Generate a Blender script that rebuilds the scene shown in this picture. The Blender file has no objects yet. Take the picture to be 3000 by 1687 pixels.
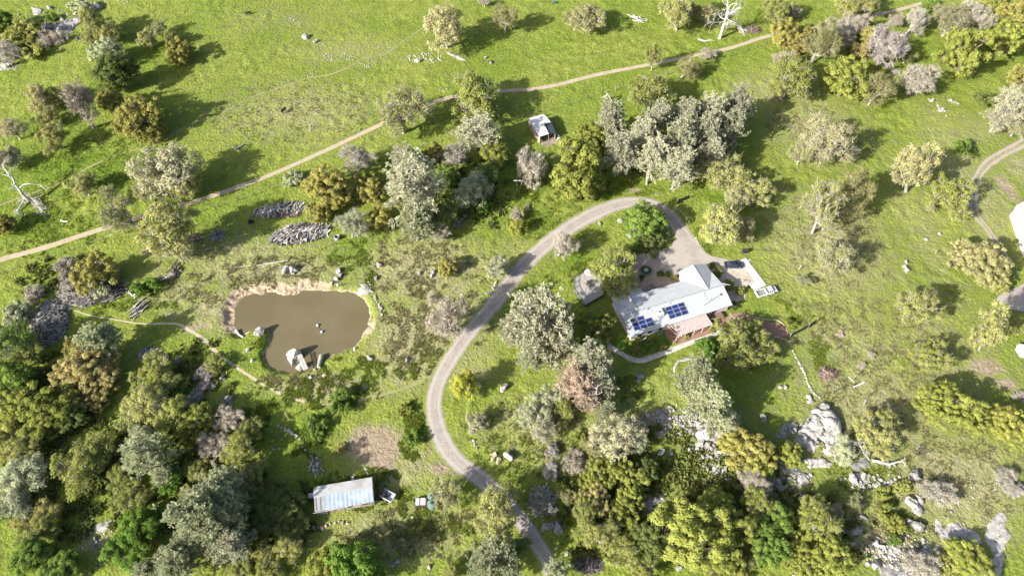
import bpy, math, random
import numpy as np
from mathutils import Vector, Matrix

# ------------------------------------------------------------------ camera, world, sun, exposure
SC = bpy.context.scene
COL = SC.collection
CAM_H, PITCH, FN = 140.0, 55.0, 2027.0            # height, degrees below horizontal, focal length for a 3000-wide picture
cd = bpy.data.cameras.new('camera')
cd.sensor_width = 36.0
cd.lens = FN / 3000 * 36
cd.clip_end = 9000
cam = bpy.data.objects.new('camera', cd)
COL.objects.link(cam)
cam.location = (0, 0, CAM_H)
cam.rotation_euler = (math.radians(90 - PITCH), 0, 0)
SC.camera = cam

SUN_EL, SUN_AZ = 29.5, 213.0                       # azimuth measured from +X, counter-clockwise, of where the sun stands
w = bpy.data.worlds.new('World'); SC.world = w
w.use_nodes = True
wn = w.node_tree.nodes; wl = w.node_tree.links
bg = wn['Background']
sky = wn.new('ShaderNodeTexSky'); sky.sky_type = 'NISHITA'; sky.sun_disc = False
sky.sun_elevation = math.radians(SUN_EL)
sky.dust_density = 3.0; sky.air_density = 0.85
_d = (math.cos(math.radians(SUN_AZ)), math.sin(math.radians(SUN_AZ)))
sky.sun_rotation = math.atan2(_d[0], _d[1]) % (2 * math.pi)
wl.new(sky.outputs[0], bg.inputs[0]); bg.inputs[1].default_value = 0.095
sd = bpy.data.lights.new('sun', 'SUN'); sd.energy = 4.9; sd.angle = math.radians(0.6); sd.color = (1.0, 0.965, 0.885)
sun = bpy.data.objects.new('sun', sd); COL.objects.link(sun)
_e = math.radians(SUN_EL)
sdir = Vector((_d[0] * math.cos(_e), _d[1] * math.cos(_e), math.sin(_e)))
sun.rotation_euler = sdir.to_track_quat('Z', 'Y').to_euler()
sun.location = (-60, -40, 90)
SC.view_settings.view_transform = 'Standard'
SC.view_settings.look = 'None'
SC.view_settings.exposure = 1.35
SC.view_settings.gamma = 1.0
SC.view_settings.use_curve_mapping = False
SC.cycles.max_bounces = 6
SC.cycles.transparent_max_bounces = 4

# ------------------------------------------------------------------ picture -> place
_s, _c = math.sin(math.radians(PITCH)), math.cos(math.radians(PITCH))
FV = 3000 / 2576.0                                 # the survey of the photo was made on a 2576-wide copy
def N(px, py, z=0.0):                              # photo pixel (3000 wide) -> world XY on the plane at height z
    v = (py - 843.5) / FN
    t = (CAM_H - z) / (_s + v * _c)
    return np.array([(px - 1500) / FN * t, t * (_c - v * _s)])
def W(px, py, z=0.0):
    return N(px * FV, py * FV, z)
def depth(py, z=0.0):
    v = (py * FV - 843.5) / FN
    return (CAM_H - z) / (_s + v * _c)
def mpp(py, z=0.0):                                # metres per survey pixel, horizontally
    return depth(py, z) / FN * FV
def zbox(x0, y0, k):                               # reader for a zoomed crop: origin and enlargement
    return lambda x, y, z=0.0: N(x0 + x / k, y0 + y / k, z)

# ------------------------------------------------------------------ noise
class VNoise:
    def __init__(s, seed, n=256):
        s.n = n; s.g = np.random.RandomState(seed).rand(n, n)
    def __call__(s, x, y):
        xi = np.floor(x).astype(int); yi = np.floor(y).astype(int)
        fx = x - xi; fy = y - yi
        fx = fx * fx * (3 - 2 * fx); fy = fy * fy * (3 - 2 * fy)
        a = xi % s.n; b = (xi + 1) % s.n; c = yi % s.n; d = (yi + 1) % s.n
        g = s.g
        return (g[a, c] * (1 - fx) + g[b, c] * fx) * (1 - fy) + (g[a, d] * (1 - fx) + g[b, d] * fx) * fy
_vn = [VNoise(i + 11) for i in range(6)]
def fbm(x, y, f, octaves=3, k=0):
    r = 0; a = 1; t = 0
    for o in range(octaves):
        r = r + a * _vn[(k + o) % 6](x * f + 17.3 * o + 300, y * f + 5.1 * o + 300); t += a; a *= 0.5; f *= 2.03
    return r / t                                   # 0..1

# ------------------------------------------------------------------ polygon and line distances
def sd_poly(X, Y, poly):
    """signed distance, negative inside"""
    poly = np.asarray(poly); n = len(poly)
    d = np.full(X.shape, 1e9); inside = np.zeros(X.shape, bool)
    for i in range(n):
        ax, ay = poly[i]; bx, by = poly[(i + 1) % n]
        ex, ey = bx - ax, by - ay
        t = np.clip(((X - ax) * ex + (Y - ay) * ey) / (ex * ex + ey * ey + 1e-9), 0, 1)
        d = np.minimum(d, np.hypot(X - ax - t * ex, Y - ay - t * ey))
        c = (ay > Y) != (by > Y)
        with np.errstate(divide='ignore', invalid='ignore'):
            c &= X < (bx - ax) * (Y - ay) / (by - ay + 1e-12) + ax
        inside ^= c
    return np.where(inside, -d, d)
def d_line(X, Y, pts):
    d = np.full(X.shape, 1e9)
    for i in range(len(pts) - 1):
        ax, ay = pts[i][:2]; bx, by = pts[i + 1][:2]
        ex, ey = bx - ax, by - ay
        t = np.clip(((X - ax) * ex + (Y - ay) * ey) / (ex * ex + ey * ey + 1e-9), 0, 1)
        d = np.minimum(d, np.hypot(X - ax - t * ex, Y - ay - t * ey))
    return d
def near(X, Y, P, pad):
    P = np.asarray(P)
    return (X > P[:, 0].min() - pad) & (X < P[:, 0].max() + pad) & (Y > P[:, 1].min() - pad) & (Y < P[:, 1].max() + pad)
def spline(P, step):
    """Catmull-Rom through rows of P (any number of columns)"""
    P = np.asarray(P, float); out = []
    Q = np.vstack([2 * P[0] - P[1], P, 2 * P[-1] - P[-2]])
    for i in range(1, len(Q) - 2):
        p0, p1, p2, p3 = Q[i - 1], Q[i], Q[i + 1], Q[i + 2]
        n = max(2, int(np.linalg.norm(p2[:2] - p1[:2]) / step))
        for k in range(n):
            t = k / n
            out.append(0.5 * ((2 * p1) + (-p0 + p2) * t + (2 * p0 - 5 * p1 + 4 * p2 - p3) * t * t + (-p0 + 3 * p1 - 3 * p2 + p3) * t ** 3))
    out.append(P[-1])
    return np.array(out)

# ------------------------------------------------------------------ meshes
def mesh_np(name, V, F, mat=None, attrs=None, smooth=False):
    """V (n,3), F (m,k) with one face size"""
    me = bpy.data.meshes.new(name)
    V = np.asarray(V, np.float32); F = np.asarray(F, np.int32)
    m, k = F.shape
    me.vertices.add(len(V)); me.vertices.foreach_set('co', V.ravel())
    me.loops.add(m * k); me.loops.foreach_set('vertex_index', F.ravel())
    me.polygons.add(m); me.polygons.foreach_set('loop_start', np.arange(0, m * k, k, dtype=np.int32))
    if smooth: me.polygons.foreach_set('use_smooth', np.ones(m, bool))
    me.update(calc_edges=True)
    for an, arr in (attrs or {}).items():
        arr = np.asarray(arr, np.float32)
        if arr.ndim == 1:
            a = me.attributes.new(an, 'FLOAT', 'POINT'); a.data.foreach_set('value', arr)
        else:
            if arr.shape[1] == 3: arr = np.hstack([arr, np.ones((len(arr), 1), np.float32)])
            a = me.attributes.new(an, 'FLOAT_COLOR', 'POINT'); a.data.foreach_set('color', arr.ravel())
    if mat: me.materials.append(mat)
    return me
class Bld:
    """collects boxes, bars, polygons and tubes, and becomes ONE mesh"""
    def __init__(s): s.v = []; s.f = []
    def poly(s, pts):
        b = len(s.v); s.v += [tuple(float(q) for q in p) for p in pts]; s.f.append(tuple(range(b, b + len(pts)))); return s
    def prism(s, pts, z0, z1):
        """pts: list of XY, optional per-point tops in z1"""
        n = len(pts); b = len(s.v)
        tops = z1 if hasattr(z1, '__len__') else [z1] * n
        ar = sum(pts[i][0] * pts[(i + 1) % n][1] - pts[(i + 1) % n][0] * pts[i][1] for i in range(n))
        if ar < 0: pts = pts[::-1]; tops = tops[::-1]
        s.v += [(float(p[0]), float(p[1]), float(z0)) for p in pts] + [(float(p[0]), float(p[1]), float(t)) for p, t in zip(pts, tops)]
        s.f.append(tuple(range(b + n - 1, b - 1, -1))); s.f.append(tuple(range(b + n, b + 2 * n)))
        for i in range(n):
            j = (i + 1) % n; s.f.append((b + i, b + j, b + n + j, b + n + i))
        return s
    def slab(s, top, th):
        """solid sheet: top is a list of XYZ, th its thickness straight down"""
        n = len(top); b = len(s.v)
        ar = sum(top[i][0] * top[(i + 1) % n][1] - top[(i + 1) % n][0] * top[i][1] for i in range(n))
        if ar < 0: top = top[::-1]
        s.v += [(float(p[0]), float(p[1]), float(p[2]) - th) for p in top] + [tuple(float(q) for q in p) for p in top]
        s.f.append(tuple(range(b + n - 1, b - 1, -1))); s.f.append(tuple(range(b + n, b + 2 * n)))
        for i in range(n):
            j = (i + 1) % n; s.f.append((b + i, b + j, b + n + j, b + n + i))
        return s
    def box(s, c, size, rz=0.0, R=None):
        hx, hy, hz = size[0] / 2, size[1] / 2, size[2] / 2
        M = R or Matrix.Rotation(rz, 3, 'Z'); b = len(s.v); c = Vector(c)
        for x in (-hx, hx):
            for y in (-hy, hy):
                for z in (-hz, hz): s.v.append(tuple(c + M @ Vector((x, y, z))))
        s.f += [(b, b + 1, b + 3, b + 2), (b + 4, b + 6, b + 7, b + 5), (b, b + 4, b + 5, b + 1), (b + 2, b + 3, b + 7, b + 6), (b, b + 2, b + 6, b + 4), (b + 1, b + 5, b + 7, b + 3)]
        return s
    def tube(s, p0, p1, r0, r1=None, n=8, cap=True):
        r1 = r0 if r1 is None else r1
        p0 = Vector(p0); p1 = Vector(p1); d = (p1 - p0).normalized()
        a = d.orthogonal().normalized(); c = d.cross(a); b = len(s.v)
        for p, r in ((p0, r0), (p1, r1)):
            for i in range(n):
                t = 2 * math.pi * i / n; s.v.append(tuple(p + a * (r * math.cos(t)) + c * (r * math.sin(t))))
        for i in range(n):
            j = (i + 1) % n; s.f.append((b + i, b + j, b + n + j, b + n + i))
        if cap: s.f.append(tuple(range(b + n - 1, b - 1, -1))); s.f.append(tuple(range(b + n, b + 2 * n)))
        return s
    def lathe(s, c, prof, n=20, sx=1.0, sy=1.0):
        b = len(s.v); m = len(prof)
        for r, z in prof:
            for i in range(n):
                t = 2 * math.pi * i / n; s.v.append((c[0] + r * sx * math.cos(t), c[1] + r * sy * math.sin(t), c[2] + z))
        for k in range(m - 1):
            for i in range(n):
                j = (i + 1) % n; s.f.append((b + k * n + i, b + k * n + j, b + (k + 1) * n + j, b + (k + 1) * n + i))
        s.f.append(tuple(range(b + n - 1, b - 1, -1))); s.f.append(tuple(b + (m - 1) * n + i for i in range(n)))
        return s
    def mesh(s, name, mat, smooth=False):
        me = bpy.data.meshes.new(name); me.from_pydata(s.v, [], s.f); me.update()
        if smooth: me.polygons.foreach_set('use_smooth', np.ones(len(me.polygons), bool))
        me.materials.append(mat); return me
    def build(s, name, mat, parent=None, smooth=False, bevel=0):
        o = bpy.data.objects.new(name, s.mesh(name, mat, smooth)); COL.objects.link(o)
        if parent is not None:
            o.parent = parent
            o.matrix_parent_inverse = Matrix.Identity(4)
        if bevel:
            md = o.modifiers.new('bevel', 'BEVEL'); md.width = bevel; md.segments = 2; md.limit_method = 'ANGLE'
        return o
def link(name, me, parent=None, loc=None):
    o = bpy.data.objects.new(name, me); COL.objects.link(o)
    if parent is not None: o.parent = parent
    if loc is not None: o.location = loc
    return o
def tag(o, label=None, cat=None, group=None, kind=None):
    if label: o['label'] = label
    if cat: o['category'] = cat
    if group: o['group'] = group
    if kind: o['kind'] = kind
    return o
def thing(name, label, cat, loc=(0, 0, 0), rz=0.0, group=None):
    o = bpy.data.objects.new(name, None); COL.objects.link(o)
    o.location = loc; o.rotation_euler = (0, 0, rz); o.empty_display_size = 0.5
    return tag(o, label, cat, group)
def tubes_np(P0, P1, R0, R1, n=5):
    P0 = np.asarray(P0, float); P1 = np.asarray(P1, float); m = len(P0)
    d = P1 - P0; d /= np.linalg.norm(d, axis=1)[:, None] + 1e-9
    h = np.where(np.abs(d[:, 2:3]) > 0.8, [[1.0, 0, 0]], [[0, 0, 1.0]])
    a = np.cross(d, h); a /= np.linalg.norm(a, axis=1)[:, None] + 1e-9
    b = np.cross(d, a)
    V = np.zeros((m, 2, n, 3)); R0 = np.asarray(R0); R1 = np.asarray(R1)
    for i in range(n):
        t = 2 * math.pi * i / n; o = a * math.cos(t) + b * math.sin(t)
        V[:, 0, i] = P0 + o * R0[:, None]; V[:, 1, i] = P1 + o * R1[:, None]
    base = np.arange(m)[:, None, None] * 2 * n; i = np.arange(n); j = (i + 1) % n
    F = (base + np.stack([i, j, n + j, n + i], 1)[None]).reshape(-1, 4)
    return V.reshape(-1, 3), F
def quads_np(C, Nn, S, asp, rs):
    """flat leaf sprays: centres, normals, half sizes"""
    m = len(C); r = rs.normal(size=(m, 3))
    t = np.cross(Nn, r); t /= np.linalg.norm(t, axis=1)[:, None] + 1e-9
    b = np.cross(Nn, t); S = np.asarray(S)[:, None]
    V = np.stack([C - t * S - b * S * asp, C + t * S * 0.8 - b * S * asp, C + t * S + b * S * asp, C - t * S * 0.7 + b * S * asp], 1)
    return V.reshape(-1, 3), np.arange(m * 4).reshape(m, 4)

# ------------------------------------------------------------------ materials
class NT:
    def __init__(s, name, rough=0.8):
        s.m = bpy.data.materials.new(name); s.m.use_nodes = True
        s.n = s.m.node_tree.nodes; s.l = s.m.node_tree.links
        s.b = s.n['Principled BSDF']; s.b.inputs['Roughness'].default_value = rough
        s.b.inputs['Specular IOR Level'].default_value = 0.25
    def add(s, t, **k):
        n = s.n.new(t)
        for a, v in k.items(): setattr(n, a, v)
        return n
    def val(s, inp, v):
        if hasattr(v, 'is_output') or isinstance(v, bpy.types.NodeSocket): s.l.new(v, inp)
        elif isinstance(v, (tuple, list)) and len(v) == 3 and inp.type == 'RGBA': inp.default_value = (*v, 1)
        else: inp.default_value = v
    def noise(s, scale, detail=3, rough=0.6, coord='world', vec=None, dist=0.0):
        n = s.add('ShaderNodeTexNoise'); n.inputs['Scale'].default_value = scale
        n.inputs['Detail'].default_value = detail; n.inputs['Roughness'].default_value = rough; n.inputs['Distortion'].default_value = dist
        s.l.new(vec if vec is not None else s.pos(coord), n.inputs['Vector'])
        return n.outputs['Fac']
    def pos(s, coord='world'):
        if coord == 'world':
            return s.add('ShaderNodeNewGeometry').outputs['Position']
        return s.add('ShaderNodeTexCoord').outputs['Object']
    def attr(s, name, out='Fac'):
        n = s.add('ShaderNodeAttribute'); n.attribute_name = name; return n.outputs[out]
    def math(s, op, a, b=None, c=None, clamp=False):
        n = s.add('ShaderNodeMath', operation=op); n.use_clamp = clamp
        s.val(n.inputs[0], a)
        if b is not None: s.val(n.inputs[1], b)
        if c is not None: s.val(n.inputs[2], c)
        return n.outputs[0]
    def ramp(s, x, lo, hi, a=0.0, b=1.0):
        n = s.add('ShaderNodeMapRange', interpolation_type='SMOOTHSTEP')
        s.val(n.inputs[0], x)
        for i, v in ((1, lo), (2, hi), (3, a), (4, b)): s.val(n.inputs[i], v)
        return n.outputs[0]
    def mix(s, f, a, b, mode='MIX'):
        n = s.add('ShaderNodeMix', data_type='RGBA', blend_type=mode)
        s.val(n.inputs[0], f); s.val(n.inputs[6], a); s.val(n.inputs[7], b)
        return n.outputs[2]
    def scale(s, col, f):
        n = s.add('ShaderNodeVectorMath', operation='SCALE'); s.l.new(col, n.inputs[0]); s.val(n.inputs['Scale'], f); return n.outputs[0]
    def sep(s, col):
        n = s.add('ShaderNodeSeparateColor'); s.l.new(col, n.inputs[0]); return n.outputs
    def bump(s, h, strength=0.5, dist=0.1):
        n = s.add('ShaderNodeBump'); n.inputs['Strength'].default_value = strength; n.inputs['Distance'].default_value = dist
        s.l.new(h, n.inputs['Height']); s.l.new(n.outputs[0], s.b.inputs['Normal'])
    def out(s, col): s.val(s.b.inputs['Base Color'], col); return s.m
def mat_var(name, c1, c2, scale=2.0, rough=0.75, detail=4, coord='world', bump=0.0, lo=0.35, hi=0.65, metal=0.0, c3=None, s3=0.3):
    t = NT(name, rough)
    f = t.noise(scale, detail, coord=coord)
    col = t.mix(t.ramp(f, lo, hi), c1, c2)
    if c3: col = t.mix(t.ramp(t.noise(s3, 3, coord=coord), 0.48, 0.62), col, c3)
    if bump: t.bump(f, bump, 0.05)
    t.b.inputs['Metallic'].default_value = metal
    return t.out(col)
# ================================================================== THE SETTING
def WP(*a, z=0.0): return np.array([W(a[i], a[i + 1], z) for i in range(0, len(a), 2)])
def NP(*a, z=0.0): return np.array([N(a[i], a[i + 1], z) for i in range(0, len(a), 2)])

def road_pts(rows):                                 # survey x, y, full width in survey pixels -> X, Y, half width in metres
    return spline(np.array([[*W(x, y), wd * mpp(y) / 2 * (1.18 if wd > 9 else 1.5)] for x, y, wd in rows]), 0.9)
TRACK = road_pts([(-160,712,17),(-60,678,17),(0,654,17),(87,630,16),(150,611,16),(225,586,15),(275,570,15),(387,535,14),(475,512,14),(550,488,14),(640,456,13),(719,424,12.5),
    (794,390,12.5),(856,362,12.5),(944,320,12),(1006,292,12),(1069,267,12),(1144,243,12),(1284,228,12),(1338,225,12),(1413,211,12),(1513,186,12),(1638,162,12),(1713,147,11),(1838,121,11),
    (1930,92,11),(2032,75,11),(2157,47,11),(2257,26,11),(2320,8,11),(2400,-18,11),(2520,-60,11)])
DRIVE = road_pts([(1415,1560,40),(1395,1470,40),(1378,1410,40),(1363,1385,40),(1332,1336,41),(1290,1284,42),(1240,1232,42),(1212,1205,44),(1160,1168,46),(1125,1130,46),(1104,1085,44),(1093,1040,43),(1093,999,41),(1108,949,40),
    (1138,896,41),(1180,838,42),(1231,778,42),(1266,734,42),(1304,684,41),(1350,636,42),(1402,594,43),(1475,548,44),(1538,520,40),(1588,510,38),(1638,514,38),(1678,538,40),(1708,574,42),(1735,615,48),(1758,650,52)])
EASTRD = road_pts([(2700,290,26),(2600,345,26),(2560,368,26),(2520,388,26),(2482,415,24),(2456,455,22),(2449,500,22),(2455,540,20),(2480,572,18),(2500,600,18),(2520,635,18),(2545,665,18)])
PATHS = [  # name, rows, label
 ('cattle_trail', [(1290,-60,2.5),(1130,0,2.6),(1118,25,2.6),(1065,70,2.6),(1020,100,2.8),(970,135,2.8),(915,147,3),(880,168,3),(830,188,3),(770,198,3),(700,222,3),(644,240,3),(600,262,3),(560,283,3),(520,298,3),(470,318,3),
   (395,363,3),(310,385,3.2),(230,418,3.2),(150,462,3.2),(70,490,3.2),(0,516,3.2),(-80,545,3.2)]),
 ('foot_path', [(150,762,2.5),(215,790,2.8),(290,804,3),(360,814,3.5),(440,814,5),(475,830,7),(510,852,7),(545,885,6),(585,917,6),(640,953,5.5),(690,982,5),(745,1004,5),(800,1017,4)]),
 ('wheel_track', [(800,1017,4),(860,1014,5),(930,1000,6),(1000,982,6),(1050,962,6),(1085,945,6)]),
]
PATHS = [(n, road_pts(r)) for n, r in PATHS]
WALK = road_pts([(1528,865,9),(1545,878,10),(1565,890,11),(1590,903,12),(1615,906,13),(1650,894,13),(1690,880,12),(1740,860,12),(1790,843,12),(1830,825,11)])

APRON = WP(1693,580, 1700,600,1690,620,1668,626,1630,634,1600,640,1592,660,1614,668,1622,690,1640,700,1672,712,1712,706,1740,690,1780,672,1815,668,1838,656,1818,650,1790,645,1770,632,1745,600)
z3 = zbox(1980, 720, 7.156); z2 = zbox(1760, 840, 7.156); z1 = zbox(1660, 680, 7.156); z4 = zbox(1500, 320, 14.31); z7 = zbox(880, 1370, 6.133); z8 = zbox(2100, 940, 7.156)
PAD = np.array([z3(*q) for q in [(560,360),(760,300),(920,290),(1060,330),(1400,290),(1430,440),(1540,640),(1640,770),(1530,820),(1450,880),(1450,1120),(1210,1190),(1000,1230),(900,900),(600,600)]])
COURT = np.array([z1(*q) for q in [(1290,600),(1640,520),(1730,640),(1900,650),(1990,850),(2200,900),(2360,960),(2400,1010),(1620,1260),(1300,1330),(1000,1300),(1180,1000),(1230,800)]])
PATIO = np.array([z2(*q) for q in [(1300,930),(1500,780),(2460,470),(2560,640),(2620,700),(2600,820),(2450,960),(1680,1200),(1560,1190),(1420,1110)]])
PATIO2 = WP(1838,790,1872,786,1900,800,1925,810,1955,812,1976,823,1985,845,1965,848,1935,848,1915,843,1900,850,1880,870,1850,880,1832,870,1822,846,1815,815)
LAWN = WP(1545,868,1575,838,1600,850,1640,840,1676,836,1690,866,1650,884,1612,896,1575,886)
SLAB = np.array([z3(*q) for q in [(1345,312),(1466,268),(1892,830),(1650,942),(1535,820),(1665,770),(1425,440)]])
EASTLOT = WP(2510,745,2530,735,2576,715,2700,700,2700,800,2576,785,2530,775,2505,762)
DECK = [N(1683,813,.9), N(1735,783,.9), N(1760,795,.9), N(1768,862,.9), N(1711,895,.9), N(1681,846,.9)]
HOUSEF = [N(1800,985), N(2140,895), N(2080,775), N(1780,880)]
POND = NP(718,866,742,861,770,861,801,857,815,862,845,864,869,863,889,849,920,850,960,853,998,853,1030,856,1052,862,1067,873,1082,902,1085,931,1073,960,1059,990,1035,1019,1000,1028,954,1054,930,1071,907,1083,
          885,1090,872,1088,846,1093,808,1085,782,1067,775,1040,788,1007,791,982,785,968,773,962,750,964,732,972,718,979,705,980,694,962,688,941,689,915,693,896,700,882,709,872, z=-0.9)
DIRT = {  # bare ground, survey ellipses: x, y, rx, ry, strength
 'dirt': [(945,1118,85,55,1.25),(900,1085,40,22,.8),(1650,1060,70,40,.75),(1790,1160,60,70,.8),(1990,1200,70,70,.75),(2160,1210,60,30,.5),(2230,1385,120,60,.8),(2420,1340,120,60,.45),(240,1365,70,60,.7),(1130,560,60,30,.7),(1640,1270,60,40,.7),(960,1160,60,60,.3),(1000,1380,80,40,.4),(1340,1330,60,40,.3),(90,60,110,60,.5),(560,1010,40,50,.5),(930,1130,75,55,.8),(960,1160,50,28,1),(372,632,22,12,1.1),(1350,350,35,25,.0),(2478,925,55,28,1.1),(2530,965,40,25,.9),(2392,925,14,12,1),(2470,780,30,14,.5),(520,820,30,8,.8),(485,826,22,12,1),(1110,1180,34,22,1),(1085,1120,14,40,.7),(1060,1165,14,40,.5),
   (1150,1190,40,12,.9),(2480,640,60,30,.4),(2440,575,40,40,.35),(430,830,40,25,.5),(430,795,18,14,.7),(1375,357,22,14,1.1),(2075,950,28,30,.6),(2085,1130,60,50,.5),(2290,1400,120,50,.7),(1980,1180,70,60,.6),(1730,1130,45,60,.5),
   (330,1260,60,60,.6),(250,1340,60,60,.4),(60,70,90,50,.6),(140,40,60,30,.5),(560,540,60,30,.4),(760,620,80,18,.35),(560,600,60,12,.5),(300,690,70,40,.4),(1040,560,90,30,.35),(900,1330,60,40,.4),(1240,1060,20,60,.45),(700,900,30,14,.4),(690,1040,50,50,.25),(2350,520,40,30,.3),
   (2300,760,40,30,.35),(2480,1090,100,60,.25),(2538,480,30,60,.9),(2555,560,20,80,.7),(2300,410,30,20,.2),(2135,810,60,30,.2),(1550,440,60,14,.3),(1650,490,40,9,.6),(1600,478,20,6,1.1),(1585,485,22,5,.8),(1050,340,80,14,.25),(1400,395,30,12,.6)],
 'dry': [(700,690,190,60,.8),(1060,680,170,90,.9),(1040,860,110,110,1),(830,975,150,35,1),(540,780,90,60,.8),(2150,860,210,100,.55),(2060,330,130,90,.7),(2200,1030,230,160,.7),(2400,1210,200,130,.9),(760,280,260,90,.55),(2090,620,170,150,.75),(880,130,200,50,.4),(2250,1330,160,120,.6),
   (620,640,240,60,.6),(1150,930,120,60,.6),(1400,900,60,120,.3),(1600,1000,200,50,.35),(2350,880,120,200,.55),(2440,460,90,200,.6),(1850,1180,200,150,.5),(1000,1180,140,60,.7),(600,780,60,60,.6),(1500,1050,200,80,.45),(1300,640,70,50,.5),(1330,1080,150,90,.5),(1000,1340,200,80,.7),(560,680,110,50,.7),(450,740,100,50,.6),(1950,230,120,50,.6),(2330,600,80,260,.45),(1480,620,30,20,.3),(1420,1000,90,90,.3),(560,270,100,60,.25),(700,50,200,50,.35),(1350,1150,120,50,.5),(430,700,120,40,.5),(1200,800,50,90,.7),(2450,900,150,140,.4),
   (1200,900,60,60,.5),(2470,330,100,50,.5),(2560,420,40,60,.7),(1170,1300,120,60,.5)],
 'lush': [(880,635,65,55,1),(930,690,18,45,1.5),(200,420,270,75,1.1),(110,330,140,70,.9),(30,560,170,70,.8),(1500,480,150,35,.9),(1440,640,50,45,1),(1300,590,80,30,.5),(1390,560,90,40,.7),(2070,905,34,50,1.4),(2105,960,30,26,1.4),(860,1005,50,30,1.3),(800,1068,45,26,1.4),(1040,1075,40,70,1.1),
   (780,990,60,30,.6),(920,960,110,40,.6),(650,1030,40,70,.8),(1760,620,60,60,.7),(1480,700,40,50,1.2),(1620,865,60,25,1.1),(300,640,80,30,.4),(360,130,80,60,.8),(1150,90,70,50,.5),(1500,320,60,60,.5),(1050,410,60,60,.7),(1320,440,80,80,1),(1800,500,80,40,.8),(1940,920,90,60,.6),(2240,120,260,60,.6),
   (2500,260,70,40,.4),(900,1240,120,40,.5),(1000,1290,120,30,.7),(720,1110,80,60,.8),(650,880,30,40,.9),(500,960,90,40,.6),(1560,980,60,30,.7),(1500,930,40,40,.6),(1650,1170,80,60,.4),(2150,1170,80,20,.7),(1740,620,40,60,.8),(770,1120,60,30,.7),(300,760,160,20,.6)],
}

def to_full(X, Y, z=0.0):                            # place -> survey pixel, only used to read the survey's tables
    up = Y * _s - (CAM_H - z) * _c; dep = Y * _c + (CAM_H - z) * _s
    return (1500 + X / dep * FN) / FV, (843.5 - up / dep * FN) / FV

# terrain grid: even in the middle, growing outwards to the horizon
def axis(a, b, st, far):
    core = list(np.arange(a, b + st / 2, st)); lo = []; hi = []
    d = st * 2; p = core[0]
    while p > -far: p -= d; d *= 1.35; lo.append(p)
    d = st * 2; p = core[-1]
    while p < far: p += d; d *= 1.35; hi.append(p)
    return np.array(lo[::-1] + core + hi)
gx = axis(-205, 205, 0.45, 3500); gy = axis(22, 246, 0.45, 3500)
GX, GY = np.meshgrid(gx, gy, indexing='ij')
X = GX.ravel(); Y = GY.ravel()
flat = np.zeros(len(X))                              # 1 where built surfaces lie on the ground
def carve(mask_idx, d, m0, m1):
    v = np.clip((m1 - d) / (m1 - m0), 0, 1); flat[mask_idx] = np.maximum(flat[mask_idx], v)
def carve_poly(P, pad=0.5):
    P = np.asarray(P); i = np.where(near(X, Y, P, pad + 2))[0]; carve(i, sd_poly(X[i], Y[i], P), pad, pad + 1.2)
def carve_road(P, pad=0.4):
    i = np.where(near(X, Y, P[:, :2], 6))[0]
    hw = P[:, 2].mean() if len(P) else 1
    for a in range(0, len(P) - 1, 24):
        q = P[a:a + 25]; j = i[near(X[i], Y[i], q[:, :2], 6)]
        if len(j): carve(j, d_line(X[j], Y[j], q), q[:, 2].max() + pad, q[:, 2].max() + pad + 1.5)
for P in (TRACK, DRIVE, EASTRD, WALK): carve_road(P)
for n, P in PATHS: carve_road(P, 0.1)
for P in (APRON, PAD, COURT, PATIO, PATIO2, SLAB, EASTLOT, DECK, HOUSEF): carve_poly(P)
core = (X > -215) & (X < 215) & (Y > 15) & (Y < 256)
rel = np.zeros(len(X))
xc, yc = X[core], Y[core]
m_ = fbm(xc, yc, 0.55, 3, 1); m2 = fbm(xc, yc, 0.12, 2, 3)
rough_ = 0.10 + 0.30 * np.clip((m2 - 0.4) * 3, 0, 1)
rel[core] = (m_ - 0.5) * 2 * rough_ + (fbm(xc, yc, 0.03, 2, 2) - 0.5) * 0.5
# pond basin
i = np.where(near(X, Y, POND, 9))[0]
dp = sd_poly(X[i], Y[i], POND) + (fbm(X[i], Y[i], .55, 3, 2) - .5) * 1.1
ctr = POND.mean(0); ang = np.arctan2(Y[i] - ctr[1], X[i] - ctr[0])
clayside = np.clip((Y[i] - ctr[1] - 2) / 4, 0, 1) * np.clip((-(X[i] - ctr[0]) + 9) / 6, 0, 1)
clayside = np.maximum(clayside, np.clip((-(X[i] - ctr[0]) - 9) / 3, 0, 1) * np.clip((Y[i] - ctr[1] + 6) / 4, 0, 1))
clayside = np.maximum(clayside, 0.75 * np.clip((X[i] - ctr[0] - 13) / 3, 0, 1) * np.clip(1 - abs(Y[i] - ctr[1] + 1.5) / 6, 0, 1))
clayside = np.maximum(clayside, 0.6 * np.clip((Y[i] - ctr[1] - 7) / 3, 0, 1) * np.clip(1 - abs(X[i] - ctr[0] - 6) / 6, 0, 1))
wdt = 1.1 + 1.5 * clayside
gul = np.abs(fbm(ang * 15 + 50, dp * 0.12, 1.0, 2, 2) * 2 - 1)     # erosion gullies running down to the water
t = np.clip(dp / wdt, 0, 1)
zb = np.where(dp < 0, -0.9 + np.maximum(dp * 0.5, -0.8), -0.93 + 0.93 * t ** 0.6)
zb = zb - np.where(dp > 0, 0.6 * (1 - gul * 1.9).clip(0, 1) * np.sin(np.pi * t) * (clayside > .2), 0)
clayside = clayside * np.clip(.35 + fbm(X[i], Y[i], .35, 3, 1), 0, 1)
f_ = np.clip((dp - wdt) / 1.5, 0, 1)
rel[i] = rel[i] * f_ + zb * (1 - f_) * (dp < wdt + 1.5) + np.where(dp < wdt, 0, 0)
rel[i] = np.where(dp < wdt, zb + np.where(dp > .2, (fbm(X[i], Y[i], 1.3, 2, 4) - .5) * .18, 0), rel[i])
Z = rel * (1 - flat)
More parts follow.
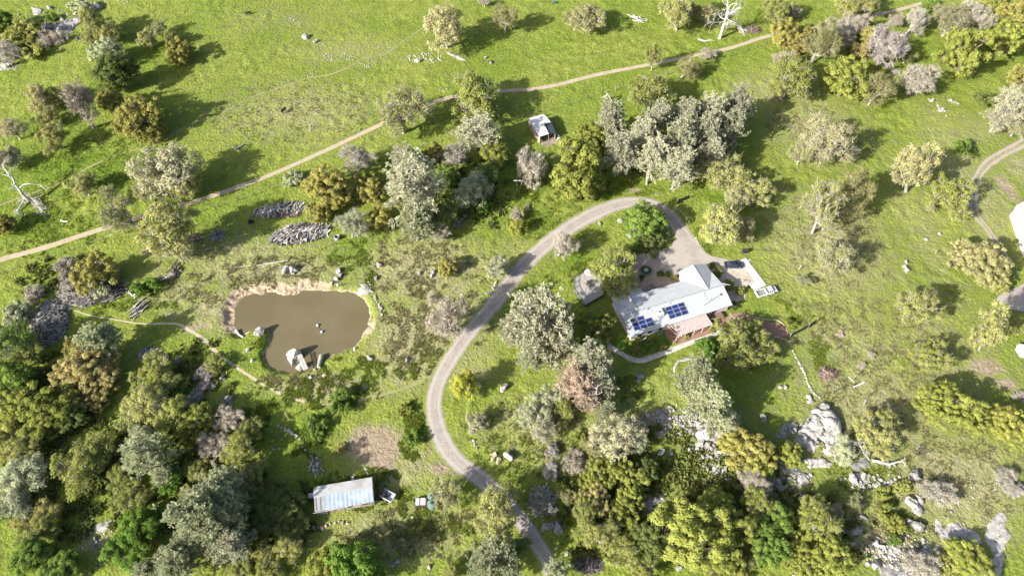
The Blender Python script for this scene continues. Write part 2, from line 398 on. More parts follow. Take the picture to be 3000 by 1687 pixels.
keep_pond = np.zeros(len(X), bool); keep_pond[i] = dp < wdt; Z = np.where(keep_pond, rel, Z)
GZ = Z.reshape(GX.shape)
def ground_z(x, y):
    a = int(np.clip(np.searchsorted(gx, x) - 1, 0, len(gx) - 2)); b = int(np.clip(np.searchsorted(gy, y) - 1, 0, len(gy) - 2))
    u = (x - gx[a]) / (gx[a + 1] - gx[a]); v = (y - gy[b]) / (gy[b + 1] - gy[b])
    return float((GZ[a, b] * (1 - u) + GZ[a + 1, b] * u) * (1 - v) + (GZ[a, b + 1] * (1 - u) + GZ[a + 1, b + 1] * u) * v)
def ground_z_np(x, y):
    a = np.clip(np.searchsorted(gx, x) - 1, 0, len(gx) - 2); b = np.clip(np.searchsorted(gy, y) - 1, 0, len(gy) - 2)
    u = np.clip((x - gx[a]) / (gx[a + 1] - gx[a]), 0, 1); v = np.clip((y - gy[b]) / (gy[b + 1] - gy[b]), 0, 1)
    return (GZ[a, b] * (1 - u) + GZ[a + 1, b] * u) * (1 - v) + (GZ[a, b + 1] * (1 - u) + GZ[a + 1, b + 1] * u) * v

zone = {}
for key, rows in DIRT.items():
    acc = np.zeros(len(X))
    for (sx, sy, rx, ry, st) in rows:
        c = W(sx, sy); ax_ = rx * mpp(sy); ay_ = abs(W(sx, sy - ry)[1] - W(sx, sy + ry)[1]) / 2
        q = ((X - c[0]) / ax_) ** 2 + ((Y - c[1]) / ay_) ** 2
        j = q < 2.6
        acc[j] = np.maximum(acc[j], st * np.clip(1.12 - np.sqrt(q[j]) * 0.70, 0, 1))
    zone[key] = acc
clay = np.zeros(len(X)); clay[i] = clayside * np.clip((wdt + 0.6 - dp) / 0.8, 0, 1) + (dp < 0.1)
col = np.stack([zone['dry'], zone['lush'], zone['dirt']], 1)
nx, ny = len(gx), len(gy)
ii, jj = np.meshgrid(np.arange(nx - 1), np.arange(ny - 1), indexing='ij')
a0 = (ii * ny + jj).ravel()
GF = np.stack([a0, a0 + ny, a0 + ny + 1, a0 + 1], 1)

# ---- grass and soil
def grass_colour(t, dry, lush, dirt):
    P = t.pos()
    n_big = t.noise(0.045, 3, 0.55); n_mid = t.noise(0.33, 4, 0.6); n_fine = t.noise(1.9, 4, 0.7); n_tiny = t.noise(6.0, 2, 0.7)
    c = t.mix(t.ramp(n_big, .35, .65), (.144, .188, .027), (.190, .220, .044))
    c = t.mix(t.ramp(n_mid, .42, .66, 0, .7), c, (.098, .138, .018))
    lw = t.ramp(t.math('MULTIPLY_ADD', lush, .55, n_mid), .66, 1.05, 0, .8)
    c = t.mix(lw, c, (.094, .150, .015))
    dw = t.ramp(t.math('MULTIPLY_ADD', dry, .42, t.math('MULTIPLY_ADD', n_fine, .55, t.math('MULTIPLY', n_mid, .45))), .52, .88, 0, .88)
    c = t.mix(dw, c, (.255, .235, .13))
    c = t.mix(t.ramp(n_fine, .40, .62, .0, .66), t.scale(c, 1.2), t.scale(c, .6))
    c = t.mix(t.ramp(n_tiny, .35, .7, 0, .35), c, t.scale(c, .66))
    straw = t.noise(0.8, 5, .75, vec=P, dist=1.5)
    c = t.mix(t.math('MULTIPLY', t.ramp(straw, .56, .70, 0, .6), t.ramp(n_mid, .4, .6, .25, 1)), c, (.235, .225, .105))
    dd = t.ramp(t.math('MULTIPLY_ADD', dirt, .62, t.math('MULTIPLY_ADD', n_fine, .35, t.math('MULTIPLY', n_mid, .4))), .60, .95, 0, .9)
    c = t.mix(dd, c, t.mix(t.ramp(n_fine, .4, .6), (.225, .165, .115), (.31, .245, .19)))
    return c, n_fine, n_tiny
t = NT('meadow', 0.95); t.b.inputs['Specular IOR Level'].default_value = 0.08
z = t.sep(t.attr('zone', 'Color'))
c, nf, ntn = grass_colour(t, z[0], z[1], z[2])
cl = t.attr('clay')
c = t.mix(t.ramp(t.math('MULTIPLY_ADD', nf, .5, cl), .55, .85), c, t.mix(t.ramp(t.noise(1.2, 5, .7), .4, .62), (.31, .235, .155), (.43, .34, .245)))
t.bump(t.math('MULTIPLY_ADD', t.noise(1.1, 3, .6), 1.6, nf), 0.9, 0.30)
M_GROUND = t.out(c)
me = mesh_np('ground', np.stack([X, Y, Z], 1), GF, M_GROUND, {'zone': col, 'clay': clay}, smooth=True)
tag(link('ground', me), kind='structure')

# ---- roads
def road_mat(name, c1, c2, rut, crown_grass=0.0):
    t = NT(name, 0.92); u = t.attr('across'); nf = t.noise(2.2, 5, .7); nb = t.noise(.35, 3)
    n9 = t.noise(9, 2)
    c = t.mix(t.ramp(nf, .35, .65), c1, c2)
    c = t.mix(t.ramp(nb, .45, .65, 0, .55), c, t.scale(c, .74))
    au = t.math('ABSOLUTE', u)
    r = t.math('ABSOLUTE', t.math('SUBTRACT', au, .5))
    c = t.mix(t.ramp(r, .22, .02, 0, .6), c, rut)
    c = t.mix(t.ramp(n9, .5, .72, 0, .5), c, t.scale(c, .7))
    gr, a_, b_ = grass_colour(t, 0.2, 0.2, 0.0)
    e = t.ramp(t.math('MULTIPLY_ADD', t.noise(1.1, 5, .75), .9, au), 1.16, 1.34)
    c = t.mix(e, c, gr)
    if crown_grass:
        e2 = t.math('MULTIPLY', t.ramp(au, .30, .12), t.ramp(t.noise(.8, 4, .7), .5 - crown_grass * .2, .62))
        c = t.mix(e2, c, gr)
    t.bump(nf, .6, .08); return t.out(c)
def ribbon(P, nac=11, z=0.035, jit=0.12, seed=1):
    d = np.gradient(P[:, :2], axis=0); d /= np.linalg.norm(d, axis=1)[:, None]
    nrm = np.stack([-d[:, 1], d[:, 0]], 1); u = np.linspace(-1, 1, nac)
    V = np.zeros((len(P), nac, 3)); rs = np.random.RandomState(seed)
    hw = P[:, 2][:, None] * (1 + jit * (fbm(P[:, 0] + seed, P[:, 1], .35, 3, 2) - .5) * 2)[:, None]
    hw = hw * np.where(u > 0, 1, 1 + jit * .5 * np.sin(np.arange(len(P)) * .31)[:, None])
    V[:, :, 0] = P[:, 0][:, None] + nrm[:, 0:1] * u * hw; V[:, :, 1] = P[:, 1][:, None] + nrm[:, 1:2] * u * hw
    V[:, :, 2] = z * (1 - .8 * u ** 4)
    n = len(P); a, b = np.meshgrid(np.arange(n - 1), np.arange(nac - 1), indexing='ij'); q = (a * nac + b).ravel()
    F = np.stack([q, q + 1, q + nac + 1, q + nac], 1)[:, ::-1]
    return V.reshape(-1, 3), F, np.tile(u, n)
def road(name, P, mat, **k):
    V, F, u = ribbon(P, **k)
    return tag(link(name, mesh_np(name, V, F, mat, {'across': u})), kind='structure')
M_TRACK = road_mat('pale_dirt', (.31, .245, .175), (.39, .32, .245), (.42, .35, .27), 0)
M_DRIVE = road_mat('grey_gravel', (.25, .222, .195), (.325, .29, .255), (.37, .335, .30), 0)
M_EAST = road_mat('worn_gravel', (.25, .205, .165), (.33, .28, .23), (.37, .31, .26), 1.0)
M_TRAIL = road_mat('trodden_soil', (.34, .29, .20), (.42, .36, .27), (.40, .34, .25), 0)
M_TRAIL2 = road_mat('faint_trail', (.20, .175, .09), (.29, .26, .15), (.25, .22, .12), 0)
M_TRAIL3 = road_mat('faint_wheel_track', (.22, .21, .09), (.27, .25, .13), (.27, .24, .14), 1)
road('dirt_track', TRACK, M_TRACK, seed=3)
road('gravel_driveway', DRIVE, M_DRIVE, seed=5, jit=.07, z=.06)
road('side_road', EASTRD, M_EAST, seed=7, jit=.2)
for k, (n, P) in enumerate(PATHS): road(n, P, {'cattle_trail': M_TRAIL2, 'wheel_track': M_TRAIL3}.get(n, M_TRAIL), seed=9 + k, jit=.5, nac=7, z=.03)

# ---- paved and bare areas: sheets at slightly different heights
def sheet(name, P, z, mat, step=0.5, edge=0.25):
    """a flat sheet whose rim wanders a little"""
    P = np.asarray(P); rim = []
    for a in range(len(P)):
        p, q = P[a], P[(a + 1) % len(P)]; n = max(1, int(np.linalg.norm(q - p) / step))
        for k in range(n):
            r = p + (q - p) * k / n; nn = np.array([-(q - p)[1], (q - p)[0]]) / (np.linalg.norm(q - p) + 1e-6)
            rim.append(r + nn * edge * 2 * (fbm(np.array([r[0] + z * 99]), np.array([r[1]]), .8, 3, 1)[0] - .5))
    b = Bld(); b.poly([(r[0], r[1], z) for r in rim])
    me = b.mesh(name, mat)
    import bmesh
    bm = bmesh.new(); bm.from_mesh(me); bmesh.ops.triangulate(bm, faces=bm.faces[:])
    for f in bm.faces:
        if f.normal.z < 0: f.normal_flip()
    bm.to_mesh(me); bm.free()
    return tag(link(name, me), kind='structure')
M_APRON = mat_var('pale_gravel', (.28, .25, .22), (.35, .315, .28), 2.5, .9, 5, 'world', .5, c3=(.27, .235, .205), s3=.25)
M_PAD = mat_var('tan_gravel', (.36, .315, .255), (.43, .38, .315), 2.5, .9, 5, 'world', .5, c3=(.33, .29, .22), s3=.3)
M_BRICK = mat_var('terracotta_paving', (.34, .235, .175), (.43, .32, .25), 1.4, .85, 5, 'world', .3, c3=(.33, .27, .17), s3=.5)
M_PATIO = mat_var('red_brick_paving', (.20, .11, .085), (.28, .165, .13), 1.8, .85, 5, 'world', .3, c3=(.22, .15, .10), s3=.4)
M_CONC = mat_var('white_concrete', (.48, .475, .46), (.54, .53, .515), .8, .8, 5, 'world', .1)
M_LAWN = mat_var('garden_lawn', (.055, .12, .012), (.085, .16, .02), 1.5, .95, 5, 'world', .8)
sheet('parking_pad', PAD, .075, M_PAD)
sheet('gravel_apron', APRON, .085, M_APRON)
sheet('courtyard_paving', COURT, .10, M_BRICK)
sheet('garden_lawn', LAWN, .07, M_LAWN)
sheet('patio_paving', PATIO, .115, M_PATIO, edge=.1)
sheet('garden_path', PATIO2, .095, M_PATIO, edge=.1)
sheet('east_gravel_lot', EASTLOT, .08, M_APRON)
sheet('pen_soil', [z4(*q) for q in [(1180,1160),(1790,1030),(2000,1330),(2100,1460),(1330,1560)]], .06, mat_var('pen_soil', (.22, .16, .11), (.30, .23, .17), 1.5, .95))
road('stone_walkway', WALK, mat_var('stone_walk', (.34, .31, .27), (.47, .44, .40), 1.3, .9, 5, 'world', .5), seed=21, jit=.08, z=.14)
# ---- pond water
ring = []
for a in range(len(POND)):
    p = POND[a]; d = p - ctr; ring.append(p + d / np.linalg.norm(d) * 1.3)
t = NT('muddy_water', 0.07)
t.b.inputs['Specular IOR Level'].default_value = 0.2
cwt = t.mix(t.ramp(t.noise(.06, 3), .35, .65), (.112, .093, .051), (.128, .108, .062))
wv = t.noise(1.6, 3, .5); t.bump(wv, .06, .03); M_WATER = t.out(cwt)
tag(Bld().poly([(p[0], p[1], -0.9) for p in ring[::-1]]).build('pond_water', M_WATER), kind='structure')
# ================================================================== TREES AND SHRUBS
def leaf_mat(name, c, warm=None, trans=0.38, var=0.19):
    """leaves: own colour, varied from clump to clump and from tree to tree"""
    m = bpy.data.materials.new(name); m.use_nodes = True; n = m.node_tree.nodes; l = m.node_tree.links
    n.clear(); out = n.new('ShaderNodeOutputMaterial')
    at = n.new('ShaderNodeAttribute'); at.attribute_name = 'tint'
    oi = n.new('ShaderNodeObjectInfo')
    mr = n.new('ShaderNodeMapRange'); l.new(at.outputs['Fac'], mr.inputs[0]); mr.inputs[3].default_value = 1 - var; mr.inputs[4].default_value = 1 + var
    mo = n.new('ShaderNodeMapRange'); l.new(oi.outputs['Random'], mo.inputs[0]); mo.inputs[3].default_value = .88; mo.inputs[4].default_value = 1.12
    mm = n.new('ShaderNodeMath'); mm.operation = 'MULTIPLY'; l.new(mr.outputs[0], mm.inputs[0]); l.new(mo.outputs[0], mm.inputs[1])
    w_ = warm or (c[0] * 1.12, c[1] * 1.0, c[2] * .95)
    mx = n.new('ShaderNodeMix'); mx.data_type = 'RGBA'; mx.inputs[6].default_value = (*c, 1); mx.inputs[7].default_value = (*w_, 1)
    fr = n.new('ShaderNodeMath'); fr.operation = 'FRACT'; m3 = n.new('ShaderNodeMath'); m3.operation = 'MULTIPLY_ADD'; m3.inputs[1].default_value = 7.3
    l.new(at.outputs['Fac'], m3.inputs[0]); l.new(oi.outputs['Random'], m3.inputs[2]); l.new(m3.outputs[0], fr.inputs[0]); l.new(fr.outputs[0], mx.inputs[0])
    sc = n.new('ShaderNodeVectorMath'); sc.operation = 'SCALE'; l.new(mx.outputs[2], sc.inputs[0]); l.new(mm.outputs[0], sc.inputs['Scale'])
    d = n.new('ShaderNodeBsdfDiffuse'); tr = n.new('ShaderNodeBsdfTranslucent'); ms = n.new('ShaderNodeMixShader'); ms.inputs[0].default_value = trans
    l.new(sc.outputs[0], d.inputs[0]); l.new(sc.outputs[0], tr.inputs[0]); l.new(d.outputs[0], ms.inputs[1]); l.new(tr.outputs[0], ms.inputs[2]); l.new(ms.outputs[0], out.inputs[0])
    return m
PAL = {
 'gold':   leaf_mat('leaf_gold', (0.300, 0.298, 0.088)),
 'brown':  leaf_mat('leaf_brown', (0.320, 0.295, 0.120)),
 'orange': leaf_mat('leaf_orange', (0.300, 0.280, 0.090)),
 'yg':     leaf_mat('leaf_yellow_green', (0.250, 0.290, 0.070)),
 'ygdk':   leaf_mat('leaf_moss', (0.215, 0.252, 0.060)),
 'pale':   leaf_mat('leaf_pale', (0.310, 0.335, 0.115)),
 'buff':   leaf_mat('leaf_buff', (0.345, 0.345, 0.160)),
 'olive':  leaf_mat('leaf_olive', (0.285, 0.312, 0.090)),
 'green':  leaf_mat('leaf_green', (0.150, 0.230, 0.050)),
 'bright': leaf_mat('leaf_bright', (0.115, 0.205, 0.038)),
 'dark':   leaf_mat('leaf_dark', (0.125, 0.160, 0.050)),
 'greyg':  leaf_mat('leaf_grey_green', (0.370, 0.418, 0.255)),
 'pine':   leaf_mat('needles_grey', (0.420, 0.445, 0.320)),
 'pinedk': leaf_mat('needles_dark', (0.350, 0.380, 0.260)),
 'deadpine': leaf_mat('needles_dead', (0.470, 0.405, 0.320)),
 'grey':   leaf_mat('twigs_grey', (0.370, 0.355, 0.290), None, .1),
 'greyoak': leaf_mat('leaf_silver', (0.385, 0.395, 0.245)),
 'lav':    leaf_mat('twigs_lavender', (0.400, 0.390, 0.365), None, .1),
 'pink':   leaf_mat('twigs_pink', (0.450, 0.420, 0.340), None, .1),
 'lemon':  leaf_mat('leaf_lemon', (0.340, 0.370, 0.045)),
 'yellow': leaf_mat('leaf_yellow', (0.300, 0.320, 0.080)),
}
BARK = {'pale': mat_var('bark_pale', (.24, .22, .185), (.38, .355, .31), 1.6, .9, coord='object'),
        'dark': mat_var('bark_dark', (.10, .085, .068), (.20, .175, .145), 1.6, .9, coord='object'),
        'white': mat_var('bark_bleached', (.36, .34, .31), (.50, .48, .45), 1.6, .85, coord='object')}
def unit(v): return v / (np.linalg.norm(v, axis=-1, keepdims=True) + 1e-9)
def curve_seg(S, p, q, r0, r1, n, rs, sag=0.0, wob=0.1):
    L = np.linalg.norm(q - p); prev = p; pr = r0
    off = rs.normal(size=3) * wob * L
    for k in range(1, n + 1):
        t = k / n; c = p + (q - p) * t + off * math.sin(math.pi * t); c[2] += sag * L * math.sin(math.pi * t)
        r = r0 + (r1 - r0) * t; S.append((prev, c, pr, r)); prev = c; pr = r
def skeleton(seed, R, hc, rz, nl, nc, fork, style):
    """lobe and clump centres of a crown and the wood that carries them"""
    rs = np.random.RandomState(seed); lobes = []
    for k in range(nl):
        for _ in range(30):
            d = unit(rs.normal(size=3)); d[2] = d[2] * .85 + style
            rr = rs.uniform(.42, .80) if k else .1
            c = np.array([d[0] * rr, d[1] * rr, d[2] * rr])
            if all(np.linalg.norm(c - o[0]) > .34 for o in lobes): break
        lobes.append((c, rs.uniform(.24, .46)))
    S = []; top = np.array([rs.normal() * .02 * R, rs.normal() * .02 * R, fork])
    tr = R * .055 + .07
    curve_seg(S, np.array([0., 0., -.3]), top, tr * 1.35, tr, 3, rs, wob=.03)
    cl = []
    for c, lr in lobes:
        P = np.array([c[0] * R, c[1] * R, hc + c[2] * rz])
        lift = np.array([0, 0, -lr * rz * .55])
        curve_seg(S, top, P + lift, tr * .55, tr * .22, 4, rs, sag=.06, wob=.07)
        for j in range(nc):
            d = unit(rs.normal(size=3)); d[2] = abs(d[2]) * 1.3 - .55; d = unit(d)
            q = P + d * np.array([R, R, rz]) * lr * rs.uniform(.72, 1.08)
            cl.append((q, d)); curve_seg(S, P + lift * .6, q, tr * .14, tr * .05, 2, rs, wob=.1)
    return rs, S, cl
def wood_mesh(name, S, mat, n=5):
    a = list(zip(*S)); V, F = tubes_np(a[0], a[1], a[2], a[3], n)
    return mesh_np(name, V, F, mat)
def make_variant(geo, seed, R=5.0):
    """returns (hc, trunk mesh, crown mesh); crown radius about R"""
    if geo == 'dense':    nl, nc, nq, cr, sz, rz, hc, fork = 14, 14, 84, .150, .150, .84, .86, 1.1
    elif geo == 'puffy':  nl, nc, nq, cr, sz, rz, hc, fork = 16, 13, 80, .135, .142, .86, .86, 1.1
    elif geo == 'oak':    nl, nc, nq, cr, sz, rz, hc, fork = 13, 16, 46, .155, .132, .80, .93, 1.7
    elif geo == 'sparse': nl, nc, nq, cr, sz, rz, hc, fork = 11, 15, 32, .165, .120, .76, 1.0, 2.0
    elif geo == 'bush':   nl, nc, nq, cr, sz, rz, hc, fork = 10, 10, 40, .18, .24, .62, .42, .3
    elif geo == 'bare':   nl, nc, nq, cr, sz, rz, hc, fork = 11, 15, 7, .15, .13, .76, 1.0, 1.8
    elif geo == 'scrub':  nl, nc, nq, cr, sz, rz, hc, fork = 11, 12, 8, .2, .15, .6, .38, .2
    elif geo == 'pine':   return pine_variant(seed, R)
    rs, S, cl = skeleton(seed, R, hc * R, rz * R, nl, nc, fork, {'dense': -.10, 'puffy': -.10, 'bush': .15, 'scrub': .15, 'oak': 0.0}.get(geo, .05))
    C = []; Nn = []; Sz = []; T = []
    tw0 = []; tw1 = []; twr = []
    for q, d in cl:
        k = max(3, int(nq * rs.uniform(.6, 1.3))); tint = rs.rand()
        r = cr * R * rs.uniform(.75, 1.3)
        o = unit(rs.normal(size=(k, 3))); o[:, 2] = np.where(o[:, 2] < -.3, -o[:, 2], o[:, 2])
        rad = r * rs.uniform(.55, 1.08, size=(k, 1)) * np.array([[1, 1, .82]])
        C.append(q + o * rad); Nn.append(unit(o + .28 * rs.normal(size=(k, 3)) + np.array([0, 0, .40])))
        Sz.append(sz * rs.uniform(.6, 1.25, size=k)); T.append(np.clip(tint + rs.normal(size=k) * .12, 0, 1))
        nt = {'bare': 20, 'scrub': 20, 'sparse': 5, 'oak': 2}.get(geo, 0)
        if nt:
            dd = unit(d * .6 + rs.normal(size=(nt, 3)) * .75 + np.array([0, 0, .2])); L = R * rs.uniform(.10, .24, size=(nt, 1))
            p = q + dd * L * rs.uniform(0, .5, size=(nt, 1)) - dd * L * .3
            m = p + dd * L; tw0.append(p); tw1.append(m); twr.append(np.full(nt, .042))
            d2 = unit(dd + rs.normal(size=(nt, 3)) * .6); tw0.append(m - dd * L * .4); tw1.append(m - dd * L * .4 + d2 * L * .7); twr.append(np.full(nt, .030))
    V, F = quads_np(np.vstack(C), np.vstack(Nn), np.concatenate(Sz), .62, rs); T = np.repeat(np.concatenate(T), 4)
    if tw0 and geo in ('bare', 'scrub'):
        r = np.concatenate(twr); V2, F2 = tubes_np(np.vstack(tw0), np.vstack(tw1), r, r * .5, 3)
        F = np.vstack([F, F2 + len(V)]); V = np.vstack([V, V2]); T = np.concatenate([T, np.full(len(V2), .5)])
    me = mesh_np('crown', V, F, PAL['green'], {'tint': T})
    if tw0 and geo in ('sparse', 'oak'):
        p = np.vstack(tw0); q = np.vstack(tw1); r = np.concatenate(twr)
        S += list(zip(p, q, r, r * .5))
    return hc * R, wood_mesh('trunk', S, BARK['pale']), me
def pine_variant(seed, R):
    rs = np.random.RandomState(seed); H = R * 2.6; S = []
    nlead = rs.randint(2, 4); C = []; Nn = []; Sz = []; T = []; P0 = []; P1 = []; RR = []
    for k in range(nlead):
        a = rs.uniform(0, 6.28); tip = np.array([math.cos(a) * R * .30, math.sin(a) * R * .30, H * (1 if k == 0 else rs.uniform(.72, .92))])
        base = np.array([0, 0, -.3]) if k == 0 else np.array([0, 0, H * .18])
        curve_seg(S, base, tip, R * .06 if k == 0 else R * .035, .05, 6, rs, wob=.04)
        nb = 50 if k == 0 else 32
        for b in range(nb):
            t = rs.uniform(.26, 1.0); o = base + (tip - base) * t
            spread = R * (1.0 - .62 * max(0, (t - .35) / .65) ** 1.4) * rs.uniform(.62, 1.05)
            if k: spread *= .72
            a = rs.uniform(0, 6.28); d = np.array([math.cos(a), math.sin(a), rs.uniform(.15, .6)])
            e = o + d * spread * np.array([1, 1, .8]); curve_seg(S, o, e, .07, .025, 3, rs, sag=-.04, wob=.05)
            for j in range(11):
                u = rs.uniform(.42, 1.05); q = o + (e - o) * u + rs.normal(size=3) * R * .085
                n = 20; dd = unit(rs.normal(size=(n, 3)) * .75 + d * .5 + np.array([0, 0, .75])); L = R * rs.uniform(.055, .100, size=(n, 1))
                C.append(q + dd * L * .5); Sz.append((L * .62).ravel()); T.append(np.clip(rs.rand() + rs.normal(size=n) * .1, 0, 1))
                nn = unit(np.cross(dd, rs.normal(size=(n, 3)))); P0.append(dd); Nn.append(nn)
    C = np.vstack(C); D = np.vstack(P0); B = np.cross(D, np.vstack(Nn)); Sx = np.concatenate(Sz)[:, None]
    V = np.stack([C - D * Sx - B * Sx * .10, C - D * Sx + B * Sx * .10, C + D * Sx + B * Sx * .24, C + D * Sx - B * Sx * .24], 1).reshape(-1, 3)
    F = np.arange(len(V)).reshape(-1, 4)
    me = mesh_np('crown', V, F, PAL['pine'], {'tint': np.repeat(np.concatenate(T), 4)})
    return H * .60, wood_mesh('trunk', S, BARK['pale']), me
NVAR = {'dense': 5, 'puffy': 4, 'oak': 5, 'sparse': 4, 'bush': 3, 'bare': 4, 'scrub': 3, 'pine': 5}
VAR = {g: [make_variant(g, 100 * (k + 1) + sum(map(ord, g))) for k in range(n)] for g, n in NVAR.items()}
BARKOF = {'dense': 'dark', 'puffy': 'dark', 'oak': 'pale', 'sparse': 'pale', 'bush': 'dark', 'bare': 'pale', 'scrub': 'pale', 'pine': 'pale'}
_ctr = {}; RS = 1.10
rt = random.Random(5)
def plant(cx, cy, r, geo, pal, label, kz=1.0, base=None, name=None, cat=None, group=None, bark=None):
    k = _ctr.get(geo, 0); _ctr[geo] = k + 1
    hc, tm, cm = VAR[geo][k % len(VAR[geo])]
    z = 4.0
    if cy > 940 and geo not in ('bush', 'scrub'): r = r * (1.0 if cx < 760 else 1.03)
    if geo == 'dense': r *= 1.1
    if cy < 700 and geo in ('oak', 'sparse', 'puffy', 'bare'): r *= 1.04
    if cy > 880 and cx < 760 and not base: kz *= .82
    for _ in range(4):
        s = r * mpp(cy, z) / 5.0 * RS; z = hc * s * kz
    tilt = 0.0
    if base:
        b = W(*base); v = (cy * FV - 843.5) / FN
        z = CAM_H - b[1] * (_s + v * _c) / (_c - v * _s); z = max(z, r * mpp(cy) * .6)
        s = r * mpp(cy, z) / 5.0 * RS; kz = min(2.6, max(.55, z / (hc * s)))
        z = hc * s * kz; c = W(cx, cy, z); tilt = math.atan2(c[0] - b[0], z); tilt = max(-.45, min(.45, tilt))
    else: b = W(cx, cy, z)
    shrub = geo in ('bush', 'scrub')
    name = name or ('shrub' if shrub else {'pine': 'pine_tree', 'bare': 'bare_tree'}.get(geo, 'oak_tree'))
    root = thing(name, label, cat or ('shrub' if shrub else 'tree'), (b[0], b[1], ground_z(b[0], b[1]) - .05), group=group)
    root.rotation_euler = (0, tilt, 0); root.scale = (1, 1, 1)
    rz = rt.uniform(0, 6.28); an = rt.uniform(.88, 1.14)
    for nm, me, mt in (('trunk', tm, BARK[bark or BARKOF[geo]]), ('crown', cm, PAL[pal])):
        o = link(nm, me, root); o.rotation_euler = (0, 0, rz); o.scale = (s * an, s / an, s * kz)
        o.material_slots[0].link = 'OBJECT'; o.material_slots[0].material = mt
    return root
G1 = 'oaks scattered over the ranch pasture'
G2 = 'grey pines among the oaks'
G3 = 'low shrubs and brush'
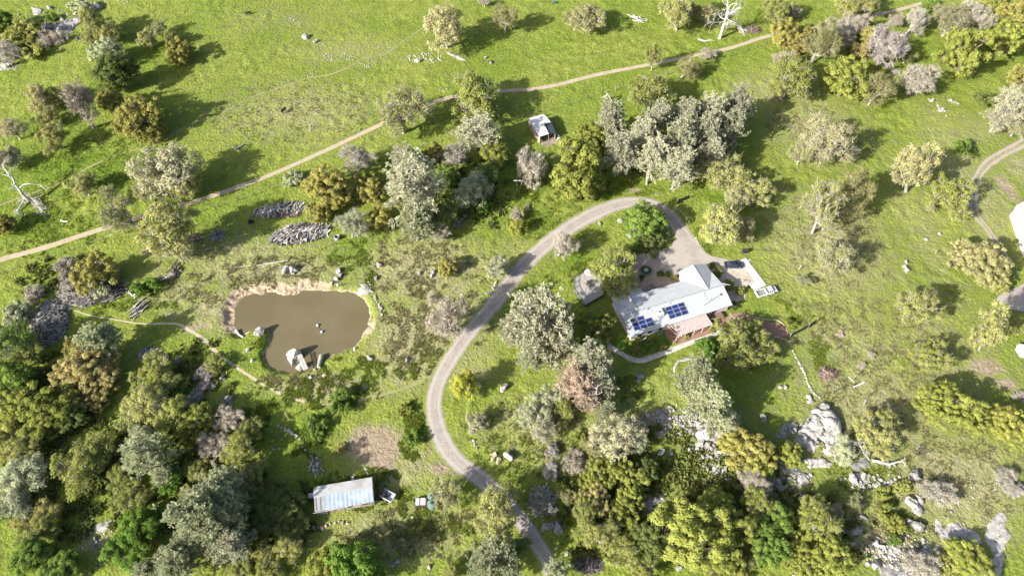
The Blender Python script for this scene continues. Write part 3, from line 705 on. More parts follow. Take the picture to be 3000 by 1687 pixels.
PL = [
# upper left meadow and rocks
(-8,55,30,'dense','green','dark green tree cut by the left edge beside the upper rock outcrop'),
(235,52,34,'oak','olive','tall olive oak touching the rocks at top left, upper of two joined crowns',1.2),
(268,82,30,'oak','olive','smaller olive crown on the right side of the oak by the top-left rocks'),
(226,95,20,'oak','pale','pale yellow-green low crown at the left foot of the olive oak by the top-left rocks'),
(265,130,36,'puffy','greyg','grey-green tree between the olive oak above and the dark tree below at upper left'),
(290,182,50,'dense','dark','darkest big round tree on the upper left meadow with a long black-green shadow'),
(373,97,28,'oak','pale','pale cream oak left of the golden oak in the upper left meadow'),
(405,66,20,'sparse','yg','small thin yellow-green tree above the pale cream oak in the upper left meadow'),
(430,95,20,'oak','yg','small yellow-green crown joined to the top of the golden oak in the upper left meadow'),
(450,126,33,'puffy','gold','golden round oak with a long pointed shadow in the upper left meadow'),
(60,88,42,'bush','olive','wide grey-green brush crown growing over the upper left rock outcrop'),
(20,135,34,'scrub','grey','dark grey brush at the left edge below the upper left rocks'),
(82,135,26,'bush','olive','small green bush at the lower tip of the upper left rock outcrop'),
(128,95,30,'scrub','grey','brownish scrub at the right end of the upper left rock outcrop'),
(125,45,16,'bush','green','tiny green bush between two white ledges at the upper left'),
(205,18,24,'bush','greyg','grey-green bush among boulders above the olive oak at top left'),
(92,250,34,'oak','buff','buff oak crown, topmost of the four joined crowns left of the bare tree at left'),
(134,240,28,'oak','olive','olive brown crown touching the bare grey tree on its upper left'),
(112,292,28,'oak','pale','middle pale crown between the buff oak and the lower olive crown at left'),
(135,345,38,'oak','olive','lowest olive crown of the clump left of the bare grey tree'),
(200,262,36,'bare','grey','leafless grey tree with a bare leaning trunk left of the golden oaks',1.0,(236,322)),
(32,325,30,'sparse','buff','small thin buff oak near the left edge, below the buff oak clump'),
(284,252,33,'puffy','gold','golden oak crown upper left of the largest golden oak at left'),
(352,288,54,'puffy','gold','largest golden oak on the left meadow with a wide dark shadow to its right'),
(375,338,26,'puffy','gold','small golden crown at the lower edge of the largest golden oak'),
(304,312,20,'puffy','gold','little golden crown tucked under the left side of the golden oaks'),
# top centre
(1121,72,54,'oak','buff','big round buff oak alone above the pale rock slab at top centre'),
(1268,44,29,'bare','buff','small pale greyish tree right of the big round buff oak',1.0,(1272,82)),
(1219,4,13,'bare','grey','tiny grey treetop cut by the top edge near the centre'),
(1006,280,62,'sparse','olive','broad thin olive oak standing over the dirt track at its middle'),
(1206,240,68,'oak','ygdk','dark open-crowned oak overhanging the dirt track beside the grey pine',.8),
(1194,326,58,'pine','pine','tall grey pine just below the dirt track beside the dark oak',.7),
(1473,40,46,'oak','buff','buff oak with a white trunk near the top edge left of the bleached brush heap',1.0,(1468,74)),
(1700,26,40,'oak','pale','pale leafy tree at the top edge left of the big dead white tree',1.0,(1702,76)),
(1742,26,22,'oak','brown','small brown tree between the pale tree and the dead white tree at the top'),
(1780,36,24,'oak','buff','thin buff tree directly left of the dead white tree at the top'),
(1640,140,17,'oak','ygdk','slim narrow tree with a white stem standing at the edge of the dirt track',1.6,(1639,178)),
(1738,168,27,'bare','buff','leaning pale tree with a bare trunk just below the dirt track',1.0,(1713,196)),
(1780,134,16,'bare','pink','tiny pinkish bare tree standing on the dirt track'),
(1643,228,55,'oak','yg','round yellow-green oak below the track, above the pine grove'),
(1545,312,44,'pine','pine','grey pine at the left end of the pine grove'),
(1565,385,46,'pine','pine','grey pine at the lower left corner of the pine grove'),
(1615,340,42,'pine','pine','grey pine in the left middle of the pine grove'),
(1648,300,42,'pine','pine','grey pine at the upper left of the pine grove with green grass behind'),
(1640,408,48,'pine','pine','grey pine on the lower edge of the pine grove nearest the driveway bend'),
(1700,365,50,'pine','pinedk','darker pine at the centre of the pine grove'),
(1703,420,48,'pine','pine','lowest grey pine of the grove, directly above the driveway gate'),
(1725,292,42,'pine','pinedk','dark topped pine on the upper edge of the pine grove'),
(1765,345,48,'pine','pine','grey pine right of the centre of the pine grove'),
(1772,285,44,'pine','pine','grey pine on the upper right side of the pine grove'),
(1800,388,38,'pine','pine','grey pine at the lower right of the pine grove beside the pale oaks'),
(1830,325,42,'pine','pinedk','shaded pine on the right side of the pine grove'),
(1860,272,42,'pine','pine','grey pine at the upper right tip of the pine grove'),
(1475,335,34,'dense','ygdk','moss-green tree at the left foot of the pine grove'),
(1512,345,30,'puffy','ygdk','small moss-green tree wedged between the dense oak and the first grove pine'),
(1438,420,66,'dense','ygdk','large dense moss-green oak between the shed and the driveway bend',1.15),
(1464,470,46,'dense','ygdk','lower crown of dense moss-green foliage nearest the driveway bend'),
(1338,424,39,'bare','pink','pinkish grey leafless tree left of the large dense moss-green oak',1.0,(1333,466)),
# top right
(1962,22,36,'oak','yg','yellow-green oak touching the top edge right of the dead white tree'),
(1972,80,34,'dense','gold','golden dark-shaded oak beside the dirt track right of the dead white tree'),
(1995,28,18,'bare','grey','small bare grey crown right of the yellow-green oak at the top edge'),
(2150,12,44,'oak','olive','olive oak at the top edge above the right end of the dirt track'),
(2176,10,18,'bare','grey','bare grey top beside the olive oak at the top edge'),
(2337,10,20,'dense','green','small dark round green tree beside the track at the top edge'),
(2012,112,28,'puffy','orange','orange-gold oak below the track right of the golden dark-shaded oak'),
(2034,86,20,'puffy','orange','small rust-gold crown touching the pale tree below the track'),
(2074,104,42,'bare','buff','large buff bare-branched tree below the track with a pale trunk',1.0,(2040,158)),
(2110,76,32,'bare','grey','grey-beige crown in the middle of the row of bare trees below the track'),
(2130,106,20,'sparse','buff','small buff crown hanging below the row of bare trees'),
(2152,58,32,'bare','grey','pale grey tree at the right end of the row of bare trees by the track'),
(2257,50,17,'bare','grey','small grey tree left of the leaning white-trunked tree'),
(2306,50,30,'bare','grey','grey tree with a leaning white trunk beneath the upper right track',1.0,(2279,84)),
(2194,92,32,'dense','gold','gold-green crown rising behind the wide lavender tree'),
(2165,122,22,'dense','brown','brown-gold crown on the left side of the wide lavender tree'),
(2233,118,48,'bare','lav','wide lavender-grey leafless tree with fanning white limbs at upper right',1.0,(2208,162)),
(2284,138,22,'bare','olive','olive twiggy crown on the right side of the wide lavender tree'),
(1985,200,58,'oak','ygdk','dark open oak with a grey top at the upper right of the pine grove'),
(1975,155,28,'bare','grey','grey leafless top rising above the dark open oak'),
(2132,195,54,'dense','yg','round yellow-green live oak below the wide lavender tree'),
(2207,222,42,'bare','buff','mottled brown-grey tree right of the round yellow-green live oak',1.1),
(2312,200,44,'bare','grey','round grey-brown twiggy tree standing alone at upper right',1.0,(2292,236)),
(2397,46,44,'bare','greyoak','wide grey-green twiggy oak near the top right corner'),
(2440,36,34,'bare','grey','grey crown between the wide twiggy oak and the golden oaks at top right'),
(2480,50,28,'sparse','greyoak','small grey-green crown left of the golden oaks in the top right corner',1.0,(2463,80)),
(2430,118,50,'puffy','yg','golden-green oak with its trunk showing at lower left, near the top right',1.0,(2405,182)),
(2532,100,46,'puffy','yg','tall golden-green oak at the right edge of the top right corner'),
(2550,40,38,'puffy','gold','golden oak crown in the extreme top right corner'),
(2508,12,34,'dense','olive','dark olive crown at the top edge near the right corner'),
(2572,190,30,'puffy','gold','golden crown cut by the right edge below the top right oaks'),
(2478,253,24,'bush','dark','low dark flat shrub beside a bare soil ring at the right'),
(2545,262,46,'sparse','greyoak','pale grey-green oak at the right edge above the side road'),
(2512,302,34,'sparse','greyoak','low pale crown at the left foot of the grey-green oak by the side road',1.0),
(2560,320,26,'sparse','pale','pale crown cut by the right edge just above the side road'),
(2078,345,56,'sparse','buff','big pinkish buff oak alone in the middle of the right pasture',1.0,(2072,400)),
(2018,388,30,'sparse','pale','pale left lobe beside the big pinkish buff oak'),
(2128,378,30,'sparse','buff','buff right lobe beside the big pinkish buff oak'),
(2425,370,26,'bush','green','solid dark green bush on the right pasture above the side road'),
# middle left
(25,398,30,'oak','greyoak','pale grey-green crown at the left edge above the fallen bleached tree'),
(207,464,34,'oak','pale','pale oak left of the big silver oak, casting branchy shadows'),
(415,430,70,'oak','greyoak','biggest silver-grey oak at left, standing above the dirt track'),
(462,465,40,'oak','olive','darker olive right lobe of the silver-grey oak'),
(353,482,24,'sparse','olive','thin olive growth at the left foot of the silver-grey oak'),
(296,535,44,'sparse','yg','yellow-green oak standing over the track with a dark bent trunk',1.0,(354,576)),
(275,490,26,'sparse','yg','small thin yellow crown above the yellow-green oak on the track'),
(420,580,66,'oak','pale','big pale leafy oak just below the dirt track at left',1.25),
(440,628,40,'sparse','pale','thin lower crown of the big pale oak above the log heap'),
(6,562,28,'dense','gold','dark golden tree cut by the left edge beside the fallen bleached tree'),
(228,680,47,'puffy','gold','golden round oak in the middle of the brush ring at left'),
(162,672,28,'scrub','grey','grey scrub on the left side of the golden oak in the brush ring'),
(185,715,26,'scrub','grey','grey scrub under the lower left of the golden oak in the brush ring'),
(258,715,32,'bush','greyg','grey-green bush at the lower right of the golden oak in the brush ring'),
(370,720,29,'bush','bright','yellow-green bush left of the small wood heaps'),
(739,452,24,'bush','greyg','pale grey-green bush beside the track, left of the dark golden oak'),
(896,398,37,'bare','grey','leafless grey tree below the track, above the dark golden oak'),
(815,470,54,'puffy','gold','dark golden oak at the end of the upper brush row'),
(850,500,30,'puffy','gold','shaded golden crown at the lower right of the dark golden oak'),
(798,530,28,'puffy','gold','golden crown hanging over the end of the upper brush row'),
(924,468,36,'puffy','gold','golden oak pressed against the left side of the tallest grey pine'),
(955,540,34,'dense','gold','low golden oak at the lower left foot of the tallest grey pine'),
(1029,470,82,'pine','pine','tallest and broadest grey pine, in the centre of the upper grove'),
(1015,395,38,'pine','pine','pine top rising above the tallest grey pine',1.0),
(1040,560,50,'pine','greyg','pale lower pine boughs at the foot of the tallest grey pine',.8),
(1082,385,28,'dense','gold','golden-brown crown behind the top of the tallest grey pine'),
(1145,388,32,'bare','grey','grey twiggy tree between the two tall pines of the upper grove'),
(1124,440,30,'dense','green','green oak right of the tallest grey pine'),
(1196,478,46,'oak','greyg','grey-green tree at the right end of the upper grove'),
(1222,432,32,'oak','green','green crown above the grey-green tree of the upper grove'),
(1246,385,34,'dense','ygdk','moss-green crown below the tall pine by the dark oak'),
(1116,530,38,'oak','ygdk','moss-green oak at the lower right of the tallest grey pine'),
(1108,585,26,'sparse','greyoak','thin pale growth under the moss-green oak of the upper grove'),
(1210,520,26,'bush','bright','bright green bush under the grey-green tree of the upper grove'),
(884,563,38,'sparse','greyg','small thin pale tree with a forked white trunk right of the lower brush row',1.0,(888,595)),
(1126,672,24,'dense','gold','small golden oak alone in the field above the pond'),
(1254,672,31,'oak','greyg','small silver-green tree beside the driveway above the pond'),
(1236,568,12,'bush','dark','tiny dark bush in the field left of the driveway curve'),
(1298,570,22,'oak','lemon','small lime green tree left of the driveway curve'),
(1300,538,18,'bare','pink','pinkish twiggy bush above the small lime green tree'),
(1327,520,8,'scrub','lav','tiny lavender blossoming shrub beside the pinkish twiggy bush'),
(1632,555,46,'dense','green','dark green oak inside the driveway loop, leaning over the gravel'),
(1583,550,20,'bush','green','dark green bush at the left side of the oak inside the driveway loop'),
(1640,608,30,'bush','dark','dark shrub among white boulders beside the gravel apron'),
(1600,622,15,'bush','green','small green bush at the corner of the gravel apron'),
(1550,636,34,'oak','yg','yellow-green upper crown of the tree beside the timber deck'),
(1541,690,54,'oak','yg','large yellow-green oak between the timber deck and the courtyard'),
(1418,615,32,'bare','pink','pale pinkish bare tree right on the edge of the driveway curve',1.0,(1405,642)),
(1823,428,54,'oak','pale','pale yellow oak above the driveway fence right of the pine grove',1.0,(1812,462)),
(1902,478,40,'oak','pale','pale oak casting long shadow, upper right of the pair by the house drive'),
(1850,500,34,'sparse','pale','thin pale crown linking the oaks right of the driveway'),
(1808,570,54,'oak','pale','big pale oak right of the driveway across from the driveway loop',1.05),
(1866,578,36,'oak','buff','buff right-hand crown beside the big pale oak by the driveway'),
(2146,482,50,'bare','buff','buff twiggy oak at the right pasture, upper of the leaning pair',1.0,(2122,534)),
(2070,515,42,'sparse','pale','leaning oak with a long white trunk in the right pasture',1.0,(2043,586)),
(2292,410,44,'oak','buff','buff oak on a thin crooked trunk in the right pasture',1.0,(2279,482)),
(2390,478,48,'oak','yg','yellow-green oak beside the side road at the right'),
(2410,530,30,'oak','yg','small yellow-green crown below the oak beside the side road'),
(2345,520,14,'sparse','pale','thin pale sprig with a white limb left of the side road oaks'),
(2097,635,50,'sparse','pale','pale thin oak in the right pasture above the parked pickup'),
(2027,706,20,'scrub','greyg','small grey-green shrub right of the parking pad'),
(2470,655,56,'puffy','buff','largest buff oak at the right edge, beside the gravel lot'),
(2425,640,36,'puffy','buff','left lobe of the large buff oak at the right edge'),
(2500,705,34,'puffy','pale','lower pale lobe of the large buff oak at the right edge'),
(2307,770,52,'oak','pale','round pale oak in the lower right pasture above the bright yellow-green one'),
# lower left
(85,742,26,'scrub','grey','grey shrub above the big twig pile at the left'),
(42,786,34,'puffy','greyg','grey-green bush at the left edge above the twig pile'),
(25,848,60,'oak','green','green tree left of the big twig pile at the left edge'),
(62,875,38,'oak','ygdk','moss-green tree below the big twig pile'),
(60,888,22,'bare','pink','small pinkish bare crown in the dark grove at the left edge'),
(250,852,52,'pine','greyg','round grey-green pine above the golden-brown oak at left',.75),
(208,930,62,'puffy','brown','big golden-brown oak left of the foot path'),
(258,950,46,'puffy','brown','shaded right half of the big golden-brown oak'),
(190,868,28,'puffy','gold','golden top of the golden-brown oak touching the round grey pine'),
(238,1010,30,'puffy','brown','lowest brown lobe of the golden-brown oak'),
(12,955,52,'dense','green','dark green tree on the left edge below the twig pile'),
(58,1020,56,'dense','ygdk','moss-green oak in the dark grove left of the golden-brown oak'),
(135,1020,54,'dense','ygdk','moss-green oak directly below left of the golden-brown oak'),
(105,1075,44,'dense','yg','yellow-green crown on the lower side of the dark left grove'),
(165,1055,38,'dense','dark','dark crown under the golden-brown oak'),
(30,1110,48,'dense','olive','olive tree on the left edge above the grey-green oaks'),
(380,932,46,'oak','yg','yellow-green oak at the top of the lower left grove'),
(412,968,34,'oak','yg','yellow-green crown hugging the right side of the lower left grove top'),
(372,1020,54,'oak','pale','pale yellow-green tree above the silvery pine of the lower left grove'),
(425,1040,48,'oak','yg','yellow-green tree right of the pale one in the lower left grove'),
(332,1060,34,'oak','pale','pale crown at the left tip of the lower left grove'),
(542,914,24,'oak','yg','small yellow-green tree beside the foot path'),
(512,938,22,'scrub','lav','grey thorny shrub among the rocks left of the foot path'),
(518,970,20,'scrub','lav','second grey thorny shrub, below the one beside the foot path tree'),
(488,1002,22,'scrub','lav','third grey thorny shrub, lowest of the grey line left of the foot path'),
(460,960,20,'bush','yg','small yellow-green bush left of the grey thorny shrubs'),
(452,1000,24,'bush','bright','bright green bush left of the lowest grey thorny shrub'),
(497,1050,48,'puffy','ygdk','dark moss oak left of the pale brown leafless tree'),
(575,1052,36,'bare','pink','pale brown leafless tree left of the rock line'),
(630,1085,34,'oak','ygdk','moss-green crown right of the pale brown leafless tree'),
(602,1128,46,'oak','yg','yellow-green oak between the brown leafless tree and the dark green oak'),
(858,1008,34,'bush','green','low green bush in the field between the pond and the barn'),
(801,1070,30,'bush','green','low green bush left of the bare soil above the barn'),
(780,1085,16,'bush','bright','small bright bush beside the low green bush above the barn'),
(860,1128,14,'bush','brown','tiny brown bush on the bare soil above the barn'),
(1040,1100,24,'bush','green','low green bush on the left verge of the driveway bend'),
(1020,1030,18,'bush','ygdk','small moss bush near the boulder left of the driveway'),
(1129,792,52,'bare','grey','large leafless grey tree at the left verge of the driveway beside the pond field',1.0,(1118,840)),
(1174,970,36,'oak','lemon','bright lemon-yellow tree right of the driveway',1.3),
(1199,1066,26,'oak','greyoak','small pale grey tree below the lemon-yellow tree'),
# centre, around and below the house
(1350,812,84,'pine','pine','massive grey pine left of the house'),
(1305,835,46,'pine','pine','left-hand pine crown beside the massive grey pine by the driveway'),
(1395,862,50,'pine','pine','lower right pine crown beside the massive grey pine'),
(1340,905,36,'pine','greyg','pale low boughs under the massive grey pine',.7),
(1505,818,42,'dense','ygdk','round moss-green tree against the left end of the house'),
(1490,868,26,'dense','green','dark green crown below the round moss-green tree at the left house end'),
(1488,925,60,'pine','pine','grey pine above the rust-coloured dead boughs'),
(1455,965,50,'pine','deadpine','rust-orange dying pine below the house'),
(1482,1000,36,'pine','deadpine','lower rust-orange dead crown of the dying pine',.8),
(1528,968,36,'pine','pinedk','dark pine crown right of the rust-orange dying pine'),
(1518,1030,28,'pine','greyg','small pale pine below the rust-orange dying pine',.8),
(1345,1038,40,'oak','greyg','pale grey-green tree below the massive pine, left of the green one'),
(1392,1000,34,'oak','greyg','grey-green crown left of the rust-orange dying pine'),
(1420,1032,28,'oak','yg','small yellow-green tree left below the rust-orange dying pine'),
(1365,1085,34,'sparse','greyoak','thin pale tree below the pale grey-green one'),
(1752,955,50,'pine','greyg','tall pale pine below the stone walkway, upper crown'),
(1780,1010,54,'pine','greyg','tall pale pine below the stone walkway, middle crown'),
(1812,1058,42,'oak','greyg','pale lower crown under the tall pale pine above the rocks'),
(1850,850,50,'oak','yg','yellow-green oak over the garden path at the right end of the house'),
(1895,835,34,'oak','yg','small yellow-green crown at the right of the garden path oak'),
(1918,885,36,'oak','yg','outstretched yellow limb crown at the lower right of the garden path oak'),
(1865,900,44,'oak','ygdk','crown in darker leaves standing for the shade below the garden path oak'),  # dark leaf colour stands in for the shade under the oak
(1798,888,36,'bush','bright','bright green bush between the stone walkway and the pale pine'),
(1770,872,20,'bush','bright','small bright green bush along the stone walkway'),
(1600,875,20,'bush','ygdk','dark garden shrub inside the curve of the stone walkway'),
(1640,870,18,'bush','green','green garden shrub inside the right part of the stone walkway curve'),
(1606,845,14,'bush','yg','shrub in the walled planter bed against the house wall'),
(1655,748,8,'bush','dark','x'),
(2114,839,9,'scrub','pink','tiny pinkish shrub in the lower right pasture, nearest the garden gate'),
(2192,894,10,'scrub','pink','tiny pinkish shrub, upper of the two close together in the lower right pasture'),
(2167,921,11,'scrub','pink','tiny pinkish shrub, lower of the two close together in the lower right pasture'),
(1885,806,12,'bush','brown','small dark maroon shrub on the brown garden bed'),
(1898,812,10,'bush','brown','second small maroon shrub on the brown garden bed, right of the first'),
(1990,815,16,'bush','ygdk','low dark bush beside the dark garden gate'),
(2482,815,44,'oak','pale','pale oak with a white stump-like trunk near the right edge',1.0,(2462,880)),
(2558,808,34,'oak','yg','yellow-green oak cut by the right edge'),
(2350,893,46,'oak','yg','bright yellow-green oak with a round black shadow in the lower right pasture'),
(2392,1022,60,'puffy','yg','biggest yellow-green live oak at the lower right, left of the bare soil'),
(2438,1046,42,'puffy','yg','right half of the biggest yellow-green live oak at the lower right'),
(2342,1012,30,'puffy','yg','left tip of the biggest yellow-green live oak at the lower right'),
(2528,1058,44,'puffy','yellow','pale yellow oak at the right edge below the bare soil'),
(2566,1000,18,'scrub','grey','grey twiggy shrub at the right edge above the pale yellow oak'),
(2205,1092,50,'oak','pale','pale olive oak right of the great granite dome'),
(2225,1060,34,'oak','olive','olive upper crown of the oak right of the great granite dome'),
(2128,1130,36,'oak','greyg','grey-green tree hugging the right foot of the great granite dome'),
(2155,1110,18,'bare','buff','small leafless white-twigged tree beside the bleached fallen log'),
# bottom left
(210,1172,64,'oak','yg','large soft yellow tree in the bottom left grove'),
(245,1130,44,'oak','yg','yellow upper crown of the large soft yellow tree'),
(122,1178,30,'oak','yg','small yellow tree left of the large soft yellow tree'),
(45,1140,46,'oak','olive','olive-green oak at the left edge beside the small yellow tree'),
(62,1200,56,'oak','greyg','grey-green oak at the left edge, upper of the pair'),
(40,1262,46,'oak','greyg','grey-green oak at the left edge, lower of the pair'),
(115,1290,36,'oak','gold','golden crown below the grey-green oaks at left'),
(95,1335,44,'oak','yg','broad yellow-tipped oak in the bottom left corner group'),
(52,1310,26,'oak','gold','small golden crown at the left edge of the bottom left corner group'),
(80,1400,46,'dense','green','dark green tree in the bottom left corner'),
(155,1425,42,'dense','green','dark green tree at the bottom edge right of the corner one'),
(12,1290,28,'oak','green','green crown cut by the left edge near the bottom'),
(375,1150,60,'pine','greyg','silvery pine in the lower left grove above the bright green bush'),
(345,1105,40,'pine','greyg','silvery pine top beside the pale tree of the lower left grove'),
(405,1190,34,'pine','greyg','lower silvery crown touching the bright green bush of the lower left grove',.8),
(425,1208,32,'dense','bright','glossy bright green bush in the lower left grove'),
(528,1290,92,'pine','greyg','huge pale pine in the middle of the lower left grove'),
(560,1225,62,'pine','greyg','upper crown of the huge pale pine'),
(500,1360,60,'pine','greyg','lower left spread of the huge pale pine'),
(575,1360,56,'pine','pine','lower right spread of the huge pale pine'),
(470,1240,24,'dense','gold','golden strip of foliage left of the huge pale pine'),
(536,1120,38,'bare','pink','brown leafless tree above the huge pale pine'),
(625,1228,38,'dense','gold','dark gold crown right of the huge pale pine'),
(640,1180,30,'oak','yg','yellow-green crown above the dark gold one right of the huge pine'),
(332,1250,40,'oak','ygdk','moss-green tree above the vivid green trees at bottom left'),
(300,1200,34,'oak','ygdk','shaded moss-green tree right of the large soft yellow tree'),
(378,1240,22,'oak','yg','small yellow-green crown in the dark gap below the silvery pine'),
(350,1322,52,'dense','bright','vivid green tree in the bottom left, upper of two'),
(402,1290,26,'dense','bright','small vivid green crown right of the upper vivid green tree'),
(312,1396,50,'dense','bright','vivid green tree in the bottom left, lower of two'),
(430,1412,56,'pine','greyg','grey-green pine at the bottom edge right of the vivid green trees'),
(365,1430,34,'pine','greyg','small grey-green pine at the bottom edge below the vivid green trees'),
(690,1262,56,'dense','dark','big dark green oak against the left side of the long shed',.68),
(722,1310,50,'dense','dark','lower dark green crown beside the left side of the long shed',.6),
(650,1320,40,'dense','dark','dark green crown between the shed-side oak and the huge pale pine',.7),
(725,1385,36,'oak','olive','olive crown below the dark green oaks left of the barn'),
(660,1392,26,'oak','yellow','yellow crown at the bottom between the huge pine and the olive crown'),
(600,1425,30,'oak','yg','yellow-green crown at the bottom edge below the huge pale pine'),
(680,1435,34,'oak','ygdk','moss-green crown at the bottom edge left of the clearing'),
(885,1415,62,'dense','bright','round vivid green oak at the bottom edge below the barn'),
(825,1425,46,'dense','yg','yellow-green left crown beside the vivid green oak at the bottom edge'),  # leaves yellower than the crown beside it
(1120,1232,40,'sparse','pale','thin pale oak leaning over the green water tank',1.2),
(1244,1290,62,'oak','pale','wide pale oak over the driveway at the bottom'),
(1232,1412,58,'pine','greyg','silver pine at the bottom edge left of the driveway'),
(1290,1436,36,'pine','greyg','small silver pine at the bottom edge beside the driveway'),
(1134,1438,24,'oak','ygdk','small moss-green tree at the bottom edge left of the silver pine'),
(1305,1372,28,'oak','green','small green tree on the left verge of the driveway at the bottom'),
(1405,1432,34,'pine','greyg','silver pine at the bottom edge right of the driveway'),
# bottom centre and right
(1388,1134,19,'scrub','lav','round lavender-grey shrub, upper of two right of the gas tank'),
(1386,1186,22,'scrub','lav','round lavender-grey shrub, lower of two right of the gas tank'),
(1363,1262,30,'scrub','grey','dark leafless thicket above the two dark boulders by the driveway'),
(1424,1248,20,'bare','buff','pale bare sapling left of the golden-brown oak'),
(1450,1165,34,'scrub','grey','brownish twiggy bush left of the yellow-green oaks'),
(1545,1100,56,'oak','greyoak','wide pale silver oak below the rust-orange pine'),
(1600,1105,34,'oak','greyg','silver-green right crown of the wide pale silver oak'),
(1490,1128,26,'bare','buff','pale twiggy crown at the left side of the wide pale silver oak'),
(1503,1196,38,'puffy','yg','yellow-green oak, left of the cluster above the shaded slabs'),
(1556,1180,38,'puffy','yg','yellow-green oak, topmost of the cluster above the shaded slabs'),
(1600,1205,32,'puffy','yg','yellow-green oak, right of the cluster above the shaded slabs'),
(1587,1248,34,'puffy','yg','yellow-green oak, lowest of the cluster above the shaded slabs'),
(1630,1185,28,'dense','dark','dark crown behind the right side of the yellow-green cluster'),
(1496,1258,38,'puffy','brown','rusty gold crown below the yellow-green cluster'),
(1474,1300,40,'oak','ygdk','moss-green tree left below the rusty gold crown'),
(1520,1350,42,'oak','olive','olive oak right of the dark boulders by the bottom driveway'),
(1570,1290,34,'dense','ygdk','shaded moss oak left of the shaded slabs'),
(1640,1355,46,'dense','dark','deep green oak left of the huge yellow-green oak'),
(1580,1395,44,'oak','yg','yellow-green oak at the bottom edge left of the deep green oak'),
(1615,1430,34,'oak','yg','low yellow-green crown on the bottom edge below the deep green oak'),
(1755,1340,84,'puffy','yg','huge yellow-green live oak at the bottom right of centre',1.0),
(1830,1330,60,'puffy','yg','right half of the huge yellow-green live oak'),
(1795,1265,44,'puffy','yg','top of the huge yellow-green live oak'),
(1710,1300,46,'puffy','yg','left flank of the huge yellow-green live oak'),
(1822,1412,46,'puffy','yg','lower right skirt of the huge yellow-green live oak'),
(1838,1442,36,'puffy','gold','golden crown on the bottom edge right of the huge live oak'),
(1888,1130,56,'puffy','gold','golden oak left of the great granite dome'),
(1850,1100,34,'puffy','gold','small golden crown above left of the golden oak by the granite dome'),
(1915,1165,38,'puffy','yg','yellow-green lower right crown of the golden oak by the granite dome'),
(1988,1146,29,'dense','yg','small round yellow-green tree growing against the granite dome'),
(1900,1215,34,'bare','grey','grey twiggy tree between the golden oak and the huge live oak'),
(1905,1265,42,'oak','ygdk','moss-green tree right of the huge live oak top'),
(1945,1310,44,'dense','green','green oak between the huge live oak and the right-hand oaks'),
(1930,1385,46,'dense','green','green oak at the bottom between the two big oak groups'),
(1885,1398,24,'bare','buff','white leafless sapling at the bottom right of the huge live oak'),
(2040,1290,44,'oak','yg','upper crown of the tall yellow-green oaks right of the huge live oak'),
(2065,1335,50,'oak','yg','middle crown of the tall yellow-green oaks right of the huge live oak'),
(2018,1370,42,'puffy','yg','left lower crown of the tall yellow-green oaks'),
(2090,1390,50,'puffy','yg','right lower crown of the tall yellow-green oaks'),
(2035,1430,38,'puffy','yg','bottom-edge crown of the tall yellow-green oaks'),
(2100,1280,20,'oak','greyoak','small silver crown on the right shoulder of the tall yellow-green oaks'),
(2151,1266,23,'sparse','yg','small spiky yellow-green tree above the tilted slabs'),
(2357,1238,38,'scrub','grey','fan-shaped leafless grey bush beside the pale boulder stack'),
(2445,1408,48,'dense','yg','round moss-yellow oak between the two white granite slabs',.65),
(2535,1205,28,'scrub','grey','pale grey scrub at the right edge above the white slabs'),
(2552,1232,22,'scrub','lav','grey scrub at the right edge, lower of the pair'),
(2315,1420,40,'scrub','grey','dark grey twig thicket at the bottom edge'),
(2380,1432,28,'bush','olive','olive bush at the bottom edge beside the round moss-yellow oak'),
(2228,1290,26,'bush','yg','low yellow-green brush left of the pale boulder stack'),
(2250,1320,24,'bush','yg','low yellow-green brush below left of the pale boulder stack'),
(2270,1225,20,'bush','olive','low olive brush below the fallen white log'),
(2225,1240,18,'bush','yg','little yellow brush patch between the white rocks and boulder stack'),
(2057,1120,14,'bush','olive','small olive bush rooted in the great granite dome'),
(2250,1360,16,'bush','green','tiny green bush among the rubble at the bottom right'),
(500,1180,30,'oak','ygdk','dark moss crown left of the brown leafless tree'),
(1460,1100,16,'bush','yg','tiny yellow bush left of the wide pale silver oak'),
]
for row in PL:
    cx, cy, r, geo, pal, lab = row[:6]
    if lab == 'x': continue
    kz = row[6] if len(row) > 6 else 1.0; base = row[7] if len(row) > 7 else None
    plant(cx, cy, r, geo, pal, lab, kz, base, group=G3 if geo in ('bush', 'scrub') else G2 if geo == 'pine' else G1)
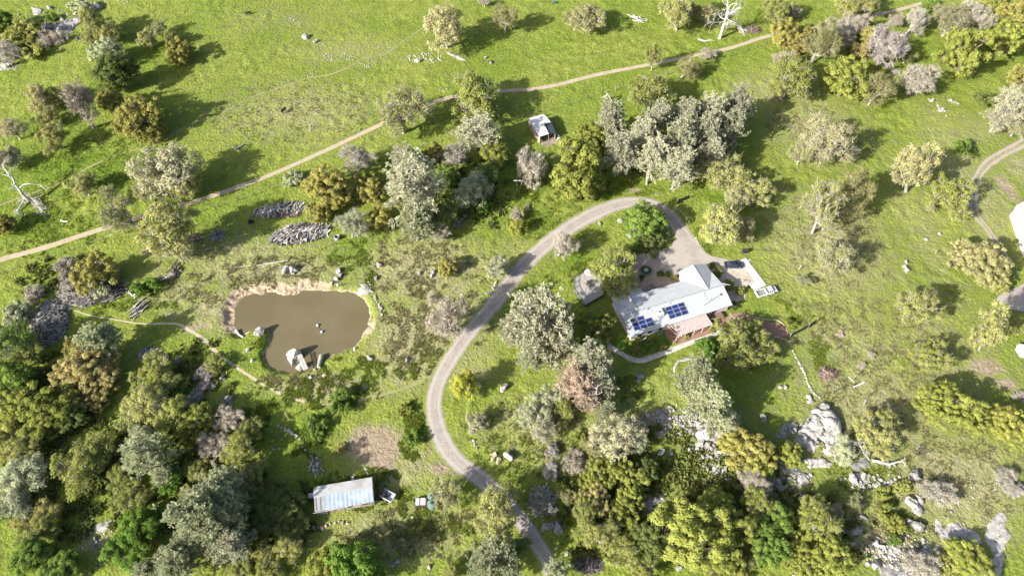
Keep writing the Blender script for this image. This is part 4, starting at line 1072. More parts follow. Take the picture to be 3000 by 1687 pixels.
# ================================================================== ROCKS
def granite(name, c1, c2, c3, lich=.62):
    t = NT(name, .9)
    f = t.noise(1.3, 5, .65); g = t.noise(5, 3, .7); h = t.noise(.9, 6, .75, dist=.6)
    c = t.mix(t.ramp(f, .38, .62), c1, c2)
    c = t.mix(t.ramp(h, lich - .05, lich + .04, 0, .8), c, c3)
    c = t.mix(t.ramp(g, .5, .75, 0, .35), c, t.scale(c, .7))
    t.bump(t.math('ADD', f, h), .8, .15); return t.out(c)
M_RW = granite('granite_white', (.29, .275, .25), (.39, .37, .345), (.13, .12, .11), .56)
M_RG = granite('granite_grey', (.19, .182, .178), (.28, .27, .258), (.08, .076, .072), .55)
M_RP = granite('rock_tan', (.33, .25, .185), (.42, .33, .26), (.25, .20, .16), .66)
ROCKM = {'w': M_RW, 'g': M_RG, 'p': M_RP}
import bmesh
def boulder_mesh(seed, mat='w'):
    rs = random.Random(seed); bm = bmesh.new(); bmesh.ops.create_icosphere(bm, subdivisions=4, radius=1.0)
    planes = []
    for _ in range(11):
        n = Vector((rs.gauss(0, 1), rs.gauss(0, 1), rs.gauss(0, 1))).normalized(); planes.append((n, rs.uniform(.48, .80)))
    crack = Vector((rs.gauss(0, 1), rs.gauss(0, 1), .2)).normalized(); co_ = rs.uniform(-.3, .3)
    from mathutils import noise
    off = Vector((seed * 3.1, 7.7, 1.3))
    for v in bm.verts:
        p = v.co.copy()
        for n, d in planes:
            k = p.dot(n)
            if k > d: p -= n * (k - d) * .96
        p *= 1 + .20 * noise.fractal(p * 1.3 + off, 1, 2, 4)
        c = abs(p.dot(crack) - co_)
        if c < .07: p *= 1 - .12 * (1 - c / .07)
        v.co = p
    me = bpy.data.meshes.new('boulder'); bm.to_mesh(me); bm.free()
    me.polygons.foreach_set('use_smooth', np.zeros(len(me.polygons), bool)); me.materials.append(ROCKM[mat]); return me
BM = [boulder_mesh(s) for s in range(9)]
rr = random.Random(77)
def rock(cx, cy, r, label, mat='w', ar=None, flat=.7, rz=None, name='boulder', cat='boulder', group=None, sink=.25, z=None):
    m = BM[rr.randrange(len(BM))]; s = max(.18, 1.12 * r * mpp(cy)); b = W(cx, cy, s * flat * .3)
    ar = ar or rr.uniform(.65, .95)
    gz = ground_z(b[0], b[1]) if z is None else z
    o = link(name, m, loc=(b[0], b[1], gz + s * flat * (1 - 2 * sink) * .5))
    o.rotation_euler = (rr.uniform(-.15, .15), rr.uniform(-.15, .15), rr.uniform(0, 6.28) if rz is None else rz)
    o.scale = (s, s * ar, s * flat)
    o.material_slots[0].link = 'OBJECT'; o.material_slots[0].material = ROCKM[mat]
    return tag(o, label, cat, group)
def rocks(rows, label, group, mat='w', **k):
    for q in rows: rock(q[0], q[1], q[2], q[3] if len(q) > 3 and isinstance(q[3], str) and len(q[3]) > 2 else label, mat, group=group, **k)
def outcrop(name, rows, h, label, mat, seed, group=None, tilt=(0, 0), cracks=1.0, z0=-.06, soft=1.6):
    h = h * (.72 if name != 'granite_dome' else .85); P = np.array([W(x, y) for x, y in rows]); lo = P.min(0) - 1; hi = P.max(0) + 1; st = .3
    ax = np.arange(lo[0], hi[0], st); ay = np.arange(lo[1], hi[1], st); A, B = np.meshgrid(ax, ay, indexing='ij')
    x = A.ravel(); y = B.ravel(); d = -sd_poly(x, y, P) + (fbm(x + seed * 9, y, .5, 3, 1) - .5) * 1.6
    c = P.mean(0)
    z = h * (1 - np.exp(-np.maximum(d, 0) / soft)) + (fbm(x, y + seed * 5, .35, 3, 2) - .5) * h * .5 + (x - c[0]) * tilt[0] + (y - c[1]) * tilt[1]
    cr = np.abs(fbm(x + seed * 31, y - seed * 7, .22, 3, 3) - .5); cr2 = np.abs(fbm(x - seed * 13, y, .42, 2, 4) - .5)
    z -= cracks * (np.clip(1 - cr / .022, 0, 1) * 1.0 + np.clip(1 - cr2 / .02, 0, 1) * .6) * np.clip(d, 0, 1)
    st_ = fbm(x * .5 + seed, y, .5, 2, 0); z += cracks * np.round(st_ * 7) / 7 * 1.5 * min(h, 1.2) - cracks * .75 * min(h, 1.2)
    z = np.where(d < .25, z0 - .5, np.maximum(z, z0 + .1)); z += ground_z_np(x, y) * .6
    nx_, ny_ = A.shape; a, b = np.meshgrid(np.arange(nx_ - 1), np.arange(ny_ - 1), indexing='ij'); q = (a * ny_ + b).ravel()
    F = np.stack([q, q + ny_, q + ny_ + 1, q + 1], 1); F = F[(d[F] > -.1).any(1)]
    used = np.unique(F); re = np.zeros(len(x), int); re[used] = np.arange(len(used))
    o = link(name, mesh_np(name, np.stack([x, y, z], 1)[used], re[F], ROCKM[mat]))
    return tag(o, label, 'rock outcrop', group)

outcrop('granite_dome', [(1988,1105),(2005,1068),(2030,1050),(2042,1022),(2068,1014),(2092,1026),(2108,1052),(2120,1082),(2118,1112),(2100,1130),(2108,1150),(2075,1142),(2045,1140),(2022,1128),(2005,1150),(1990,1135)], 1.9, 'great pale granite dome with dark cracks right of the golden oak', 'w', 1, tilt=(.02, -.03), cracks=1.1, soft=.9)
outcrop('granite_slab', [(1950,1075),(1985,1060),(2010,1066),(2008,1090),(1975,1104),(1950,1100)], .9, 'cracked granite shelf on the left shoulder of the great dome', 'g', 2)
outcrop('granite_slab', [(1952,1150),(1990,1165),(2030,1185),(2035,1215),(2010,1232),(1990,1270),(1960,1262),(1945,1210)], .8, 'broken grey granite shelf below the great dome', 'g', 3)
outcrop('granite_slab', [(2348,1303),(2362,1294),(2378,1315),(2412,1312),(2440,1320),(2470,1340),(2478,1372),(2450,1372),(2408,1362),(2385,1388),(2360,1362),(2350,1330)], .35, 'broad white triangular granite slab at the bottom right', 'w', 4, cracks=.25)
outcrop('granite_slab', [(2502,1285),(2530,1282),(2536,1310),(2545,1345),(2532,1370),(2532,1410),(2520,1470),(2492,1445),(2498,1395),(2478,1360),(2476,1335),(2488,1305)], .35, 'long white granite slab near the bottom right corner', 'w', 5, cracks=.25)
outcrop('granite_slab', [(2122,1300),(2170,1292),(2180,1306),(2130,1316)], .7, 'narrow tilted slab, upper of the shaded three at bottom right', 'g', 6, soft=.6)
outcrop('granite_slab', [(2116,1328),(2178,1316),(2176,1342),(2140,1358),(2116,1352)], .8, 'widest tilted slab of the shaded three at bottom right', 'g', 7, soft=.6)
outcrop('granite_slab', [(2132,1362),(2162,1352),(2160,1374),(2140,1378)], .6, 'small pinkish slab, lowest of the shaded three at bottom right', 'p', 8, soft=.6)
outcrop('granite_slab', [(1685,925),(1700,900),(1730,893),(1752,898),(1748,912),(1715,915),(1704,940),(1692,952)], .9, 'long white curved rock below the stone walkway', 'w', 9, cracks=.3)
outcrop('granite_slab', [(1568,590),(1578,580),(1600,572),(1625,578),(1632,600),(1615,606),(1590,600)], .6, 'wide white rock in front of the oak inside the driveway loop', 'w', 10, cracks=.3)
outcrop('granite_slab', [(1116,125),(1132,128),(1160,140),(1176,152),(1168,154),(1140,148),(1122,138)], .3, 'long pale tapered rock slab below the big round buff oak', 'w', 11, cracks=.1, soft=.8)
outcrop('granite_slab', [(1600,1262),(1640,1245),(1668,1232),(1680,1240),(1676,1262),(1700,1262),(1672,1278),(1680,1300),(1655,1298),(1610,1282)], .5, 'group of flat shaded granite slabs below the yellow-green cluster', 'g', 12)
outcrop('rock_ledge', [(70,12),(105,22),(110,34),(100,40),(124,60),(115,68),(104,48),(78,32)], .5, 'long pale ledge running down the upper left outcrop', 'w', 13)
outcrop('rock_ledge', [(130,62),(165,70),(172,82),(160,92),(134,80)], 1.2, 'purplish boulder ledge at the right end of the upper left outcrop', 'g', 14)
outcrop('rock_ledge', [(225,1315),(262,1308),(290,1298),(296,1318),(275,1335),(242,1344)], .7, 'white jagged rock left of the vivid green tree at bottom left', 'w', 15)
outcrop('rock_ledge', [(905,712),(918,704),(932,712),(938,730),(925,742),(898,738)], .45, 'bright white rock ledge at the top right corner of the pond', 'w', 16, cracks=.3, soft=.6)
outcrop('rock_ledge', [(668,688),(700,672),(706,674),(685,684),(672,692)], .35, 'thin white tapered rock above the pond', 'w', 17, cracks=0, soft=.5)
outcrop('rock_ledge', [(0,90),(22,92),(30,110),(12,128),(0,125)], .6, 'pale rock at the left edge in the grey brush', 'w', 18)
outcrop('rock_ledge', [(1020,1150),(1040,1128),(1050,1124),(1044,1140),(1024,1156)], .25, 'pale rock streak in the grass left of the driveway bend', 'p', 19, cracks=.1, soft=.6)
outcrop('rock_ledge', [(2028,1228),(2036,1200),(1990,1186),(1976,1200),(2000,1216)], .5, 'pale stone step between the shelf and dome', 'w', 20, soft=.6)

for k_, (P_, h_, m_, lab_) in enumerate([
 ([(1640,1030),(1668,1022),(1690,1035),(1700,1060),(1672,1070),(1645,1055)], .7, 'g', 'broken grey rock shelf at the left end of the jumbled boulder heap'),
 ([(1720,1075),(1745,1068),(1770,1082),(1758,1100),(1730,1096)], .7, 'g', 'cracked grey ledge in the middle of the jumbled boulder heap'),
 ([(1790,1125),(1815,1118),(1830,1140),(1822,1165),(1800,1160)], .6, 'w', 'pale broken ledge left of the golden oak, upper'),
 ([(1790,1175),(1815,1170),(1830,1190),(1815,1212),(1795,1205)], .6, 'w', 'pale broken ledge left of the golden oak, lower'),
 ([(2140,1190),(2170,1184),(2195,1196),(2186,1220),(2150,1222)], .5, 'w', 'pale broken ledge under the leafless white-twigged tree'),
 ([(2210,1216),(2250,1200),(2272,1206),(2250,1232),(2218,1238)], .5, 'w', 'pale ledge between the fallen log and the boulder stack'),
 ([(2290,1262),(2312,1250),(2330,1262),(2328,1290),(2305,1300),(2288,1286)], 1.2, 'w', 'knobbly pale outcrop carrying the stacked boulders beside the fan-shaped bush'),
 ([(2205,1395),(2260,1372),(2300,1384),(2340,1372),(2360,1400),(2320,1415),(2250,1412)], .45, 'w', 'rubbly pale outcrop along the bottom right slope'),
 ([(1740,1052),(1790,1060),(1845,1092),(1850,1112),(1790,1122),(1750,1102)], .6, 'w', 'wide broken pale shelf at the foot of the pale pine'),
 ([(1818,1112),(1852,1130),(1868,1172),(1850,1202),(1822,1182)], .5, 'w', 'pale shelf hidden partly under the golden oak by the dome'),
 ([(2128,1160),(2180,1150),(2200,1182),(2150,1190)], .4, 'g', 'grey shelf below the great dome and the grey-green tree'),
 ([(2010,1145),(2060,1152),(2105,1158),(2092,1184),(2040,1180)], .5, 'w', 'pale stepped shelf along the lower foot of the great dome'),
 ([(2200,1408),(2260,1400),(2330,1415),(2392,1445),(2380,1475),(2210,1475)], .5, 'g', 'grey shelf under the twig thicket at the bottom edge'),
 ([(1650,1080),(1700,1078),(1720,1098),(1690,1112),(1655,1104)], .35, 'g', 'low grey shelf in the shaded grass below the boulder heap'),
 ([(100,62),(150,56),(188,42),(200,60),(170,98),(120,110)], .6, 'g', 'grey rocky ground in the middle of the upper left outcrop'),
 ([(0,140),(32,146),(42,172),(0,182)], .4, 'w', 'small pale shelf at the left edge below the grey brush'),
 ([(560,1000),(580,996),(590,1012),(575,1028),(562,1020)], .8, 'g', 'shaded grey ledge beside the tall grey boulder right of the thorny shrubs'),
 ([(1560,1262),(1600,1256),(1610,1275),(1570,1284)], .5, 'g', 'flat grey slab at the left end of the shaded slab group')]):
    outcrop('rock_ledge', P_, h_, lab_, m_, 40 + k_, soft=.9, cracks=1.2)
R = 'granite boulders'
B1 = [ # single boulders worth naming: x, y, r, mat, label
 (718,680,13,'w','rounded white boulder, middle of three above the pond'),(739,678,14,'w','cracked white boulder, right of three above the pond'),(737,688,6,'w','small white rock at the foot of the cracked boulder above the pond'),
 (851,681,9,'w','round white boulder, top of the short chain above the pond'),(856,692,8,'w','white boulder second in the short chain above the pond'),(845,702,9,'w','white boulder, third in the short chain above the pond'),(835,712,6,'w','small white rock, lowest of the short chain above the pond'),(849,715,5,'w','small white rock right of the lowest of the short chain'),
 (953,664,8,'w','white rock in the field right of the tall green weeds above the pond'),(946,700,8,'w','leaning white rock just above the corner ledge of the pond'),
 (739,889,25,'w','big white island boulder standing in the pond'),(755,918,14,'w','white boulder at the shore end of the plank bridge'),(778,910,5,'w','small white rock in the water right of the plank bridge'),(792,928,7,'p','pinkish round rock at the foot of the hollow log'),
 (893,876,6,'w','pale rock on the lower right shore of the pond'),(930,900,9,'w','flat white rock in the grass right of the pond'),(1024,905,9,'g','blue-grey upright boulder between pond and driveway'),(1024,1027,8,'g','upright grey rock in the green verge left of the driveway'),
 (655,832,16,'g','dark grey boulder on the small spit at the left of the pond'),(648,838,9,'w','pale rock leaning on the spit boulder'),(815,944,6,'p','pale round stone below the hollow log'),(781,949,7,'w','flat white stone below the plank bridge'),
 (624,880,8,'w','white boulder beside the foot path left of the pond'),(634,906,7,'w','pale rock by the foot path below the white boulder'),(1268,973,14,'w','white egg-shaped boulder right of the lemon-yellow tree'),
 (1090,684,9,'w','white boulder left of the small golden oak, upper'),(1086,692,8,'w','white boulder left of the small golden oak, lower'),(1055,688,7,'w','thin pale rock in the field right of the pond weeds'),
 (1243,1144,8,'p','tan orange boulder left of the gas tank, upper'),(1254,1158,9,'p','tan orange boulder left of the gas tank, lower'),(1240,1154,6,'p','small tan stone beside the orange boulders by the gas tank'),
 (1380,1323,20,'g','dark spotted boulder by the bottom driveway, left of the pair'),(1404,1328,18,'g','dark spotted boulder by the bottom driveway, right of the pair'),(1663,1136,13,'g','lone squarish grey boulder on shaded grass'),(1689,1141,8,'g','small grey boulder right of the lone squarish one'),
 (574,1006,14,'g','tall grey boulder in shade right of the grey thorny shrubs'),(559,952,9,'g','small grey rock pair by the foot path tree'),(417,898,9,'g','grey upright rock above the clearing at the lower left'),(448,906,9,'g','pale split rock right of the grey upright rock'),
 (2390,1042,1,'w','x'),(2280,676,10,'w','biggest white boulder in the right pasture'),(2275,671,7,'w','white boulder joined to the biggest one in the right pasture'),(2280,660,6,'w','small upright white rock above the biggest one in the right pasture'),
 (2329,603,6,'w','cream rock alone in the right pasture'),(2364,588,6,'w','thin cream rock right of the lone cream rock in the right pasture'),(2352,1042,1,'w','x'),(1918,1052,13,'g','dark grey boulder left of the stone wall end'),(1963,974,7,'w','white boulder pair on the grass right of the pale pine, left'),(1974,974,6,'w','white boulder pair on the grass right of the pale pine, right'),
 (2035,1000,8,'w','white round boulder at the lower end of the stone border, upper'),(2039,1010,8,'w','white round boulder at the lower end of the stone border, lower'),(1561,557,8,'w','white boulder left of the oak inside the driveway loop'),(1509,562,6,'w','small white boulder in the grass inside the driveway loop'),
 (192,98,7,'g','dark rock under the grey brush at the top left'),(245,16,14,'g','purplish boulder right of the grey-green bush at top left'),(195,55,10,'w','pale boulder at the left of the top-left olive oak'),(768,94,11,'w','largest white boulder in the top meadow'),(794,105,8,'w','dark-ringed white boulder in the top meadow'),(1051,155,8,'w','largest stone of the stone patch beside the long tapered slab'),
 (1236,157,6,'g','dark stone with black shadow right of the long tapered slab'),(1222,146,5,'w','small white stone above the dark stone right of the tapered slab'),(2367,278,9,'w','largest white boulder of the line in the upper right pasture'),(2344,254,7,'w','white boulder at the upper end of the line in the upper right pasture'),
 (2302,1195,17,'g','dark knobbly boulder beneath the fallen white log'),(2082,942,11,'p','x'),(2297,1266,18,'w','pale stacked boulder left of the fan-shaped grey bush'),(2312,1252,9,'p','pinkish rock beside the fan-shaped grey bush'),(2310,1322,16,'g','dark cracked boulder below the pale stacked boulder'),(2286,1310,12,'g','grey boulder left of the dark cracked boulder'),
 (2144,1195,11,'w','white boulder, left of the white rocks under the leafless white tree'),(2172,1194,9,'w','white boulder, right of the white rocks under the leafless white tree'),(2146,1206,14,'w','largest white rock under the leafless white tree'),(2160,1216,9,'w','flat white rock below the largest one under the leafless tree'),
 (1705,1062,1,'w','x'),(1742,1041,17,'g','large grey boulder at the top of the rock heap under the pale pine'),(1776,1048,15,'g','blackish boulder right of the large grey one in the rock heap'),(1800,1080,22,'g','long pale slab boulder at the right of the rock heap'),(1770,1092,24,'w','striped pale boulder below the rock heap'),(1762,1112,14,'w','white boulder of the lower heap, left'),(1780,1118,14,'w','white boulder of the lower heap, right'),
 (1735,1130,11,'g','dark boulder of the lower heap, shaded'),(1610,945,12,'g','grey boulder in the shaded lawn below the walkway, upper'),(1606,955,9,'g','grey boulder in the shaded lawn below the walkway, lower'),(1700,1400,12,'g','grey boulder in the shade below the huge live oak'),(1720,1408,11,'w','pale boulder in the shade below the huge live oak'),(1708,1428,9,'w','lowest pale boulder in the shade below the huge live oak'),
 (1320,920,9,'g','grey rock at the foot of the massive pine'),(2520,1040,1,'w','x'),(990,1418,8,'g','grey rock under the bottom clearing shade, left'),(985,1422,1,'g','x'),(1000,1410,7,'g','thin grey rock in the bottom clearing shade, right'),(1080,1425,8,'p','pink flat rock in the bottom clearing shade'),
 (1400,1378,5,'w','small white stone right of the bottom driveway'),(1425,1392,8,'w','square white stone right of the bottom driveway'),(1436,1420,8,'w','pale stone near the bottom edge right of the driveway'),(2205,1420,16,'g','round grey rock at the bottom edge by the twig thicket'),(2002,1450,12,'w','pale rock at the bottom edge below the yellow-green oaks'),
]
for x, y, r, m, lab in B1:
    if lab != 'x': rock(x, y, r, lab, m, flat=1.0 if 'island' in lab else .75, z=-1.0 if 'island' in lab else -.7 if 'shore end' in lab else None)
ORD = 'first second third fourth fifth sixth seventh eighth ninth tenth eleventh twelfth thirteenth fourteenth fifteenth'.split()
def place_word(k, n, ends):
    if k == n - 1: return 'last at the ' + ends[1]
    return ORD[k] + ' from the ' + ends[0] if k < (n + 1) // 2 or n - 1 - k > 14 else ORD[n - 1 - k] + ' from the ' + ends[1]
def line_rocks(pts, n, r0, r1, label, group, mat='w', jit=2.0, ends=None, **k):
    P = spline(np.array(pts, float), 3); T = np.linspace(0, len(P) - 1, n)
    for i_, t_ in enumerate(T):
        lb = label
        if ends: h_, _, tl_ = label.partition(' in the '); lb = h_ + ', ' + place_word(i_, n, ends) + ', in the ' + tl_
        p = P[int(t_)]; rock(p[0] + rr.uniform(-jit, jit), p[1] + rr.uniform(-jit, jit), rr.uniform(r0, r1), lb, mat, group=group, **k)
line_rocks([(926,710),(942,745),(955,770),(963,800)], 15, 2.5, 5.5, 'white stone in the row on the right pond shore', 'stones along the right shore of the pond', ends=('top', 'bottom'))
line_rocks([(1988,858),(1996,885),(2010,912),(2022,935),(2030,960),(2044,985),(2060,1000)], 26, 2.2, 4.6, 'pale stone in the border line of the garden strip', 'stones edging the garden strip', jit=1, ends=('top', 'bottom'))
line_rocks([(700,1070),(728,1086),(742,1092),(756,1108),(764,1126),(768,1132)], 11, 3.2, 6.5, 'white boulder in the line above the woodheap', 'boulders above the barn', ends=('top', 'bottom'))
line_rocks([(770,1325),(800,1328),(818,1322),(835,1318),(850,1312),(875,1315)], 11, 3.5, 7, 'tan stone in the row below the long shed', 'stones below the barn', mat='p', ends=('left', 'right'))
line_rocks([(1933,848),(1950,848),(1965,850),(1984,858)], 12, 3, 5, 'tan stone in the row below the brown path', 'stones edging the brown path', mat='p', jit=1, ends=('left', 'right'))
line_rocks([(1678,572),(1684,590),(1680,600),(1668,612),(1652,618)], 13, 2.5, 5, 'white stone in the edging beside the gravel apron', 'stones edging the shrub bed', jit=1, ends=('top', 'bottom'))
line_rocks([(1690,520),(1712,530),(1726,545),(1733,556)], 10, 2, 3.2, 'pale stone in the edging outside the driveway bend', 'stones edging the driveway bend', jit=1, ends=('top', 'bottom'))
line_rocks([(1748,595),(1755,610),(1762,620)], 6, 2, 3.2, 'pale stone in the verge under the driveway oak', 'stones at the driveway verge', jit=1, ends=('top', 'bottom'))
line_rocks([(1247,710),(1240,728),(1226,740)], 8, 2.5, 4.6, 'white stone in the row beside the middle driveway', 'stones at the driveway edge', ends=('top', 'bottom'))
line_rocks([(2337,252),(2358,262),(2366,275),(2380,290)], 9, 2.5, 4.5, 'white stone scattered along the faint line in the upper right pasture', 'stones in the upper right pasture', jit=4)
line_rocks([(2385,252),(2398,258),(2410,264)], 8, 2.2, 4, 'white stone in the short heap right of the stone line in the upper right pasture', 'stone heap in the upper right pasture')
line_rocks([(1235,1078),(1240,1095),(1246,1112)], 0, 3, 5, 'x', 'x')
line_rocks([(1190,1108),(1196,1120),(1200,1128)], 6, 2.5, 5, 'pale stone in the cluster left of the gas tank', 'stones by the gas tank', ends=('top', 'bottom'))
line_rocks([(1690,1035),(1705,1050),(1720,1062),(1740,1070),(1760,1078)], 16, 4, 8, 'grey boulder in the jumbled heap left of the pale pine', 'boulders of the heap left of the pale pine', mat='g', jit=12)
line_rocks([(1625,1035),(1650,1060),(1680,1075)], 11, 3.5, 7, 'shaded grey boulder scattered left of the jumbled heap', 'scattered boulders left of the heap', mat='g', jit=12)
line_rocks([(1760,1120),(1790,1130),(1810,1150),(1815,1175),(1825,1200)], 16, 4, 9, 'white rock in the chute of stones left of the golden oak', 'rocks left of the golden oak', jit=12)
line_rocks([(1985,1090),(2010,1075),(2040,1062),(2062,1045)], 8, 4, 7, 'dark-edged boulder sitting on the top of the great granite dome', 'boulders on the granite dome', mat='g', jit=6, z=1.6)
line_rocks([(2200,1220),(2240,1210),(2262,1200)], 10, 3.5, 7, 'white ledge stone below the bleached fallen log', 'ledge stones below the fallen log')
line_rocks([(2200,1370),(2240,1385),(2280,1400),(2330,1390)], 20, 3, 7, 'white rubble rock in the rocky ground at the bottom right', 'rubble rocks at the bottom right', jit=16)
line_rocks([(2205,1370),(2230,1375),(2258,1372)], 5, 7, 10, 'larger white rock in the row above the rubble at the bottom right', 'larger rocks above the rubble')
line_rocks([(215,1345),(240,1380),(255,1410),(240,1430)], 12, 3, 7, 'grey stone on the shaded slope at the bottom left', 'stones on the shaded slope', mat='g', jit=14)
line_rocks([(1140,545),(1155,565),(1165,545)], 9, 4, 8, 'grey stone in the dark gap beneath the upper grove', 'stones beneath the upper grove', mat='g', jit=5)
line_rocks([(150,60),(180,50),(200,40),(120,20)], 10, 3, 7, 'pale stone in the upper left rocky ground', 'stones in the upper left rocks', jit=14)
# small stones nobody could count
def stones(name, spots, n, label):
    rs = np.random.RandomState(4); Vs = []; Fs = []; b = 0
    bm = bmesh.new(); bmesh.ops.create_icosphere(bm, subdivisions=1, radius=1.0); V0 = np.array([v.co[:] for v in bm.verts]); F0 = np.array([[v.index for v in f.verts] for f in bm.faces]); bm.free()
    for (sx, sy, rx, ry, k, r0, r1) in spots:
        for _ in range(k):
            a = rs.uniform(0, 6.28); q = rs.uniform(0, 1) ** .5; x = sx + rx * q * math.cos(a); y = sy + ry * q * math.sin(a)
            p = W(x, y); s = (r0 + (r1 - r0) * rs.uniform() ** 2) * .72; v = V0 * (1 + .25 * rs.normal(size=(len(V0), 1))) * s * np.array([1, rs.uniform(.6, 1), .6])
            t = rs.uniform(0, 6.28); R_ = np.array([[math.cos(t), -math.sin(t), 0], [math.sin(t), math.cos(t), 0], [0, 0, 1]])
            Vs.append(v @ R_.T + np.array([p[0], p[1], ground_z(p[0], p[1]) + s * .15])); Fs.append(F0 + b); b += len(V0)
    tag(link(name, mesh_np(name, np.vstack(Vs), np.vstack(Fs), M_RW)), label, 'loose stones', kind='stuff')
stones('loose_stones', [(1068,148,48,14,110,.15,.55),(735,55,28,14,30,.15,.45),(810,112,14,7,14,.15,.4),(830,145,18,12,34,.15,.5),(875,145,18,12,32,.15,.5),(925,160,24,12,34,.15,.5),(785,182,14,16,20,.15,.4),(787,318,12,18,18,.15,.5),(952,120,8,6,9,.15,.4),
 (1150,195,30,20,40,.15,.5),(1115,228,22,6,14,.15,.4),(980,120,5,3,4,.2,.4),(310,5,14,5,14,.2,.5),(250,8,30,6,14,.2,.5),(30,168,28,10,30,.2,.6),(135,120,20,10,14,.2,.5),(1240,560,60,25,40,.1,.3),(430,790,14,10,20,.1,.25),(400,757,20,6,18,.1,.25),(480,750,30,10,14,.1,.3),
 (2290,1390,90,45,150,.1,.4),(2470,1225,60,30,60,.1,.35),(2220,1375,60,35,60,.12,.45),(2410,1360,60,20,20,.1,.3),(1660,1065,70,35,70,.15,.5),(1790,1150,40,60,80,.15,.55),(1960,1200,50,50,60,.15,.5),(250,1370,50,50,70,.12,.45),(2240,1220,60,30,60,.12,.4),(1060,1150,70,30,50,.08,.25),(1150,60,20,10,0,.1,.2),
 (1230,880,120,60,24,.1,.25),(1030,880,60,60,20,.1,.3),(1250,150,20,12,14,.12,.3),(2270,870,30,40,24,.08,.25),(2120,990,60,30,30,.1,.3),(1450,160,120,50,16,.1,.25),(2390,275,50,25,16,.1,.3),(870,1310,60,14,24,.08,.25),(1060,1370,60,30,24,.08,.3),(1730,1050,60,30,60,.15,.5),(2070,960,60,50,14,.1,.2),
 (110,60,90,40,90,.15,.6),(1700,1060,80,45,90,.2,.9),(1800,1140,45,60,90,.2,.9),(1985,1200,60,60,80,.2,.9),(2170,1210,60,25,60,.2,.8),(2260,1390,100,45,160,.2,.8),(2420,1330,90,50,50,.15,.5),(1640,1265,60,30,50,.2,.8),(700,1110,20,30,14,.15,.4)], 0, 'small pale stones strewn over the grass and around the outcrops')
# ================================================================== THE HOUSE
M_ROOF = mat_var('white_shingle', (.325, .335, .34), (.37, .38, .385), 1.2, .7, 6, 'world', .15)
M_ROOFB = mat_var('metal_white', (.44, .45, .46), (.5, .505, .51), .8, .5, 4, 'world', .1)
M_WALL = mat_var('wall_cream', (.56, .50, .46), (.62, .565, .52), 1.0, .85)
M_DARK = mat_var('dark_paint', (.025, .027, .03), (.045, .045, .045), 2, .6)
M_WOOD = mat_var('weathered_wood', (.20, .165, .13), (.30, .255, .21), 3, .85)
M_WOODP = mat_var('pale_timber', (.40, .31, .22), (.52, .42, .31), 3, .8)
M_DECK = mat_var('deck_boards', (.24, .225, .21), (.33, .315, .30), 2.4, .8)
M_GLASS = mat_var('window_glass', (.02, .03, .04), (.035, .045, .055), 1, .08)
M_PV = NT('solar_cells', .22); M_PV.b.inputs['Specular IOR Level'].default_value = .4
M_PV = M_PV.out(M_PV.mix(M_PV.ramp(M_PV.noise(1.5, 2), .3, .7), (.012, .022, .085), (.02, .035, .13)))
M_PVG = mat_var('solar_blank', (.05, .05, .045), (.07, .07, .065), 2, .5)
M_ALU = mat_var('aluminium', (.30, .31, .33), (.38, .39, .40), 3, .4, metal=.0)
M_RIDGE = mat_var('ridge_grey', (.17, .18, .19), (.22, .23, .24), 3, .6)
M_PINK = mat_var('pink_panels', (.37, .30, .275), (.41, .34, .315), 1.2, .6)
M_STEELW = mat_var('steel_bright', (.5, .51, .52), (.56, .57, .58), 3, .35)
EH, RH = 3.0, 4.3
A = N(1849, 985, EH); B_ = N(2144, 886, EH); D_ = N(1789, 882, EH); C_ = N(2085, 800, EH)
ux = unit(((B_ - A) + (C_ - D_)) / 2); uy = np.array([-ux[1], ux[0]])
org = A
def HL(p): return np.array([np.dot(p - org, ux), np.dot(p - org, uy)])     # world XY -> house axes
def HW(a, b, z): q = org + ux * a + uy * b; return (q[0], q[1], z)
LEN = (HL(B_)[0] + HL(C_)[0]) / 2; WID = (HL(C_)[1] + HL(D_)[1]) / 2
house = thing('ranch_house', 'long white-roofed ranch house with two gabled wings and blue roof panels', 'house', (0, 0, 0))
mid = WID / 2
# wing 1 (right, towards the gravel apron) and wing 2 (left), in house axes
g1a = HL(N(1987, 797.6, EH)); g1b = HL(N(2068, 773, EH)); x1a, x1b = g1a[0], g1b[0]; y1 = (g1a[1] + g1b[1]) / 2
g2b = HL(N(1877, 844, EH)); x2a, x2b = .0 + .1, g2b[0]; y2 = g2b[1]
x1m = (x1a + x1b) / 2; x2m = (x2a + x2b) / 2
def slope_z(b): return EH + (RH - EH) * (1 - abs(b - mid) / mid)
TH = .22
roof = Bld()
roof.slab([HW(0, 0, EH), HW(LEN, 0, EH), HW(LEN, mid, RH), HW(0, mid, RH)], TH)
roof.slab([HW(0, mid + .004, RH), HW(LEN, mid + .004, RH), HW(LEN, WID, EH), HW(0, WID, EH)], TH)
W1 = RH + .12; W2 = RH - .05
def wing(b, xa, xb, yo, h):
    xm = (xa + xb) / 2; k = (RH - EH) / mid; yi = mid + (RH - h) / k if h < RH else mid
    b.slab([HW(xa, yo, EH), HW(xa, WID - .05, EH + .02), HW(xm, yi, h + .02), HW(xm, yo, h)], TH * .8)
    b.slab([HW(xm + .004, yo, h), HW(xm + .004, yi, h + .02), HW(xb, WID - .05, EH + .02), HW(xb, yo, EH)], TH * .8)
wing(roof, x1a, x1b, y1, W1); wing(roof, x2a, x2b, y2, W2)
rf = roof.build('roof', M_ROOF, house)
wl_ = Bld(); ins = .45
def wall_rect(xa, xb, ya, yb, top): wl_.prism([HW(xa, ya, 0)[:2], HW(xb, ya, 0)[:2], HW(xb, yb, 0)[:2], HW(xa, yb, 0)[:2]], 0, top)
wall_rect(ins, LEN - ins, ins, WID - ins, EH - .16)
